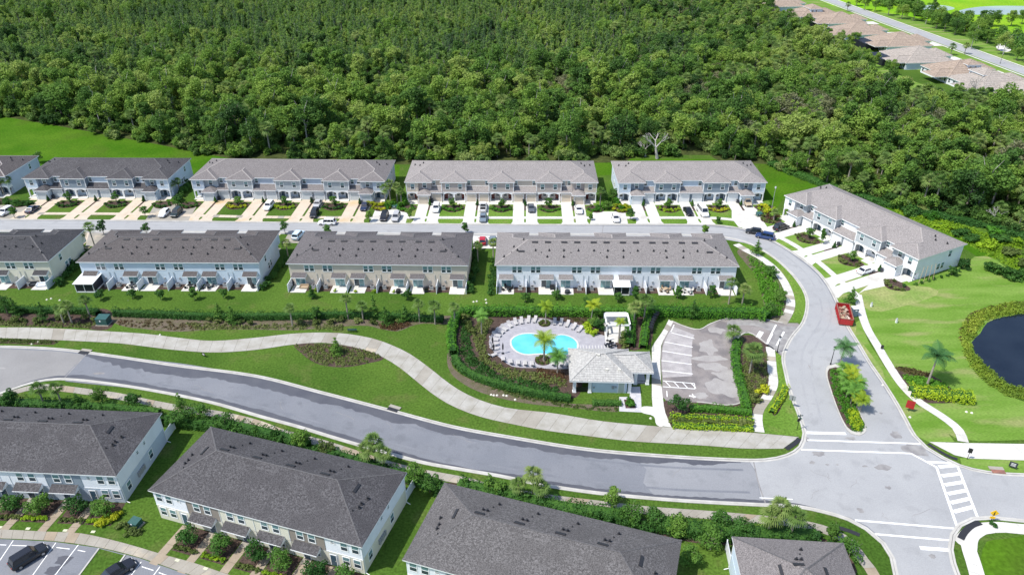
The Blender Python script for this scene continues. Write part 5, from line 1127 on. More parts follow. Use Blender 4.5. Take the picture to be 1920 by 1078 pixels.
# ------------------------------------------------------------------ front yards
def loc2w(b, x, y):
    a = b.rotation_euler.z; return (b.location.x + x * math.cos(a) - y * math.sin(a), b.location.y + x * math.sin(a) + y * math.cos(a))
ROADP = NM + NT + SN + SM
BN = {'T0': 'far left pale', 'T1': 'blue grey', 'T2': 'light grey', 'T3': 'beige', 'T4': 'right end', 'R': 'angled white'}
def yard(key, n, u, drive, plants=True, lmax=20, shm='leaf_dark'):
    b = BL[key]; W = n * u; nm = BN.get(key, '')
    def P(*pts): return [loc2w(b, x, y) for x, y in pts]
    def reach(x):
        y = -6.0
        while y > -lmax and not inside(loc2w(b, x, y), ROADP): y -= .3
        return y - .3
    for i in range(n):
        even = i % 2 == 0; odd = (i + 1) * u if even else i * u; s = 1 if even else -1; gc = odd - s * (u * .25 + .11); gy = -1.95 if i in (0, n - 1) else -.2
        y1 = reach(gc); hw = 1.5
        pts = [(gc - hw, gy), (gc + hw, gy), (gc + hw, y1 + 2.2), (gc + hw + .9, y1 - .4), (gc - hw - .9, y1 - .4), (gc - hw, y1 + 2.2)]
        sheet('driveway', P(*pts), .020, M[drive])
        # walk from the porch to the drive
        ew = i * u if even else (i + 1) * u
        a, c = sorted((ew + s * .9, gc)); sheet('porch_walk', P((a, -.9), (c, -.9), (c, -2.1), (a, -2.1)), .022, M['concrete_b'] if drive != 'paver_t' else M['paver_t'])
        if not plants: continue
        bx = ew + s * 3.0
        inst_bin(loc2w(b, gc + s * 1.35, gy - .6), b.rotation_euler.z, nm) if (i * 7 + len(key)) % 3 == 0 else None
    if not plants: return
    r = random.Random(hash_(key))
    for k in range(0, n + 1, 2):
        xc = k * u; half = u * .5 - .35
        x0, x1 = max(xc - half, -2.2), min(xc + half, W + 2.2)
        pts = catmull(P((x0 + .1, -3.0), (x1 - .1, -3.0), (x1, -5.2), ((x0 + x1) / 2, -7.4), (x0, -5.2)), True, .8)
        sheet('mulch_bed', pts, .024, M['mulch'])
        m = {'T0': 'leaf_dark', 'T1': 'leaf_dark', 'T2': ['leaf_dark', 'leaf_yellow', 'leaf_lime'][k // 2 % 3], 'T3': 'leaf_hedge', 'T4': ['leaf_yellow', 'leaf_lime'][k // 2 % 2], 'R': 'leaf_tuft'}[key]
        cn = {'leaf_dark': 'dark green', 'leaf_yellow': 'yellow green', 'leaf_lime': 'lime green', 'leaf_hedge': 'green', 'leaf_tuft': 'olive green'}[m]
        nn = max(3, int((x1 - x0) / .95))
        for j in range(nn):
            t = (j + .5) / nn; x = x0 + (x1 - x0) * t; y = -4.9 - 1.7 * math.sin(PI * t) + r.uniform(-.15, .15)
            q = loc2w(b, x, y); shrub(q[0], q[1], r.uniform(.5, .72), r.uniform(.6, .9), m, '%s rounded shrub in the curved bed in front of the %s townhouses' % (cn, nm), '%s shrubs in front of the %s townhouses' % (cn, nm))
        for j in range(max(2, nn // 2)):
            q = loc2w(b, x0 + (x1 - x0) * (j + .5) / max(2, nn // 2), -3.7 + r.uniform(-.2, .3)); mm = 'leaf_dark' if j % 2 else 'leaf_tuft'
            shrub(q[0], q[1], .5, .7, mm, '%s shrub close to the porches of the %s townhouses' % ('dark' if j % 2 else 'olive', nm), '%s shrubs by the porches of the %s townhouses' % ('dark' if j % 2 else 'olive', nm))
        if 0 < k < n:
            q = loc2w(b, xc + r.uniform(-.4, .4), -4.2); pos = {2: 'first', 4: 'second', 6: 'third'}[k]
            tree(q[0], q[1], {'T2': 3.4, 'T1': 3.8}.get(key, 3.0), 1.25, 'young tree in the %s porch bed from the left of the %s townhouses' % (pos, nm), 'leaf_dark' if key in ('T1',) else 'leaf_tree', n=700, size=.14)
    for k in range(1, n, 2):
        q = loc2w(b, k * u, -2.6); conifer(q[0], q[1], 1.6, .4, 'small upright shrub between two garages of the %s townhouses' % nm, 'leaf_dark', 'upright shrubs between the garages of the %s townhouses' % nm, 'upright_shrub')
        sheet('mulch_strip', P((k * u - .3, -1), (k * u + .3, -1), (k * u + .3, -6), (k * u - .3, -6)), .021, M['mulch'])
def hash_(s): return sum(ord(c) * (i + 3) for i, c in enumerate(s))
def inst_bin(p, a, nm):
    me = cached('bin', lambda: MB().box(-.28, .28, -.3, .3, .08, .95).box(-.31, .31, -.34, .33, .95, 1.02).mesh('bin', [M['bin']]))
    o = empty('wheeled_bin', (p[0], p[1], 0), a, 'dark wheeled bin beside a garage door of the %s townhouses' % nm, 'bin', 'dark bins at the garages of the %s townhouses' % nm)
    inst('body', me, o); inst('wheel', cached('binw', lambda: MB().tube((-.32, .26, .1), (.32, .26, .1), .1, n=8).mesh('wheel', [M['rubber']])), o)
yard('T0', 6, 6.69, 'concrete_b'); yard('T1', 6, 6.77, 'paver_t'); yard('T2', 8, 6.77, 'paver_t'); yard('T3', 8, 6.57, 'concrete_b'); yard('T4', 6, 6.68, 'concrete_b'); yard('R', 6, 6.58, 'concrete_b', lmax=24)
for k, n, u in (('M0', 6, 6.6), ('M1', 6, 6.69), ('M2', 6, 6.59), ('M3', 8, 6.57)): yard(k, n, u, 'concrete_b' if k == 'M3' else 'paver_t', False, 17)
walk('sidewalk', [(-60, 400), (0, 400.5), (240, 401.5), (480, 407), (620, 408), (690, 408)], 1.5, .030, [M['paver_t'], M['concrete']], 1.6)
walk('sidewalk', [(692, 408), (960, 408.5), (1200, 408.5), (1330, 409), (1372, 412), (1400, 419)], 1.5, .030, [M['concrete_b'], M['concrete_b']], 1.6)
walk('sidewalk', [(1440, 437), (1468, 448), (1495, 463), (1520, 480), (1545, 500), (1570, 522), (1594, 543), (1606, 553)], 1.6, .030, [M['concrete_b'], M['concrete_b']], 1.6)
for px in ([(292, 381), (372, 382), (352, 416), (272, 414)], [(704, 393), (768, 393), (760, 420), (692, 420)], [(1112, 397), (1172, 397), (1178, 421), (1106, 421)], [(-10, 385), (52, 384), (40, 412), (-40, 411)], [(545, 431), (590, 431), (585, 456), (530, 456)], [(886, 440), (935, 440), (935, 466), (888, 466)], [(1372, 384), (1420, 390), (1418, 430), (1385, 426), (1372, 410)], [(168, 434), (215, 434), (190, 462), (160, 462)]):
    sheet('parking_pad', G(px), .018, M['concrete_b'] if px[0][0] > 600 else M['concrete'])
sheet('driveway', G([(1608, 552), (1640, 525), (1690, 505), (1760, 500), (1745, 516), (1680, 532), (1620, 545)]), .019, M['concrete_b'])
# ------------------------------------------------------------------ pool and terrace
DECK = curve([(917, 646), (921, 628), (932, 615), (943, 607), (964, 600), (1006, 596), (1041, 601), (1063, 604), (1094, 612), (1110, 622), (1138, 631), (1150, 637), (1156, 648), (1154, 662), (1100, 672), (1075, 690), (1003, 690), (960, 687), (941, 674), (926, 660)], True, 1)
POOL = curve([(959, 641), (966, 632), (980, 627), (1000, 626.5), (1020, 631), (1036, 632), (1052, 628.5), (1068, 632), (1080, 641), (1081, 653), (1070, 663), (1050, 666), (1028, 664), (1010, 663), (985, 664), (966, 656)], True, .6)
sheet('pool_terrace', DECK, .030, M['deck'])
c = np.mean(POOL, axis=0)
pool = empty('swimming_pool', (0, 0, 0), 0, 'figure-eight turquoise swimming pool in a pale paved terrace', 'swimming pool')
out_ = offset(POOL + POOL[:1], .35); ribbon('coping', out_, POOL + POOL[:1], .075, M['concrete_b'], pool, .05)
ribbon('pool_wall', POOL + POOL[:1], offset(POOL + POOL[:1], -.04), .06, M['pool_tile'], pool, .02)
sheet('water', POOL, .048, M['pool'], pool)
MB().tube((0, 0, .05), (0, 0, .9), .03, n=6).tube((.5, 0, .05), (.5, 0, .9), .03, n=6).tube((0, 0, .9), (0, -.8, .5), .03, n=6).tube((.5, 0, .9), (.5, -.8, .5), .03, n=6).build('ladder', M['rim'], pool, (*g(1078, 664), 0))
for px, py, rr_ in ((1021, 607, 1.25), (1018, 676, 1.6)):
    x, y = g(px, py); sheet('planter_bed', [(x + rr_ * math.cos(a), y + rr_ * math.sin(a)) for a in np.linspace(0, 2 * PI, 20, endpoint=False)], .05, M['mulch'])
    for k in range(7): shrub(x + rr_ * .7 * math.cos(k * .9), y + rr_ * .7 * math.sin(k * .9), .42, .45, 'leaf_tuft', 'olive tuft in the round planting bed %s the pool' % ('above' if py < 640 else 'below'), 'tufts in the round bed %s the pool' % ('above' if py < 640 else 'below'))
def lounger(x, y, a, lab, grp, dark=False):
    o = empty('sun_lounger', (x, y, .03), a, lab, 'sun lounger', grp)
    m = M['lounger'] if not dark else M['black']
    inst('seat', cached(('ls', dark), lambda: MB().box(-.33, .33, -.95, .35, .30, .38).mesh('seat', [m])), o)
    inst('backrest', cached(('lb', dark), lambda: MB().box(-.33, .33, 0, .72, -.04, .04).mesh('backrest', [m])), o, (0, .35, .36), (R(38), 0, 0))
    inst('frame', cached('lf', lambda: MB().box(-.36, -.32, -.95, .35, .2, .3).box(.32, .36, -.95, .35, .2, .3).box(-.36, -.3, -.9, -.84, 0, .2).box(.3, .36, -.9, -.84, 0, .2).box(-.36, -.3, .25, .31, 0, .2).box(.3, .36, .25, .31, 0, .2).mesh('frame', [M['trim']])), o)
lc = [(924, 668), (927, 656), (926, 647), (926, 638), (931, 630), (938, 623), (946, 617), (956, 611), (967, 606), (978, 604), (991, 602), (1003, 602)]
cx, cy = g(1000, 643)
for i, q in enumerate(lc):
    x, y = g(*q); x2, y2 = g(985, 643); k = .2; lounger(x, y, math.atan2(y - cy, (x - x2) * 1.0) - PI / 2, 'pale sun lounger in the curved row around the left end of the pool', 'sun loungers around the left end of the pool')
for i, q in enumerate([(1040, 606), (1052, 607), (1064, 610), (1076, 615), (1087, 620)]):
    x, y = g(*q); lounger(x, y, -.12 * i - .1, 'pale sun lounger in the short row above the right half of the pool', 'sun loungers above the right half of the pool')
for i, q in enumerate([(944, 676), (958, 681), (972, 683), (985, 684), (998, 685), (1037, 684), (1052, 685), (1064, 686)]):
    x, y = g(*q); lounger(x, y, PI + .1, 'grey sun lounger in the row along the lower side of the pool', 'sun loungers below the pool', False)
def table(px, py, lab, r_=.45, h=.7, m='black'):
    x, y = g(px, py); o = empty('round_table', (x, y, .03), 0, lab, 'table'); MB().tube((0, 0, h), (0, 0, h + .05), r_, n=14).build('tabletop', M[m], o); MB().tube((0, 0, 0), (0, 0, h), .05, n=6).tube((0, 0, 0), (0, 0, .04), .25, n=10).build('base', M[m], o)
def parasol(px, py, lab):
    x, y = g(px, py); o = empty('closed_parasol', (x, y, .03), 0, lab, 'parasol'); MB().tube((0, 0, 0), (0, 0, 2.6), .03, n=6).build('pole', M['black'], o); MB().tube((0, 0, 1.0), (0, 0, 1.9), .13, .16, 8).tube((0, 0, 1.9), (0, 0, 2.55), .16, .03, 8).build('canopy', M['umbrella'], o); MB().tube((0, 0, 0), (0, 0, .1), .3, n=10).build('base', M['black'], o)
parasol(924, 651, 'closed black parasol at the far left rim of the pool terrace'); parasol(943, 663, 'closed black parasol between the lower left loungers'); parasol(926, 664, 'closed black parasol at the lower left rim of the terrace'); parasol(1139, 639, 'closed black parasol beside the bed near the cabana')
table(1140, 651, 'black round table right of the pergola'); table(1148, 648, 'second black round table by the right rim of the terrace', .35)
def chair(px, py, a, lab, grp):
    x, y = g(px, py); o = empty('terrace_chair', (x, y, .03), a, lab, 'chair', grp)
    inst('seat', cached('chs', lambda: MB().box(-.24, .24, -.24, .24, .40, .45).mesh('seat', [M['black']])), o); inst('backrest', cached('chb', lambda: MB().box(-.24, .24, .2, .25, .45, .9).mesh('backrest', [M['black']])), o)
    for sx in (-.2, .2):
        for sy in (-.2, .2): inst('leg', cached('chl', lambda: MB().box(-.02, .02, -.02, .02, 0, .4).mesh('leg', [M['black']])), o, (sx, sy, 0))
for i, q in enumerate([(1135, 650, 1.5), (1145, 653, -1.2), (1144, 646, 0), (1152, 650, -1.5)]): chair(*q, 'black chair at the round tables right of the pergola', 'chairs at the round tables')
# pergola in front of the pool house
pg = empty('pergola', (0, 0, 0), 0, 'dark beam pergola with pale rafters at the back edge of the pool house', 'pergola'); (xa, ya), (xb, yb_) = g(1080, 659, 2.4), g(1144, 661, 2.4)
MB().box(xa, xb, ya - .12, ya + .12, 2.35, 2.6).build('beam', M['black'], pg)
for k in range(11): inst('rafter', cached('raft', lambda: MB().box(-.05, .05, -1.0, 1.6, 2.6, 2.72).mesh('rafter', [M['concrete_b']])), pg, (xa + .3 + (xb - xa - .6) * k / 10, ya, 0))
for x in (xa + .2, (xa + xb) / 2, xb - .2): inst('post', cached('ppo', lambda: MB().box(-.08, .08, -.08, .08, 0, 2.35).mesh('post', [M['trim']])), pg, (x, ya, 0))
# cabana with open white frame
cb = empty('cabana', (0, 0, 0), 0, 'small white flat roofed cabana at the top right of the pool garden', 'cabana')
(c0x, c0y), (c1x, c1y) = g(1137, 610, 2.4), g(1177, 586, 2.4); cw0, cw1, cy0, cy1 = c0x, c1x, c0y, c1y
for a in ((cw0, cw0 + .25, cy0, cy1), (cw1 - .25, cw1, cy0, cy1), (cw0, cw1, cy1 - .25, cy1), (cw0, cw1, cy0, cy0 + .2)): MB().box(*a, 2.15, 2.5).build('roof_beam', M['trim'], cb)
MB().box(cw0 + .26, cw1 - .26, cy1 - 1.4, cy1 - .26, 2.3, 2.42).build('roof_panel', M['trim'], cb)
for x in (cw0 + .12, cw1 - .12):
    for y in (cy0 + .12, cy1 - .12): inst('post', cached('cpo', lambda: MB().box(-.12, .12, -.12, .12, 0, 2.15).mesh('post', [M['trim']])), cb, (x, y, 0))
MB().box(cw0, cw1, cy1 - .05, cy1, 0, 2.14).build('back_wall', M['white'], cb); MB().box(cw1 - .05, cw1 - .001, cy0 + .24, cy1 - .3, 0, 2.14).build('side_wall', M['white'], cb)
sheet('cabana_floor', [(cw0 - .3, cy0 - 2.5), (cw1 - 1, cy0 - 2.5), (cw1, cy1), (cw0, cy1)], .035, M['concrete_b'])
sheet('porch_walk', curve([(1134, 634), (1146, 640), (1160, 622), (1166, 612), (1150, 612), (1150, 622)], True, .5), .033, M['concrete_b'])
bn = empty('bench', (*g(1150, 612), .04), 0, 'white bench under the open roof of the cabana', 'bench'); MB().box(-.8, .8, -.25, .25, .38, .46).build('seat', M['trim'], bn); MB().box(-.8, .8, .2, .27, .46, .95).build('backrest', M['trim'], bn)
for x in (-.7, .7): inst('leg', cached('bl', lambda: MB().box(-.05, .05, -.2, .2, 0, .38).mesh('leg', [M['trim']])), bn, (x, 0, 0))
def fence(px, lab, h=1.4, gap=.35):
    c = resample(curve(px, step=1), max(2, int(plen(curve(px)) / 1.9) + 1)); o = empty('iron_fence', (*c[0], 0), 0, lab, 'fence'); ox, oy = c[0]
    for i, p in enumerate(c): inst('post', cached(('fpo', h), lambda: MB().box(-.04, .04, -.04, .04, 0, h + .1).mesh('post', [M['black']])), o, (p[0] - ox, p[1] - oy, 0))
    for i in range(len(c) - 1):
        a, b_ = np.array(c[i]), np.array(c[i + 1]); L = np.linalg.norm(b_ - a); t = math.atan2(b_[1] - a[1], b_[0] - a[0]); q = MB(); q.box(0, L, -.015, .015, h - .06, h).box(0, L, -.015, .015, .12, .17)
        k = int(L / .14)
        for j in range(k): q.box((j + .5) * L / k - .01, (j + .5) * L / k + .01, -.01, .01, .1, h)
        q.build('railing', M['black'], o, (a[0] - ox, a[1] - oy, 0), t)
fence([(1178, 598), (1179, 620), (1180, 656)], 'black iron fence right of the white cabana'); fence([(1219, 634), (1219, 645), (1219, 660)], 'short black iron fence between the pool house and the mailboxes')
fence([(862, 596), (1000, 594), (1130, 595), (1176, 597)], 'long black iron fence behind the loungers along the tall hedge')
# mailbox clusters
for i in range(8):
    t = i / 7; p = g(1234 - 15 * t - 2 * math.sin(PI * t), 592 + 33 * t); o = empty('mailbox_cluster', (*p, 0), .35, 'black mailbox cabinet in the row beside the parking lot', 'mailbox', 'mailbox cabinets beside the parking lot')
    inst('cabinet', cached('mbc', lambda: MB().box(-.3, .3, -.38, .38, .75, 1.55).box(-.34, .34, -.42, .42, 1.55, 1.62).mesh('cabinet', [M['black']])), o); inst('pedestal', cached('mbp', lambda: MB().box(-.1, .1, -.1, .1, 0, .75).mesh('pedestal', [M['black']])), o)
    for k in range(4): inst('letter_slot', cached('mbs', lambda: MB().box(.3, .315, -.3, .3, 0, .13).mesh('letter_slot', [M['bin']])), o, (0, 0, .82 + k * .18))
# pool house -----------------------------------------------------------
ph = empty('pool_house', (16, 108, 0), -.04, 'white pool house with a pale grey tiled hip roof beside the pool', 'pool house')
def tiled_hip(par, x0, x1, y0, y1, e, p, m='tile', hips=True, course=.42, tile=.45, name='roof'):
    w, d = x1 - x0, y1 - y0; h = min(w, d) / 2; zt = e + p * h
    if w >= d: r0, r1 = (x0 + h, (y0 + y1) / 2), (x1 - h, (y0 + y1) / 2)
    else: r0, r1 = ((x0 + x1) / 2, y0 + h), ((x0 + x1) / 2, y1 - h)
    A, B, C_, D_ = (x0, y0, e), (x1, y0, e), (x1, y1, e), (x0, y1, e); b = MB(); t0, t1 = (*r0, zt), (*r1, zt)
    if w >= d: b.poly([A, B, t1, t0]).poly([C_, D_, t0, t1]).poly([B, C_, t1]).poly([D_, A, t0])
    else: b.poly([D_, A, t0, t1]).poly([B, C_, t1, t0]).poly([A, B, t0]).poly([C_, D_, t1])
    ro = b.build(name, M[m], par); tb = MB(); n = int(h / course)
    rr = random.Random(int(w * 10))
    for k in range(n):
        i0, i1 = k * course, (k + 1) * course + .04; z0, z1 = e + p * i0 + .07, e + p * i1 + .015
        for (ax, ay, bx, by, nx, ny) in ((x0, y0, x1, y0, 0, 1), (x1, y1, x0, y1, 0, -1), (x1, y0, x1, y1, -1, 0), (x0, y1, x0, y0, 1, 0)):
            L = math.hypot(bx - ax, by - ay); dx, dy = (bx - ax) / L, (by - ay) / L; s0 = i0; s1 = L - i0; nt = max(1, int((s1 - s0) / tile))
            if s1 <= s0: continue
            for j in range(nt):
                u0, u1 = s0 + (s1 - s0) * j / nt + .02, s0 + (s1 - s0) * (j + 1) / nt - .02; lo, hi = max(u0, i1), min(u1, L - i1)
                if hi <= lo: lo = hi = max(min((u0 + u1) / 2, L - i1), i1)
                dz = rr.uniform(0, .02)
                q = [(ax + dx * u0 + nx * i0, ay + dy * u0 + ny * i0, z0 + dz), (ax + dx * u1 + nx * i0, ay + dy * u1 + ny * i0, z0 + dz), (ax + dx * hi + nx * i1, ay + dy * hi + ny * i1, z1), (ax + dx * lo + nx * i1, ay + dy * lo + ny * i1, z1)]
                tb.poly(q); tb.poly([(q[0][0], q[0][1], z0 - .07), (q[1][0], q[1][1], z0 - .07), q[1], q[0]])
    tb.build('roof_tile', M[m], ro, kind='stuff'); cp = MB()
    for a, c_ in ((A, t0), (D_, t0 if w >= d else t1), (B, t1 if w >= d else t0), (C_, t1), (t0, t1)):
        if (Vector(a) - Vector(c_)).length > .3: cap_strip(cp, Vector(a) + Vector((0, 0, .08)), Vector(c_) + Vector((0, 0, .08)), .16, .05)
    cp.build('ridge_cap', M[m], ro); f = MB()
    for a, c_ in ((A, B), (B, C_), (C_, D_), (D_, A)): f.poly([(a[0], a[1], e - .22), (c_[0], c_[1], e - .22), (c_[0], c_[1], e), (a[0], a[1], e)])
    f.poly([(x0, y0, e - .22), (x0, y1, e - .22), (x1, y1, e - .22), (x1, y0, e - .22)]); f.build('fascia', M['trim'], ro); return ro
tiled_hip(ph, -5.7, 5.65, -4.7, 5.3, 3.0, .5); tiled_hip(ph, -1.5, 9.5, -1.9, 4.6, 3.001, .5, name='wing_roof')
MB().box(-5.0, 4.6, -.6, 4.6, 0, 2.9).box(-1.6, 4.6, -3.95, -.6, 0, 2.9).build('wall', M['blue'], ph)
MB().box(-5.0, 8.7, 3.9, 4.1, 0, 2.9).build('wall', M['white'], ph) if False else None
for x, y in ((-4.75, -3.9), (-2.0, -3.9), (5.5 - .4, -3.7), (8.6, -1.2), (6.4, -1.2), (8.6, 3.8)): inst('column', cached('col', lambda: MB().box(-.28, .28, -.28, .28, 0, 2.79).box(-.34, .34, -.34, .34, 0, .25).mesh('column', [M['trim']])), ph, (x, y, 0))
MB().box(-4.5, -2.25, -3.95, -3.9, .1, 1.1).build('railing', M['black'], ph); MB().box(-4.4, -1.7, -.75, -.61, 0, 2.4).build('porch_shade_panel', M['screen'], ph)  # near-black panel stands in for the shade inside the open porch
MB().box(3.1, 4.1, -3.99, -3.94, .08, 2.3).build('door', M['door_green'], ph); MB().box(3.0, 3.1, -4.0, -3.94, .08, 2.4).box(4.1, 4.2, -4.0, -3.94, .08, 2.4).box(3.1, 4.1, -4.0, -3.94, 2.3, 2.4).build('door_frame', M['trim'], ph)
MB().box(1.9, 2.35, -4.15, -3.94, 1.0, 1.6).box(2.5, 2.75, -4.1, -3.94, 1.2, 1.5).build('electric_meter', M['ac'], ph); MB().box(-1.4, -1.15, -4.1, -3.94, 1.0, 1.4).build('drinking_fountain', M['ac'], ph)
for x, y in ((-.4, 0), (1.0, -2.6), (3.2, -2.6)): MB().box(-.25, .25, -.2, .2, .0, .22).build('roof_vent', M['cap_stone'], ph, (x, y, 3.02 + .5 * min(y + 4.7, 5.65 - x)))
MB().box(5.1, 8.4, -1.25, 3.6, .0, .04).build('porch_floor', M['pavers_grey'], ph)
for s in range(2): MB().box(6.9 + s * .0, 8.3, -1.28 - s * 0, -1.2, .1 + s * .6, .16 + s * .6).build('gate_rail', M['black'], ph)
sheet('paver_walk', G([(1161, 744), (1202, 744), (1203, 773), (1161, 771)]), .026, M['pavers_grey']); sheet('paver_walk', G([(1183, 725), (1200, 725), (1202, 746), (1180, 746)]), .027, M['pavers_grey'])
x, y = g(1181, 757); sheet('mulch_bed', [(x + a, y + b_) for a, b_ in ((-.9, -1.2), (.9, -1.2), (.9, 1.2), (-.9, 1.2))], .032, M['mulch'])
for d in (-.6, .3): shrub(x, y + d, .75, 1.0, 'leaf_hedge', 'green shrub in the small square bed before the pool house gate', 'shrubs in the small square bed')
# ------------------------------------------------------------------ far neighbourhood at the top right
st0, st1 = np.array(g(1575, 8)), np.array(g(1915, 132)); sd = (st1 - st0) / np.linalg.norm(st1 - st0); sa = math.atan2(sd[1], sd[0]); sn = np.array([-sd[1], sd[0]])
a0, a1 = st0 - sd * 120, st1 + sd * 90
sheet('far_street', [tuple(a0 + sn * 4.3), tuple(a1 + sn * 4.3), tuple(a1 - sn * 4.3), tuple(a0 - sn * 4.3)], .03, M['asphalt_pale'])
for o_ in (5.4, -5.4):
    ribbon('far_kerb', [tuple(a0 + sn * (o_ - .9)), tuple(a1 + sn * (o_ - .9))], [tuple(a0 + sn * (o_ + .1)), tuple(a1 + sn * (o_ + .1))], .08, M['concrete_b'])
sheet('far_lawn', [tuple(a0 + sn * 18), tuple(a1 + sn * 18), tuple(a1 - sn * 45), tuple(a0 - sn * 45)], .010, M['grass_mown'])
sheet('far_marsh', G([(1560, 12), (1700, 30), (1920, 80), (2200, 120), (2600, 0), (2400, -90), (1500, -90), (1480, -30)]), .012, M['marsh'])
sheet('far_pond', curve([(1800, 20), (1860, 12), (1960, 14), (2060, 24), (1960, 30), (1880, 28), (1810, 27)], True, 4), .020, M['pond_far'])
sheet('far_pond', curve([(1725, 13), (1760, 10), (1790, 16), (1760, 22), (1735, 20)], True, 3), .020, M['pond_far'])
sheet('far_pond', curve([(1882, 70), (1910, 64), (1960, 62), (2060, 72), (2000, 96), (1930, 92), (1890, 82)], True, 3), .022, M['pond'])
sheet('far_sand', curve([(1868, 84), (1880, 80), (1895, 90), (1888, 98), (1872, 94)], True, 2), .021, M['concrete_b'])
def far_house(px, py, along, deep, label, m='tile_tan', wall='blue', upper=None, cage=True, garage=True, e=3.0):
    x, y = g(px, py, 3.5); along *= 1.22; deep *= 1.3; sh = 2.2 * math.sin(px * .7); x += sn[0] * (sh - 2); y += sn[1] * (sh - 2); o = empty('far_house', (x, y, 0), sa, label, 'house')
    # local x runs along the street, local y away from the wood towards the street
    MB().box(-along / 2 + .5, along / 2 - .5, -deep / 2 + .5, deep / 2 - .5, 0, e - .2).build('wall', M[wall], o)
    ro = tiled_hip(o, -along / 2, along / 2, -deep / 2, deep / 2, e, .42, m, course=1.2, tile=1.6)
    if garage: tiled_hip(o, -along / 2 + .6, .5, deep / 2 - 5, deep / 2 + 5.5, e - .01, .42, m, course=1.2, tile=1.6, name='garage_roof'); MB().box(-along / 2 + 1.1, 0, deep / 2 - 1, deep / 2 + 5, 0, e - .2).build('garage', M[wall], o)
    tiled_hip(o, along / 2 - 10.5, along / 2 - 1.0, -deep / 2 - 5.5, 0, e - .02, .42, m, course=1.2, tile=1.6, name='wing_roof')
    if upper:
        ux0, ux1, uy0, uy1 = upper; MB().box(ux0, ux1, uy0, uy1, e, e + 3.4).build('upper_wall', M['blue'], o); tiled_hip(o, ux0 - .5, ux1 + .5, uy0 - .5, uy1 + .5, e + 3.5, .42, m, course=1.2, tile=1.6, name='upper_roof')
        for x_ in np.arange(ux0 + 1.2, ux1 - .5, 2.3): window(o, float(x_), uy0 - .01, e + 1.4, 0, .9, 1.3, True)
        for y_ in (uy0 + 1.2, uy0 + 3.4): window(o, ux1 + .01, y_, e + 1.4, PI / 2, .9, 1.3, True)
    for x_ in np.arange(-along / 2 + 2, along / 2 - 1, 3.2): window(o, float(x_), -deep / 2 + .49, .9, 0, 1.2, 1.4, True)
    if cage:
        c = MB(); c.box(-along / 2 + 1, along / 2 - 8, -deep / 2 - 6.5, -deep / 2 + .4, .1, 2.9).build('screen_cage', M['screen'], o)
        f = MB()
        for x_ in np.linspace(-along / 2 + 1, along / 2 - 8, 6): f.box(x_ - .04, x_ + .04, -deep / 2 - 6.55, -deep / 2 + .4, 2.9, 2.98).box(x_ - .04, x_ + .04, -deep / 2 - 6.56, -deep / 2 - 6.5, 0, 2.9)
        f.build('cage_frame', M['bin'], o)
    k = (px // 3) % 3
    sheet('driveway', [tuple(np.array([x, y]) + sd * a + sn * b_) for a, b_ in ((-along / 2 + 2, deep / 2 + 5), (-1, deep / 2 + 5), (-1, deep / 2 + 14), (-along / 2 + 2, deep / 2 + 14))], .028, M['concrete_b'])
    return o
far_house(1520, 24, 17, 16, 'farthest tan roofed house with a white upper storey', upper=(-4, 6, -3, 4))
far_house(1573, 36, 17, 17, 'tan roofed house second from the far end of the row')
far_house(1622, 56, 17, 18, 'tan roofed house with a low dark screen cage, third in the row')
far_house(1692, 76, 18, 18, 'tan roofed house beside the street, fourth in the row')
far_house(1728, 104, 19, 18, 'wide grey tiled house in the middle of the far row', 'tile_grey')
far_house(1798, 130, 17, 17, 'tan and grey roofed house with a short white upper wall', 'tile_tan', 'white', upper=(-2, 5, 0, 6), cage=False)
far_house(1862, 152, 18, 18, 'grey tiled two-storey house near the right edge', 'tile_grey', 'white', upper=(-7, 2, -5, 2), cage=False)
far_house(1945, 168, 18, 17, 'grey tiled house cut by the right edge', 'tile_grey', 'blue')
far_house(1465, 6, 17, 16, 'tan roofed house half hidden behind the trees at the far end')
sheet('far_back_lawn', curve([(1585, 105), (1605, 100), (1640, 118), (1700, 148), (1760, 172), (1765, 205), (1720, 195), (1690, 172), (1650, 150), (1600, 125)], True, 4), .014, M['grass_mown'])
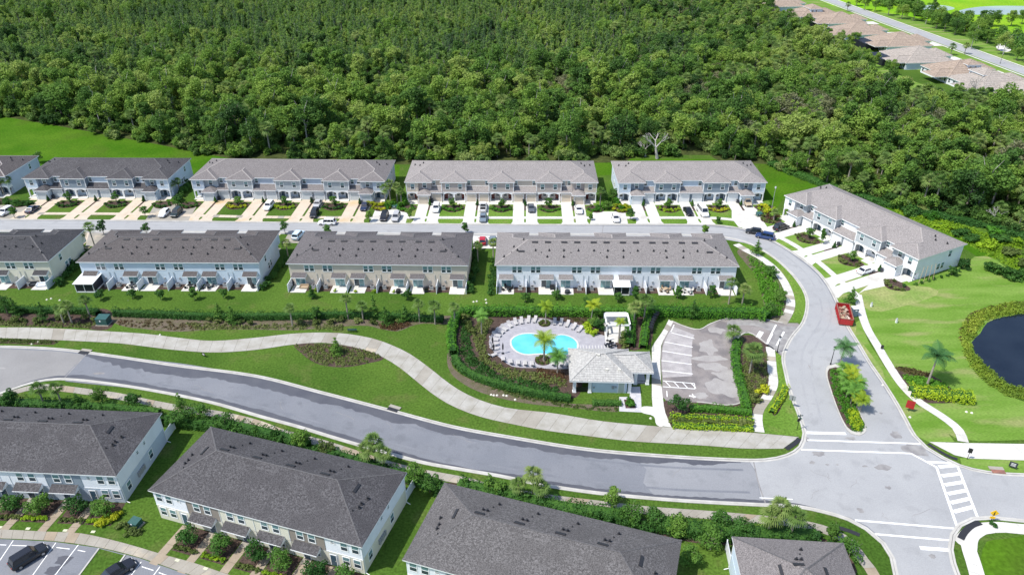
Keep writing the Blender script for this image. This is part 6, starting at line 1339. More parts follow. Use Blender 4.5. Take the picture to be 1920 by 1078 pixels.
# ------------------------------------------------------------------ vehicles
def car_meshes(kind, paint):
    S_ = dict(sedan=(4.7, .92, .70, 1.42, -1.75, 1.05, -1.05, .35), suv=(4.75, .93, .98, 1.70, -2.15, 1.15, -1.85, .55), hatch=(4.2, .88, .88, 1.50, -1.9, 1.05, -1.5, .35), van=(5.6, 1.0, 1.15, 2.25, -2.72, 1.9, -2.6, 1.25), pickup=(5.6, .98, 1.0, 1.82, -.75, 1.35, -.55, .75))[kind]
    L, hw, zb, zr, c0, c1, r0, r1 = S_; zb = max(zb, .9)
    def body():
        b = MB(); st = [(-L/2, .55, zb - .15, .80), (-L/2 + .12, .30, zb - .02, .95), (-L*.33, .22, zb + .0, 1), (0, .22, zb, 1), (L*.22, .22, zb - .02, 1), (L*.36, .24, zb - .10, .98), (L/2 - .15, .30, zb - .22, .90), (L/2, .45, zb - .38, .72)]
        rings = []
        for (x, zl, zh, k) in st:
            w_ = hw * k; rings.append([(x, -w_ * .92, zl), (x, -w_, zl + .18), (x, -w_, zh - .18), (x, -w_ * .88, zh), (x, w_ * .88, zh), (x, w_, zh - .18), (x, w_, zl + .18), (x, w_ * .92, zl)])
        n = 8
        for r in rings: b.v += r
        for i in range(len(rings) - 1):
            for j in range(n): a, c = i * n + j, i * n + (j + 1) % n; b.f.append((a, c, c + n, a + n)); b.m.append(0)
        b.f.append(tuple(range(n))); b.f.append(tuple(reversed(range((len(rings) - 1) * n, len(rings) * n)))); b.m += [0, 0]
        # cabin pillars and roof
        w0, w1 = hw * .90, hw * .74
        B = [(c0, -w0, zb - .03), (c1, -w0, zb - .03), (c1, w0, zb - .03), (c0, w0, zb - .03)]; T = [(r0, -w1, zr), (r1, -w1, zr), (r1, w1, zr), (r0, w1, zr)]
        b.poly(T)
        for i in range(4): j = (i + 1) % 4; b.poly([B[i], B[j], T[j], T[i]])
        b.poly([(r0 + .1, -w1 * .85, zr + .03), (r1 - .1, -w1 * .85, zr + .03), (r1 - .1, w1 * .85, zr + .03), (r0 + .1, w1 * .85, zr + .03)])
        if kind == 'pickup': b.box(-L/2 + .15, c0 - .1, -hw * .78, hw * .78, zb - .02, zb + .012, 1)
        return b.mesh('body', [CAR[paint], M['rubber']])
    def glass():
        out = []; w0, w1 = hw * .90, hw * .74; z0, z1 = zb + .03, zr - .09
        def lerp(p, q, t): return tuple(p[i] + (q[i] - p[i]) * t for i in range(3))
        B = [(c0, -w0, zb - .03), (c1, -w0, zb - .03), (c1, w0, zb - .03), (c0, w0, zb - .03)]; T = [(r0, -w1, zr), (r1, -w1, zr), (r1, w1, zr), (r0, w1, zr)]
        ctr = Vector(((c0 + c1) / 2, 0, zb))
        for i, nm in ((0, 'side_window'), (1, 'windscreen'), (2, 'side_window'), (3, 'rear_window')):
            j = (i + 1) % 4; mgn = .05 if i % 2 else .04
            q = [lerp(lerp(B[i], B[j], mgn), lerp(T[i], T[j], mgn), .12), lerp(lerp(B[i], B[j], 1 - mgn), lerp(T[i], T[j], 1 - mgn), .12), lerp(lerp(B[i], B[j], 1 - mgn), lerp(T[i], T[j], 1 - mgn), .88), lerp(lerp(B[i], B[j], mgn), lerp(T[i], T[j], mgn), .88)]
            nrm = (Vector(q[1]) - Vector(q[0])).cross(Vector(q[3]) - Vector(q[0])).normalized()
            if nrm.dot(Vector(q[0]) - ctr) < 0: nrm = -nrm
            q = [tuple(Vector(p) + nrm * .02) for p in q]; b = MB()
            if i % 2 == 0 and kind != 'pickup':
                for t0, t1 in ((0, .36), (.39, .70), (.73, 1)):
                    b.poly([lerp(q[0], q[1], t0), lerp(q[0], q[1], t1), lerp(q[3], q[2], t1), lerp(q[3], q[2], t0)])
            else: b.poly(q)
            out.append((nm, b.mesh(nm, [M['carglass']])))
        return out
    def wheel():
        b = MB(); b.tube((0, -.11, 0), (0, .11, 0), .34, n=16, m=0); b.tube((0, -.125, 0), (0, -.11, 0), .21, n=12, m=1); b.tube((0, .11, 0), (0, .125, 0), .21, n=12, m=1); return b.mesh('wheel', [M['rubber'], M['rim']])
    return (cached(('cb', kind, paint), body), cached(('cg', kind), glass), cached('whl', wheel), L, hw, zb)
def car(px, py, deg, kind, paint, label, grp='cars parked on the driveways', cat='car', world=None):
    body, gl, wh, L, hw, zb = car_meshes(kind, paint); x, y = world or g(px, py)
    o = empty('parked_car' if cat == 'car' else cat.replace(' ', '_'), (x, y, .05), R(deg), label, cat, grp)
    inst('body', body, o)
    for nm, me in gl: inst(nm, me, o)
    for sx in (-L * .30, L * .31):
        for sy in (-1, 1): inst('wheel', wh, o, (sx, sy * (hw - .09), .34))
    for sy in (-1, 1):
        inst('headlight', cached('hl', lambda: MB().box(-.05, .03, -.2, .2, -.07, .07).mesh('headlight', [M['lamp_w']])), o, (L/2 - .08, sy * hw * .58, zb - .35))
        inst('taillight', cached('tl', lambda: MB().box(-.04, .04, -.13, .13, -.12, .12).mesh('taillight', [M['lamp_r']])), o, (-L/2 + .04, sy * hw * .68, zb - .22))
        inst('mirror', cached(('mr', paint), lambda: MB().box(-.08, .08, -.1, .1, -.06, .07).mesh('mirror', [CAR[paint]])), o, (L * .16, sy * (hw + .06), zb + .02))
    return o
car(12, 401, -100, 'suv', 'white', 'white SUV on the pad at the far left edge', )
car(62, 396, 88, 'sedan', 'navy', 'navy sedan in front of the leftmost blue grey unit')
car(309, 404, -95, 'hatch', 'white', 'white hatchback left of the dark SUV between the two left blocks')
car(332, 403, -93, 'suv', 'green', 'dark green black SUV on the pad between the two left blocks')
car(505, 390, -95, 'suv', 'white', 'white SUV on a tan driveway of the light grey block, beside a yard bed')
car(596, 386, -92, 'sedan', 'silver', 'silver white car parked nose to tail behind a black SUV')
car(590, 404, -90, 'suv', 'black', 'black SUV at the street end of the tan driveway behind a silver car')
car(614, 421, 178, 'suv', 'white', 'white SUV driving along the street past the light grey block', 'cars on the street')
car(684, 391, -92, 'sedan', 'navy', 'navy car on the rightmost tan driveway of the light grey block')
car(721, 410, -93, 'suv', 'black', 'black SUV on the white pad left of a silver crossover')
car(743, 411, -93, 'suv', 'silver', 'silver crossover with a black roof panel on the white pad')
car(818, 394, -90, 'suv', 'white', 'white SUV on the second driveway of the beige block')
car(906, 392, 90, 'pickup', 'white', 'white pickup close to a garage of the beige block', cat='pickup truck')
car(906, 412, -90, 'sedan', 'slate', 'blue grey sedan behind the white pickup')
car(996, 394, -88, 'sedan', 'grey', 'dark grey sedan on a driveway in the middle of the beige block')
car(1085, 397, -88, 'sedan', 'white', 'white sedan on the right end driveway of the beige block')
car(1154, 413, -88, 'hatch', 'white', 'white low car on the bright pad between the beige and blue grey blocks')
car(1290, 400, -86, 'sedan', 'black', 'black sedan left of the white van')
car(1317, 401, -85, 'van', 'white', 'white delivery van before the right hand blue grey block', cat='van')
car(1400, 383, -90, 'suv', 'tan', 'tan off-road vehicle at the right garage of the last top row block')
car(1434, 447, 152, 'suv', 'blue', 'dark blue SUV parked at the kerb of the bend', 'cars on the street')
car(1413, 438, 158, 'hatch', 'black', 'small black car at the kerb ahead of the dark blue SUV', 'cars on the street')
car(1464, 430, 30, 'suv', 'black', 'black open off-road car on the first driveway of the angled block')
car(1622, 511, 28, 'sedan', 'white', 'white sedan on a driveway of the angled block')
car(560, 445, 80, 'suv', 'sky', 'pale blue SUV between two middle row blocks')
car(905, 455, 90, 'hatch', 'red', 'red car in the gap between the beige and white middle row blocks')
car(924, 455, 90, 'sedan', 'slate', 'blue grey car right of the red car')
car(56, 1048, 52, 'suv', 'black', 'black SUV in the parking bay at the lower left', 'cars in the lower left parking bays')
car(222, 1076, 50, 'sedan', 'black', 'black sedan cut by the bottom edge beside the lawn island', 'cars in the lower left parking bays')
# ------------------------------------------------------------------ site things
def dumpster():
    x, y = g(1581, 596); o = empty('dumpster', (x, y, .05), R(76), 'long red open dumpster full of pale debris at the kerb', 'dumpster')
    L, W_, H_ = 6.4, 2.6, 1.6
    b = MB(); b.box(-L/2, L/2, -W_/2, -W_/2 + .08, .25, H_, 0).box(-L/2, L/2, W_/2 - .08, W_/2, .25, H_, 0).box(L/2 - .08, L/2, -W_/2, W_/2, .25, H_, 0).box(-L/2, -L/2 + .08, -W_/2, W_/2, .25, H_, 0).box(-L/2, L/2, -W_/2, W_/2, .2, .3, 1)
    b.build('container', [M['red'], M['red_in']], o)
    b = MB(); b.box(-L/2 - .05, L/2 + .05, -W_/2 - .05, -W_/2 + .12, H_, H_ + .1).box(-L/2 - .05, L/2 + .05, W_/2 - .12, W_/2 + .05, H_, H_ + .1).box(L/2 - .12, L/2 + .05, -W_/2, W_/2, H_, H_ + .1).box(-L/2 - .05, -L/2 + .12, -W_/2, W_/2, H_, H_ + .1); b.build('rim', M['red_in'], o)
    for k in range(6):
        for s in (-1, 1): inst('rib', cached('drib', lambda: MB().box(-.06, .06, -.06, .06, .25, H_).mesh('rib', [M['red']])), o, (-L/2 + .5 + k * 1.08, s * (W_/2 + .06), 0))
    r = random.Random(4)
    for k in range(26):
        m = cached(('deb', k % 4), lambda: MB().box(-.45, .45, -.3, .3, -.05, .07).mesh('debris', [M[('card', 'red_in', 'wood', 'concrete_t')[k % 4]]]))
        q = inst('debris', m, o, (r.uniform(-L/2 + .8, L/2 - .7), r.uniform(-.75, .75), r.uniform(.6, 1.15))); q.rotation_euler = (r.uniform(-.6, .6), r.uniform(-.6, .6), r.uniform(0, 3))
    for s in (-1, 1): inst('wheel', cached('dwh', lambda: MB().tube((0, -.1, 0), (0, .1, 0), .2, n=10).mesh('wheel', [M['rubber']])), o, (-L/2 + .6, s * .9, .2))
dumpster()
x, y = g(1600, 592); o = empty('portable_toilet', (x, y, 0), .1, 'blue grey portable toilet with a white roof beside the dumpster', 'portable toilet')
MB().box(-.55, .55, -.55, .55, .05, 1.95).build('cabin', M['toilet'], o); MB().box(-.62, .62, -.62, .62, 1.95, 2.08).poly([(-.62, -.62, 2.08), (.62, -.62, 2.08), (.3, 0, 2.35), (-.3, 0, 2.35)]).poly([(.62, .62, 2.08), (-.62, .62, 2.08), (-.3, 0, 2.35), (.3, 0, 2.35)]).poly([(.62, -.62, 2.08), (.62, .62, 2.08), (.3, 0, 2.35)]).poly([(-.62, .62, 2.08), (-.62, -.62, 2.08), (-.3, 0, 2.35)]).build('roof', M['trim'], o)
MB().box(-.38, .38, -.58, -.55, .15, 1.85).build('door', M['toilet'], o); MB().box(-.2, .2, -.6, -.58, 1.45, 1.7).build('sign_plate', M['trim'], o)
def box_on_pad(px, py, a, lab, w_=1.5, d=1.3, h=1.25):
    x, y = g(px, py); o = empty('transformer_box', (x, y, 0), a, lab, 'transformer'); MB().box(-w_/2 - .2, w_/2 + .2, -d/2 - .2, d/2 + .2, 0, .12).build('pad', M['concrete'], o)
    b = MB(); b.box(-w_/2, w_/2, -d/2, d/2, .12, h - .15); b.poly([(-w_/2 - .05, -d/2 - .06, h - .15), (w_/2 + .05, -d/2 - .06, h - .15), (w_/2 + .05, d/2, h), (-w_/2 - .05, d/2, h)]); b.poly([(-w_/2 - .05, -d/2 - .06, h - .15), (-w_/2 - .05, d/2, h), (-w_/2 - .05, d/2, h - .15)]); b.poly([(w_/2 + .05, -d/2 - .06, h - .15), (w_/2 + .05, d/2, h - .15), (w_/2 + .05, d/2, h)]); b.build('cabinet', M['green_metal'], o)
    MB().box(-.3, -.05, -d/2 - .02, -d/2, h * .55, h * .75).build('warning_plate', M['trim'], o)
box_on_pad(196, 606, -.05, 'dark green transformer box on the verge of the wide walk', 2.3, 1.9, 1.7)
box_on_pad(256, 984, -.35, 'dark green transformer box between the two lower left blocks', 1.4, 1.2, 1.1); box_on_pad(1423, 405, .2, 'small green transformer box beside the rightmost top row block', 1.4, 1.2, 1.0); box_on_pad(741, 390, 0, 'pale green transformer box behind the two parked SUVs', 1.4, 1.2, 1.0)
x, y = g(1103, 1077); 
# signs and lamps
def sign_post(px, py, h, w_, hh, m, name, lab, cat, a=0, face=None, post='black', z0=None):
    x, y = g(px, py); o = empty(name, (x, y, 0), a, lab, cat); MB().tube((0, .03, 0), (0, .03, h), .04, n=6).build('post', M[post], o); MB().box(-w_/2, w_/2, -.03, .0, (z0 or h - hh), h + .02).build('panel', M[m], o)
    if face: face(o, w_, hh, h)
    return o
def text_part(parent, body, size, loc, m, rot=(PI / 2, 0, 0)):
    cu = bpy.data.curves.new('lettering', 'FONT'); cu.body = body; cu.size = size; cu.align_x = 'CENTER'; cu.align_y = 'CENTER'; cu.extrude = .004
    t = bpy.data.objects.new('lettering', cu); C.objects.link(t); dg = bpy.context.evaluated_depsgraph_get(); me = bpy.data.meshes.new_from_object(t.evaluated_get(dg)); bpy.data.objects.remove(t); me.materials.clear(); me.materials.append(m)
    return inst('lettering', me, parent, loc, rot)
def stripes(o, w_, hh, h):
    for k in range(3): MB().box(-w_ * .3, w_ * .3, -.042, -.03, h - hh * (.3 + .22 * k), h - hh * (.3 + .22 * k) + hh * .08).build('printed_line', M['trim'], o)
sign_post(1703, 771, 2.3, 1.3, 1.6, 'red', 'red_sign', 'red sign panel on a leaning post by the sidewalk', 'sign', -.5)
sign_post(1857, 978, 2.0, .01, .01, 'yellow', 'pedestrian_sign', 'yellow diamond pedestrian crossing sign at the lower right corner island', 'road sign', -.2)
p_ = bpy.data.objects['pedestrian_sign']; MB().prism_y([(0, 1.25), (.6, 1.85), (0, 2.45), (-.6, 1.85)], -.06, -.03).build('diamond', M['yellow'], p_); MB().box(-.35, .35, -.06, -.03, .75, 1.15).build('arrow_plate', M['yellow'], p_)
MB().box(-.07, .07, -.075, -.06, 1.6, 1.95).box(-.05, .05, -.075, -.06, 2.0, 2.12).box(-.14, -.04, -.075, -.06, 1.42, 1.6).box(.04, .14, -.075, -.06, 1.42, 1.6).build('walking_figure', M['black'], p_)
shrub(*g(1862, 984), .6, .5, 'leaf_dark', 'low dark tuft at the foot of the yellow sign')
def arrow(o, w_, hh, h): MB().box(-w_ * .3, w_ * .3, -.042, -.03, h - hh * .55, h - hh * .45).build('printed_line', M['trim'], o)
sign_post(383, 669, .95, .9, .65, 'black', 'yard_sign', 'small black yard sign on the grass below the wide walk at the left', 'sign', -.5, stripes)
sign_post(1897, 878, 1.3, 1.1, 1.0, 'bin', 'yard_sign', 'dark sign board on the verge at the right edge', 'sign', -.6, stripes); sign_post(1813, 861, 2.3, .6, .9, 'black', 'street_sign', 'black street sign on a leaning post at the crossing corner', 'road sign', -.5)
sign_post(1482, 764, 2.6, 1.0, 1.0, 'ac', 'street_sign', 'grey backed road sign leaning over the left kerb of the entrance street', 'road sign', 2.6)
sign_post(1467, 930 + 22, 2.2, .5, .9, 'black', 'street_sign', 'black road sign beside the palms of the lower sidewalk', 'road sign', .4)
sign_post(1653, 655, 1.0, .5, .8, 'black', 'site_sign', 'small dark site sign at the right side of the sidewalk', 'sign', -.4)
def stop_sign(px, py):
    x, y = g(px, py); o = empty('street_name_post', (x, y, 0), .3, 'black post with green street name blades and a round dark sign at the crossing', 'road sign'); MB().tube((0, 0, 0), (0, 0, 3.3), .05, n=8).tube((0, 0, 3.3), (0, 0, 3.45), .09, .02, 8).build('post', M['black'], o)
    MB().box(-.55, .55, -.02, .02, 2.95, 3.15).build('name_blade', M['green_metal'], o); MB().box(-.02, .02, -.55, .55, 2.72, 2.92).build('name_blade', M['green_metal'], o)
    MB().prism_y([(.4 * math.cos(a), 2.15 + .4 * math.sin(a)) for a in np.linspace(PI / 8, 2 * PI + PI / 8, 8, endpoint=False)], .05, .08).build('octagon', M['black'], o)
stop_sign(1494, 806)
def lamp_post(px, py, h, lab, m='black'):
    x, y = g(px, py); o = empty('street_lamp', (x, y, 0), 0, lab, 'street lamp'); MB().tube((0, 0, 0), (0, 0, h), .09, .05, 8).tube((0, 0, 0), (0, 0, .5), .16, .12, 8).build('post', M[m], o); MB().tube((0, 0, h), (0, 0, h + .1), .1, .2, 8).tube((0, 0, h + .45), (0, 0, h + .7), .3, .05, 8).build('lantern_cap', M[m], o); MB().tube((0, 0, h + .1), (0, 0, h + .45), .18, .24, 8).build('lantern', M['lamp_w'], o)
lamp_post(1446, 396, 6.5, 'pale grey street lamp between the last two blocks', 'ac'); lamp_post(1557, 684, 3.6, 'black lamp post at the top of the entrance island'); lamp_post(1875, 120, 4.5, 'black street lamp on the far street'); lamp_post(1457, 661, 3.2, 'thin black post beside the parking lot exit')
def bench(px, py, a, lab):
    x, y = g(px, py); o = empty('park_bench', (x, y, 0), a, lab, 'bench'); 
    for k in range(4): inst('slat', cached('bsl', lambda: MB().box(-.9, .9, -.05, .05, 0, .04).mesh('slat', [M['green_metal']])), o, (0, -.2 + k * .13, .45))
    for k in range(3): inst('slat', cached('bsl2', lambda: MB().box(-.9, .9, -.02, .02, 0, .1).mesh('slat', [M['green_metal']])), o, (0, .28, .55 + k * .14))
    for s in (-.8, .8): inst('frame', cached('bfr', lambda: MB().box(-.03, .03, -.25, -.2, 0, .45).box(-.03, .03, .25, .31, 0, .95).mesh('frame', [M['black']])), o, (s, 0, 0))
bench(661, 622, PI, 'dark green slatted bench above the wide walk')
def drain(px, py, a, lab, m='vent'):
    x, y = g(px, py); o = empty('storm_drain', (x, y, .06), a, lab, 'storm drain'); MB().box(-1.0, 1.0, -.45, .3, 0, .09).build('throat', M[m], o); MB().box(-1.1, 1.1, .3, 1.0, .0, .10).build('lid', M['concrete'], o)
drain(737, 768, -.42, 'dark kerb inlet drain in the main road kerb below the wide walk'); drain(1871, 884, -.1, 'rusty kerb inlet drain right of the striped crossing', 'red_in'); drain(158, 661, -.2, 'dark kerb inlet at the pale road joint on the left')
# screen rooms and patio things behind the middle row
def screen_room(b, x0, x1, depth, lab):
    D_ = 15.5; o = empty('screen_room', (*loc2w(b, x0, D_ + .02), 0), b.rotation_euler.z, lab, 'screen room'); w_ = x1 - x0
    r = MB(); r.poly([(-.2, 0, 2.75), (w_ + .2, 0, 2.75), (w_ + .2, depth + .3, 2.45), (-.2, depth + .3, 2.45)]).poly([(-.2, 0, 2.65), (-.2, depth + .3, 2.35), (w_ + .2, depth + .3, 2.35), (w_ + .2, 0, 2.65)]); r.box(-.2, w_ + .2, depth + .26, depth + .32, 2.33, 2.47); r.poly([(-.2, 0, 2.65), (-.2, 0, 2.75), (-.2, depth + .3, 2.45), (-.2, depth + .3, 2.35)]).poly([(w_ + .2, 0, 2.65), (w_ + .2, 0, 2.75), (w_ + .2, depth + .3, 2.45), (w_ + .2, depth + .3, 2.35)]); r.build('roof', M['trim'], o)
    MB().box(.08, w_ - .08, depth - .06, depth - .02, .4, 2.33).build('screen', M['screen'], o); MB().box(.02, .06, 0, depth - .08, .4, 2.33).build('screen', M['screen'], o); MB().box(w_ - .06, w_ - .02, 0, depth - .08, .4, 2.33).build('screen', M['screen'], o)
    MB().box(0, w_, 0, depth, .1, .4).build('kick_plate', M['trim'], o)
    for x in (0, w_ - .1, w_ * .5): MB().box(x, x + .1, depth - .02, depth + .06, .1, 2.35).build('post', M['trim'], o)
screen_room(BL['M1'], 6 * 6.69 - 4.2, 6 * 6.69 - .1, 4.0, 'white roofed dark screen room at the left end of the pale blue block')
screen_room(BL['M3'], 23.5, 26.9, 3.4, 'white awning over a dark patio in the middle of the white block')
def patio_thing(kind, b, x, y, lab, m):
    p = loc2w(b, x, y)
    if kind == 'grill':
        o = empty('grill', (*p, .09), rnd.uniform(0, 6), lab, 'grill'); MB().box(-.5, .5, -.3, .3, .5, .95).tube((-.5, 0, .95), (.5, 0, .95), .3, n=10).build('lid', M['black'], o); MB().box(-.45, .45, -.25, .25, 0, .5).build('cart', M['bin'], o)
    elif kind == 'set':
        o = empty('patio_table', (*p, .09), rnd.uniform(0, 3), lab, 'table'); MB().box(-.6, .6, -.45, .45, .66, .72).build('tabletop', M[m], o)
        for sx in (-.5, .5):
            for sy in (-.35, .35): inst('leg', cached('ptl', lambda: MB().box(-.03, .03, -.03, .03, 0, .66).mesh('leg', [M['black']])), o, (sx, sy, 0))
        for k in range(4):
            a = k * PI / 2 + .4; c = empty('patio_chair', (p[0] + 1.05 * math.cos(a), p[1] + .95 * math.sin(a), .09), a - PI / 2, lab.replace('table', 'chair around the table'), 'chair', 'chairs, ' + lab)
            inst('seat', cached(('pcs', m), lambda: MB().box(-.25, .25, -.25, .25, .36, .44).mesh('seat', [M[m]])), c); inst('backrest', cached(('pcb', m), lambda: MB().box(-.25, .25, .2, .27, .44, .95).mesh('backrest', [M[m]])), c); inst('legs', cached('pcl', lambda: MB().box(-.24, -.2, -.24, .24, 0, .36).box(.2, .24, -.24, .24, 0, .36).mesh('legs', [M['black']])), c)
    elif kind == 'sofa':
        o = empty('patio_sofa', (*p, .09), rnd.uniform(-.2, .2), lab, 'sofa'); MB().box(-.9, .9, -.4, .4, .1, .42).build('seat', M[m], o); MB().box(-.9, .9, .3, .5, .42, .85).build('backrest', M[m], o); MB().box(-1.0, -.85, -.4, .5, .1, .62).build('armrest', M[m], o); MB().box(.85, 1.0, -.4, .5, .1, .62).build('armrest', M[m], o)
    elif kind == 'parasol':
        o = empty('closed_parasol', (*p, .09), 0, lab, 'parasol'); MB().tube((0, 0, 0), (0, 0, 2.4), .03, n=6).build('pole', M['black'], o); MB().tube((0, 0, .9), (0, 0, 1.8), .2, .25, 8).tube((0, 0, 1.8), (0, 0, 2.35), .25, .04, 8).build('canopy', M[m], o)
    elif kind == 'tub':
        o = empty('covered_fire_pit', (*p, .09), 0, lab, 'fire pit'); MB().tube((0, 0, 0), (0, 0, .7), .62, .55, 14).tube((0, 0, .7), (0, 0, .8), .55, .3, 14).build('cover', M[m], o)
    return o
d = 15.5 + 1.6
B1, B2, B3, B0 = BL['M1'], BL['M2'], BL['M3'], BL['M0']
W1, W2, W3 = 6 * 6.69, 6 * 6.59, 8 * 6.57
patio_thing('parasol', B2, W2 - 1.0, d, 'closed navy parasol on the leftmost patio of the beige block', 'umbrella'); patio_thing('sofa', B2, W2 - 3.2, d - .3, 'tan sofa on the leftmost patio of the beige block', 'wood')
patio_thing('set', B1, W1 - 11.4, d, 'dark table on the second patio of the pale blue block', 'bin'); patio_thing('set', B1, W1 - 24.5, d, 'dark table on the middle patio of the pale blue block', 'black'); patio_thing('set', B1, W1 - 28.5, d, 'dark table on the fourth patio of the pale blue block', 'bin'); patio_thing('grill', B1, W1 - 38.5, d, 'black grill on the rightmost patio of the pale blue block', 'black')
patio_thing('tub', B2, W2 - 24.5, d + 1, 'round black covered pit on the fourth patio of the beige block', 'black'); patio_thing('grill', B2, W2 - 30.5, d + .6, 'black grill on the fifth patio of the beige block', 'black')
patio_thing('set', B3, W3 - 2.4, d - .3, 'black table on the leftmost patio of the white block', 'black'); patio_thing('grill', B3, W3 - 12.3, d - .6, 'covered black grill on the second patio of the white block', 'black'); patio_thing('tub', B3, W3 - 15.6, d + .9, 'round dark covered pit on the third patio of the white block', 'bin')
patio_thing('set', B3, W3 - 37.2, d - .2, 'brown table on the sixth patio of the white block', 'wood'); patio_thing('set', B3, W3 - 42.2, d + .2, 'white table on the seventh patio of the white block', 'concrete_b')
patio_thing('sofa', B0, 2.2, d, 'white sofa on the right end patio of the cream block', 'white'); patio_thing('sofa', B0, 4.0, d - .4, 'dark sofa beside the white one behind the cream block', 'bin')
# ------------------------------------------------------------------ palms and trees, one by one
FP = 'leaf_palm'
for px, py, h, r_, lab in [(136, 608, 4.5, 1.5, 'fan palm just left of the green transformer box'), (120, 606, 3.5, 1.3, 'shorter fan palm left of the transformer, leaning on its taller neighbour'), (170, 597, 4.3, 1.4, 'fan palm behind the green transformer box'), (549, 613, 4.3, 1.3, 'thin fan palm in the pale mulch below the left part of the beige block'), (653, 598, 5.2, 1.3, 'tall fan palm in front of the third patio of the beige block'), (681, 600, 3.6, 1.3, 'fan palm right of the tall one below the beige block'), (787, 604, 4.3, 1.3, 'fan palm left of a pair near the pool hedge'), (816, 608, 4.5, 1.5, 'fan palm nearest to the left corner of the pool hedge'), (853, 611, 4.3, 1.3, 'fan palm directly at the corner of the pool hedge'),
    (1188, 610, 4.6, 1.7, 'left one of two fan palms above the green hedge beside the cabana'), (1207, 603, 5.2, 1.9, 'right one of two fan palms above the green hedge beside the cabana'), (1366, 570, 5.4, 1.3, 'tall slim fan palm at the right end patio of the white block'), (1391, 572, 3.8, 1.5, 'fan palm just right of the white block corner'), (1405, 700, 5.2, 2.1, 'big fan palm in the planting beside the parking lot'), (1372, 640, 2.6, 1.7, 'low bushy fan palm at the upper end of the parking lot planting'),
    (85, 762, 4.2, 1.5, 'left one of two fan palms behind the lower left block'), (118, 762, 4.0, 1.4, 'right one of two fan palms behind the lower left block'), (690, 872, 3.6, 1.6, 'left palm of the cluster above the cream block'), (705, 868, 4.4, 1.7, 'middle tallest palm of the cluster above the cream block'), (722, 880, 3.4, 1.5, 'right palm of the cluster above the cream block'),
    (972, 935, 3.2, 1.5, 'left palm of the cluster above the third lower block'), (999, 930, 4.6, 1.6, 'tallest palm of the cluster above the third lower block'), (1014, 940, 3.2, 1.5, 'right palm of the cluster above the third lower block'), (1438, 1003, 4.0, 1.7, 'left palm beside the pale roof at the bottom right'), (1452, 996, 5.0, 1.7, 'tall palm at the centre of the pair beside the bottom right roof'), (1481, 1009, 4.6, 1.6, 'single palm right of the pair beside the bottom right roof'),
    (8, 366, 4.5, 1.6, 'left palm between the two leftmost top row blocks'), (22, 364, 4.5, 1.5, 'right palm between the two leftmost top row blocks'), (160, 472, 4.5, 1.7, 'lower palm in the gap right of the cream block'), (177, 460, 5.2, 1.6, 'upper palm in the gap right of the cream block'), (723, 382, 4.6, 1.6, 'front palm between the light grey and the beige top row blocks'), (732, 376, 5.0, 1.6, 'middle palm between the light grey and the beige top row blocks'), (745, 378, 4.4, 1.5, 'back palm between the light grey and the beige top row blocks'), (753, 384, 4.2, 1.4, 'rightmost palm between the light grey and the beige top row blocks'), (326, 366, 3.4, 1.3, 'small palm in the gap left of the light grey block'), (338, 362, 3.4, 1.3, 'second small palm in the gap left of the light grey block'),
    (540, 480, 3.6, 1.3, 'small palm in the gap left of the beige middle row block'), (896, 492, 4.4, 1.3, 'left palm in the gap left of the white block'), (925, 490, 5.0, 1.3, 'right palm in the gap touching the white block'), (1125, 384, 4.2, 1.4, 'palm right of the beige top row block'), (1450, 414, 2.4, 1.1, 'low palm beside the first driveway of the angled block'), (1384, 105, 6, 2.2, 'x')]:
    if lab == 'x': continue
    fan_palm(*g(px, py), h, r_, lab)
for px, py, h, r_, m, lab, ln in [(1020, 676, 4.6, 2.6, 'leaf_palm_y', 'yellowing coconut palm in the round bed below the pool', (0, 0)), (1045, 699, 3.6, 2.3, 'leaf_palm_g', 'bright green palm left of the pool house roof', (0, 0)), (903, 628, 4.2, 1.9, 'leaf_palm_g', 'pale green palm in the mulch at the left of the pool', (0, 0)), (1023, 607, 4.0, 1.9, 'leaf_palm_y', 'yellow green palm in the round bed above the pool', (0, 0)), (1108, 606, 4.2, 1.9, 'leaf_palm_y', 'yellow green palm left of the cabana', (.3, 0)), (1160, 642, 4.6, 1.3, 'leaf_palm_y', 'thin yellow palm in front of the cabana', (0, 0)),
    (1573, 686, 4.0, 2.5, 'leaf_royal', 'dark green royal palm at the top of the entrance island', (.3, 0)), (1738, 722, 6.0, 3.0, 'leaf_royal', 'tall royal palm with a pale trunk on the right lawn', (.7, .3))]:
    feather_palm(*g(px, py), h, r_, lab, m, None, .2 if h > 4.4 else .13, ln)
for i, (px, py, h) in enumerate([(1577, 712, 2.6), (1588, 722, 3.0), (1580, 730, 2.4), (1596, 738, 2.6), (1600, 752, 2.6), (1606, 765, 2.2), (1586, 745, 2.2), (1592, 730, 2.9), (1604, 742, 2.7), (1612, 772, 2.4), (1594, 758, 2.5)]): feather_palm(*g(px, py), h, 1.7, 'small yellow green palm in the cluster on the entrance island', 'leaf_palm_y' if i % 2 else 'leaf_palm_g', 'small palms on the entrance island', .08, shaft=False)
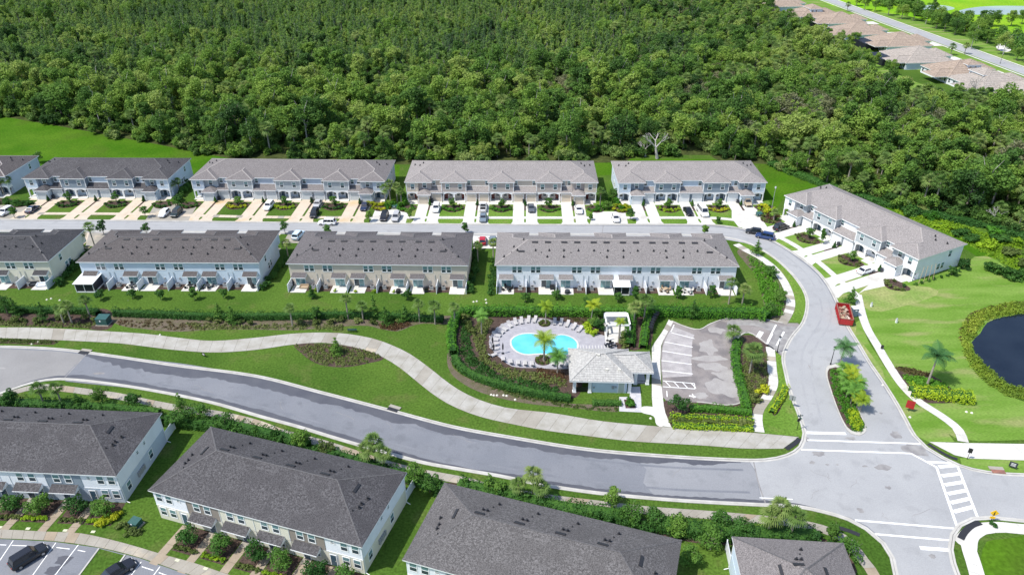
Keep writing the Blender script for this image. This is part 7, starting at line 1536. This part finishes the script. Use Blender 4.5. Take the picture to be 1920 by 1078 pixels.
TR = [(33, 593, 4.2, 1.2, 'c', 'young pine left of the two fan palms at the left edge'), (86, 602, 4.4, 1.3, 'c', 'young pine next to the shorter fan palm'), (412, 598, 3.6, 1.3, 'c', 'left young pine at the right end of the russet bed'), (438, 606, 3.8, 1.5, 'c', 'right young pine at the right end of the russet bed'), (703, 596, 5.0, 1.0, 'c', 'slender young pine below the beige block, tallest of three'), (724, 607, 4.0, 1.4, 'c', 'bushy young pine among three below the beige block'), (760, 602, 3.6, 1.2, 'c', 'small young pine right of three below the beige block'), (632, 664, 3.4, 1.0, 'c', 'young pine in the planting island of the wide walk'), (586, 560, 3.0, .8, 'c', 'slim young tree at the first patio of the beige block'), (594, 601, 3.6, 1.1, 't', 'grey green young tree in the pale mulch below the beige block'),
    (15, 590, 5, 1.9, 't', 'bushy tree at the left edge above the dark hedge'), (25, 764, 4.0, 1.5, 't', 'bushy dark tree behind the far left of the lower block'), (150, 765, 3.0, 1.2, 'c', 'small dark tree right of two palms behind the lower left block'), (193, 757, 3.8, 1.7, 'l', 'light green tree between the sidewalk and the lower left block'), (253, 762, 3.2, 1.5, 't', 'round dark tree with light flowers near the lower left block'), (343, 776, 4.2, 1.4, 'c', 'dark conifer beside the lower sidewalk'), (376, 790, 4.0, 2.2, 't', 'broad round tree beside the corner of the lower left block'), (345, 800, 3.6, 2.0, 't', 'dark bushy tree behind the white panel of the lower left block'), (425, 806, 3.2, 2.0, 't', 'low wide tree at the upper corner of the cream block'),
    (568, 840, 3.8, 1.9, 'l', 'broad light tree on the hedge line above the cream block'), (610, 850, 2.4, 1.6, 'r', 'olive low bush above the cream block'), (780, 905, 3.8, 1.9, 't', 'dark tree at the right end of the cream block'), (806, 922, 3.4, 1.8, 't', 'round dark tree between the cream block and the third block'), (919, 924, 4.0, 1.3, 'c', 'dark slim tree left of the palm cluster above the third block'), (940, 926, 3.0, 1.4, 't', 'dark bush between the slim tree and the palm cluster'), (1146, 953, 4.0, 1.7, 'l', 'light green tree at the sidewalk above the third block'), (1180, 980, 3.6, 2.2, 't', 'big round bush on the hedge above the third block'), (1225, 988, 3.2, 1.9, 't', 'dark round bush right of the big one'), (1268, 1000, 3.2, 1.9, 'l', 'yellow green bush at the right end of the third block roof'),
    (1332, 1030, 3.8, 2.3, 't', 'large dark bush on the lawn left of the bottom right roof'), (1290, 1052, 3.2, 1.9, 't', 'dark bush against the right end of the third block'), (1385, 1000, 3.0, 2.0, 't', 'dark rounded bush on the hedge left of the palms'), (1355, 990, 2.8, 1.8, 't', 'small dark bush on the lower right hedge'), (1560, 1010, 3.2, 1.2, 'l', 'light feathery bush at the end of the lower right hedge'), (1592, 1042, 3.4, 2.0, 't', 'dark round bush at the right corner of the bottom right roof'),
    (28, 409, 3.6, 1.1, 't', 'young street tree at the left edge of the top street'), (273, 408, 3.6, 1.1, 't', 'young street tree left of the hatchback'), (195, 440, 4.0, 1.3, 't', 'round street tree above the pale blue block, left one'), (277, 442, 4.0, 1.2, 't', 'round street tree above the pale blue block, right one'), (535, 438, 3.8, 1.1, 't', 'street tree left of the pale blue SUV'), (614, 440, 3.0, .9, 't', 'small street tree below the driving white SUV'), (693, 416, 3.6, 1.1, 'l', 'street tree left of the black SUV pad'), (769, 413, 3.8, 1.1, 'l', 'street tree right of the silver crossover'), (873, 438, 3.4, 1.0, 't', 'street tree above the beige middle block'), (1181, 413, 3.8, 1.1, 't', 'street tree right of the white low car'), (1108, 413, 1.8, .6, 't', 'tiny street tree left of the white low car'), (1320, 442, 3.4, 1.0, 'l', 'sparse street tree above the right part of the white block'), (1346, 419, 1.8, .8, 't', 'tiny dark street tree below the white van'),
    (1133, 380, 3.4, 1.6, 'l', 'light green bushy tree between the beige and blue grey top blocks'), (1150, 372, 3.2, 1.5, 't', 'dark bushy tree touching the left wall of the right hand blue grey block'), (1140, 392, 2.2, 1.5, 'l', 'low lime bush above the bright pad'), (1298, 597, 4.4, 1.7, 'c', 'dark weeping tree in front of the bright hedge by the parking lot'), (1123, 618, 2.6, 1.5, 't', 'round green tree left of the cabana'), (1112, 610, 2.0, 1.3, 't', 'low green tree behind the round one by the cabana'), (1271, 772, 3.6, 1.8, 't', 'bushy green tree at the lower left corner of the parking lot'), (1594, 568, 3.2, 1.0, 'c', 'slim dark young tree behind the portable toilet'), (1540, 457, 4.2, .8, 't', 'slim young tree in the left yard bed of the angled block'),
    (74, 306, 3.5, 2.0, 't', 'round dark tree behind the gap of the two leftmost top blocks'), (1418, 478, 3.4, 1.2, 'c', 'dark conifer beside the curved sidewalk'), (1445, 520, 3.2, 1.8, 't', 'green tree in the planting inside the bend'), (1460, 565, 3.2, 1.9, 't', 'green tree at the lower end of the planting inside the bend'), (1442, 590, 3.0, 2.0, 't', 'broad dark tree at the tip of the bend planting'),
    (1805, 505, 2.8, 1.4, 't', 'bush at the back corner of the angled block'), (1784, 516, 2.4, 1.2, 't', 'bush along the end wall of the angled block'), (1180 - 80, 575, 2.4, .9, 't', 'small tree behind the yellow palm near the hedge')]
for px, py, h, r_, k, lab in TR:
    x, y = g(px, py)
    if k == 'c': conifer(x, y, h, r_, lab, 'leaf_tree')
    else: tree(x, y, h, r_, lab, {'t': 'leaf_dark' if int(px) % 2 else 'leaf_tree', 'l': 'leaf_light', 'r': 'leaf_tuft'}[k], n=900, size=.15)
# small trees on the back lawns of the middle row
for px, py, lab in [(190, 562, 'left'), (250, 560, 'second'), (302, 563, 'third'), (365, 562, 'fourth'), (420, 560, 'fifth'), (765, 562, 'sixth'), (985, 566, 'seventh'), (1044, 562, 'eighth'), (1158, 566, 'ninth'), (1270, 560, 'tenth'), (1333, 558, 'eleventh'), (1190, 560, 'twelfth')]:
    tree(*g(px, py), 2.6, 1.15, 'small round tree on the middle row back lawn, %s from the left' % lab if lab != 'left' else 'leftmost small round tree on the back lawn of the middle row', 'leaf_dark', n=700, size=.14)
# shrubs in the gaps and along end walls
def shrub_line(px, n, r_, h, m, lab, grp, jit=.5):
    c = resample(curve(px, step=1), n)
    for p in c: shrub(p[0] + rnd.uniform(-jit, jit), p[1] + rnd.uniform(-jit, jit), r_ * rnd.uniform(.8, 1.2), h * rnd.uniform(.8, 1.2), m, lab, grp)
shrub_line([(112, 535), (140, 505), (165, 480)], 11, 1.0, 1.5, 'leaf_dark', 'dark shrub in the shaded gap right of the cream block', 'dark shrubs right of the cream block')
shrub_line([(494, 545), (512, 520), (540, 490)], 12, .8, 1.3, 'leaf_dark', 'dark shrub in the gap between the pale blue and beige blocks', 'dark shrubs between the pale blue and beige blocks')
shrub_line([(884, 550), (888, 520), (892, 490), (896, 470)], 12, .9, 1.6, 'leaf_dark', 'dark shrub along the right wall of the beige middle block', 'dark shrubs right of the beige middle block')
shrub_line([(922, 550), (924, 520), (924, 495)], 9, .8, 1.5, 'leaf_dark', 'dark shrub along the left wall of the white block', 'dark shrubs left of the white block')
shrub_line([(330, 385), (340, 368), (352, 350)], 10, 1.0, 1.8, 'leaf_dark', 'dark shrub in the gap left of the light grey block', 'dark shrubs left of the light grey block')
shrub_line([(725, 392), (740, 388), (757, 386), (757, 370)], 10, .9, 1.5, 'leaf_hedge', 'green shrub in the gap left of the beige top block', 'green shrubs left of the beige top block')
shrub_line([(1124, 395), (1140, 385), (1152, 378), (1160, 392)], 9, .9, 1.4, 'leaf_hedge', 'green shrub in the gap right of the beige top block', 'green shrubs right of the beige top block')
shrub_line([(1156, 388), (1168, 390), (1176, 392)], 4, .9, 1.0, 'leaf_yellow', 'bright yellow shrub at the left corner of the right hand blue grey block', 'bright yellow shrubs at the corner of the right hand blue grey block', .1)
shrub_line([(692, 384), (706, 386), (722, 385)], 6, .8, .9, 'leaf_yellow', 'bright yellow shrub at the right corner of the light grey block', 'bright yellow shrubs at the corner of the light grey block', .15)
shrub_line([(10, 380), (35, 385), (60, 384)], 9, 1.0, 1.0, 'leaf_dark', 'low dark shrub left of the navy sedan', 'low dark shrubs left of the navy sedan')
shrub_line([(1425, 388), (1440, 395), (1432, 400)], 5, .9, 1.0, 'leaf_yellow', 'yellow shrub right of the last top row block', 'yellow shrubs right of the last top row block')
shrub_line([(1430, 402), (1448, 412), (1456, 405)], 5, .7, .9, 'leaf_red', 'russet shrub beside the pale street lamp', 'russet shrubs beside the pale street lamp')
shrub_line([(1716, 535), (1750, 525), (1790, 512), (1812, 500)], 10, .5, .6, 'leaf_dark', 'low shrub along the end wall of the angled block', 'low shrubs along the end wall of the angled block', .2)
shrub_line([(592, 547), (665, 548), (740, 549)], 5, .45, .7, 'leaf_lime', 'lime shrub between patios of the beige block', 'lime shrubs between patios', .2)
shrub(*g(1430, 735), 1.15, 1.3, 'leaf_yellow', 'round clipped golden bush between the parking lot and the narrow walk', name='golden_bush')
shrub_line([(1405, 735), (1415, 748), (1404, 755), (1422, 752)], 5, .7, .9, 'leaf_tuft', 'olive shrub near the golden bush', 'olive shrubs near the golden bush', .3)
shrub_line([(1105, 650 - 30), (1112, 628), (1096, 610)], 7, .8, 1.0, 'leaf_lime', 'lime leafed shrub left of the cabana', 'lime shrubs left of the cabana', .6)
shrub_line([(1160, 640), (1172, 650), (1170, 630)], 6, .8, 1.0, 'leaf_tuft', 'olive shrub between the cabana and the pool house', 'olive shrubs between cabana and pool house', .4)
shrub_line([(875, 600), (878, 615), (885, 625)], 6, .8, 1.2, 'leaf_tuft', 'pale variegated shrub at the left end of the pool garden', 'variegated shrubs at the left end of the pool garden', .4)
shrub_line([(1260, 790), (1300, 794), (1350, 796), (1405, 798)], 11, .75, .9, 'leaf_tuft', 'olive round shrub between the two lime hedge rows', 'olive shrubs between the lime hedge rows', .15)
shrub_line([(1690, 405 - 20), (1700, 398), (1720, 404)], 4, 1.6, 1.8, 'leaf_dark', 'dark bush at the wood edge behind the angled block', 'dark bushes behind the angled block', .6)
shrub_line([(1845, 510), (1870, 515), (1900, 520), (1930, 520)], 10, 1.6, 2.2, 'leaf_tree', 'large tufty bush on the bank above the pond', 'large bushes on the bank above the pond', 1.2)
# lower row front gardens
def row_garden(b, n, u, L, nm, sl=0):
    for i in range(n):
        mir = i >= n / 2
        dx = i * u + (u * .66 if i < n / 2 - .5 else u * .42)
        if i == 0: dx = 4.55
        if i == n - 1: dx = i * u + u - 4.55
        L1 = L
        A = [loc2w(b, dx - .65, -.2), loc2w(b, dx - .65 - sl, -L1)]; B_ = [loc2w(b, dx + .65, -.2), loc2w(b, dx + .65 - sl, -L1)]
        slabs('entry_walk', A, B_, .030, [M['concrete_t'], M['concrete']], 1.5)
        x0, x1 = dx + .9, dx + u - .9
        if i == n - 1: x1 = dx + 4.5
        pts = [loc2w(b, *q) for q in ((x0 - .1, -.1), (x1 + .1, -.1), (x1 + .1, -4.4), (x0 - .1, -4.4))]; sheet('mulch_bed', pts, .02, M['mulch'])
        pos = ['first', 'second', 'third', 'fourth', 'fifth', 'sixth'][i]
        m = ['leaf_dark', 'leaf_tree', 'leaf_dark', 'leaf_tree'][i % 4]
        tree(*loc2w(b, (x0 + x1) / 2, -2.4), 3.0, 1.85, 'dense rounded bush tree right of the %s entry walk of the %s block' % (pos, nm), m, n=1100, size=.14, rz=1.3, zc=.5)
        for k in range(5): shrub(*loc2w(b, x0 + (x1 - x0) * (k + .5) / 5, -3.9), .45, .6, 'leaf_lime' if i % 2 else 'leaf_tuft', 'small %s shrub in the front beds of the %s block' % ('lime' if i % 2 else 'olive', nm), 'small %s shrubs in front of the %s block' % ('lime' if i % 2 else 'olive', nm))
        q = loc2w(b, (x0 + x1) / 2, -5.6); t = inst('meter_lid', cached('mlid', lambda: MB().box(-.3, .3, -.2, .2, 0, .05).mesh('meter_lid', [M['box_lid']])), None, (*q, .0), b.rotation_euler.z); tag(t, 'pale utility lid on the front lawn of the %s block' % nm, 'utility lid', 'utility lids in front of the %s block' % nm)
row_garden(BL['A'], 6, 33.3 / 6, 6.6, 'lower left', .6); row_garden(BL['B'], 6, 33.04 / 6, 7.2, 'cream')
shrub_line([(190, 985), (205, 975), (222, 968)], 6, .9, 1.0, 'leaf_yellow', 'yellow green bush at the right front corner of the lower left block', 'yellow bushes at the corner of the lower left block', .2)
shrub_line([(225, 985), (240, 995), (262, 1000)], 5, .7, .7, 'leaf_tuft', 'olive shrub around the small green transformer', 'olive shrubs around the small green transformer', .3)
for px, nm, n_ in [([(0, 770), (100, 772), (200, 778), (300, 790)], 'behind the lower left block', 12), ([(330, 792), (420, 806), (520, 830), (600, 852)], 'above the left half of the cream block', 13), ([(620, 862), (720, 890), (830, 925)], 'above the right half of the cream block', 10), ([(880, 925), (1000, 955), (1120, 975), (1220, 995)], 'above the third lower block', 14), ([(1260, 1003), (1360, 1012), (1450, 1016), (1540, 1022)], 'beside the sidewalk at the lower right', 12)]:
    shrub_line(px, n_, 1.15, 1.7, 'leaf_dark', 'dark rounded bush in the planting ' + nm, 'dark bushes in the planting ' + nm, .9)
for px, nm, n_ in [([(-20, 598), (100, 602), (180, 600)], 'left of the green transformer', 9), ([(560, 606), (640, 604), (700, 606), (780, 602)], 'below the beige block', 9), ([(395, 604), (430, 606), (470, 608)], 'at the end of the russet bed', 5)]:
    shrub_line(px, n_, .85, 1.1, 'leaf_tuft', 'olive clump in the mulch strip ' + nm, 'olive clumps in the mulch strip ' + nm, .8)
# trees of the far neighbourhood
for i, (px, py) in enumerate([(1605, 12), (1640, 22), (1665, 30), (1690, 36), (1712, 40), (1735, 46), (1700, 22), (1720, 30), (1770, 60), (1790, 66), (1808, 60), (1830, 76), (1850, 82), (1812, 44), (1836, 52), (1860, 50), (1786, 48), (1880, 104), (1905, 114), (1925, 120), (1870, 96), (1760, 40), (1650, 12), (1745, 30), (1895, 50), (1915, 46), (1620, 20), (1755, 54), (1845, 66), (1820, 92)]):
    x, y = g(px, py); v = i % 6; o = empty('far_tree', (x, y, 0), rnd.uniform(0, 6), 'bushy tree in the strip between the far street and the marsh', 'tree', 'trees beyond the far street'); sc = rnd.uniform(.7, 1.2); inst('trunk', FM[v][3], o, None, 0, sc); inst('crown', FM[v][2], o, None, 0, sc)
fs = [tuple(st0 + sd * t + sn * 24) for t in np.linspace(-70, 270, 3)]; fe = [tuple(st0 + sd * t + sn * 48) for t in np.linspace(-70, 270, 3)]
rg = np.random.default_rng(5); bl = []
for k in range(260):
    t = rg.uniform(-70, 270); d_ = rg.uniform(22, 46); q = st0 + sd * t + sn * d_; r_ = rg.uniform(1.4, 3.2); bl.append((q[0], q[1], r_ * .7, r_, r_, r_ * rg.uniform(.7, 1.3)))
far_belt = link(bpy.data.objects.new('far_thicket', np_mesh('far_thicket', cloud(bl, 60000, .45, 8, shell=.5), 4, [M['leaf_tree']]))); tag(far_belt, 'thick belt of bushes between the far street and the marsh', 'thicket', None, 'stuff')
for px, py, s_, lab in [(1688, 178, .8, 'thin tree with an open crown on the bright back lawn of the far houses'), (1668, 140, .8, 'bright tree beside the dark screen cage'), (1780, 150, .6, 'dark tree at the corner of the white walled far house'), (1760, 210, .8, 'dark bushy tree below the far houses'), (1800, 195, .7, 'low tree below the far two-storey house'), (1905, 205, .8, 'tree at the right edge below the far houses')]:
    x, y = g(px, py); o = empty('far_tree', (x, y, 0), rnd.uniform(0, 6), lab, 'tree'); inst('trunk', FM[3][3], o, None, 0, s_); inst('crown', FM[3][2], o, None, 0, s_)
for i, (px, py) in enumerate([(1552, 72), (1572, 84), (1590, 96), (1618, 112), (1640, 128), (1602, 84), (1720, 182), (1738, 196), (1790, 190), (1822, 188), (1848, 196), (1878, 206), (1900, 196), (1918, 210), (1668, 160), (1770, 200)]):
    x, y = g(px, py); v = (i * 5) % 6; o = empty('far_tree', (x, y, 0), rnd.uniform(0, 6), 'dark tree crowding the back walls of the far houses', 'tree', 'trees behind the far houses'); sc = rnd.uniform(.55, .85); inst('trunk', FM[v][3], o, None, 0, sc); inst('crown', FM[v][2], o, None, 0, sc)
for i, (px, py) in enumerate([(1730, 196), (1790, 202), (1812, 206), (1830, 204), (1778, 208), (1752, 204)]):
    x, y = g(px, py); fan_palm(x, y, 6, 2.6, 'fan palm with a brown skirt in the group below the far houses', 'fan palms below the far houses')
for px, py, lab in [(1782, 104, 'palm beside the white garage wall on the far street'), (1808, 102, 'small palm on the near verge of the far street'), (1588, 22, 'palm between the far houses and the street')]: fan_palm(*g(px, py), 4, 2.0, lab)
# white stones on the lawns
for i, (px, py) in enumerate([(88, 562), (96, 560), (112, 563), (888, 566), (894, 565), (911, 562), (912, 568), (921, 740), (926, 741), (932, 741), (944, 741), (950, 742), (966, 749), (1220, 784), (300, 628), (60, 645), (72, 641), (1812, 772), (1822, 774), (1706, 782), (1655, 722)]):
    o = inst('lawn_stone', cached('stone', lambda: MB().tube((0, 0, 0), (0, 0, .16), .26, .14, 7).mesh('lawn_stone', [M['cap_stone']])), None, (*g(px, py), 0), rnd.uniform(0, 3)); tag(o, 'small pale utility cap lying in the grass', 'utility cap', 'pale caps in the grass')
for px, py, lab in [(1633, 575, 'white inlet pipe on the dry lawn right of the sidewalk'), (1680, 605, 'small white capped pump post on the right lawn')]:
    x, y = g(px, py); o = empty('utility_post', (x, y, 0), 0, lab, 'utility post'); MB().box(-.15, .15, -.15, .15, 0, .9).build('post', M['trim'], o); MB().tube((0, 0, .9), (0, 0, 1.15), .25, .05, 8).build('cap', M['ac'], o)
for k in range(4):
    x, y = g(1722 + k * 9, 532 - k * 2); o = empty('tree_stake', (x, y, 0), 0, 'timber stake leaning against the new tree at the end wall of the angled block', 'stake', 'timber stakes'); MB().tube((0, 0, 0), (.5 - k * .2, .6, 4.0), .05, n=6).build('pole', M['wood'], o)
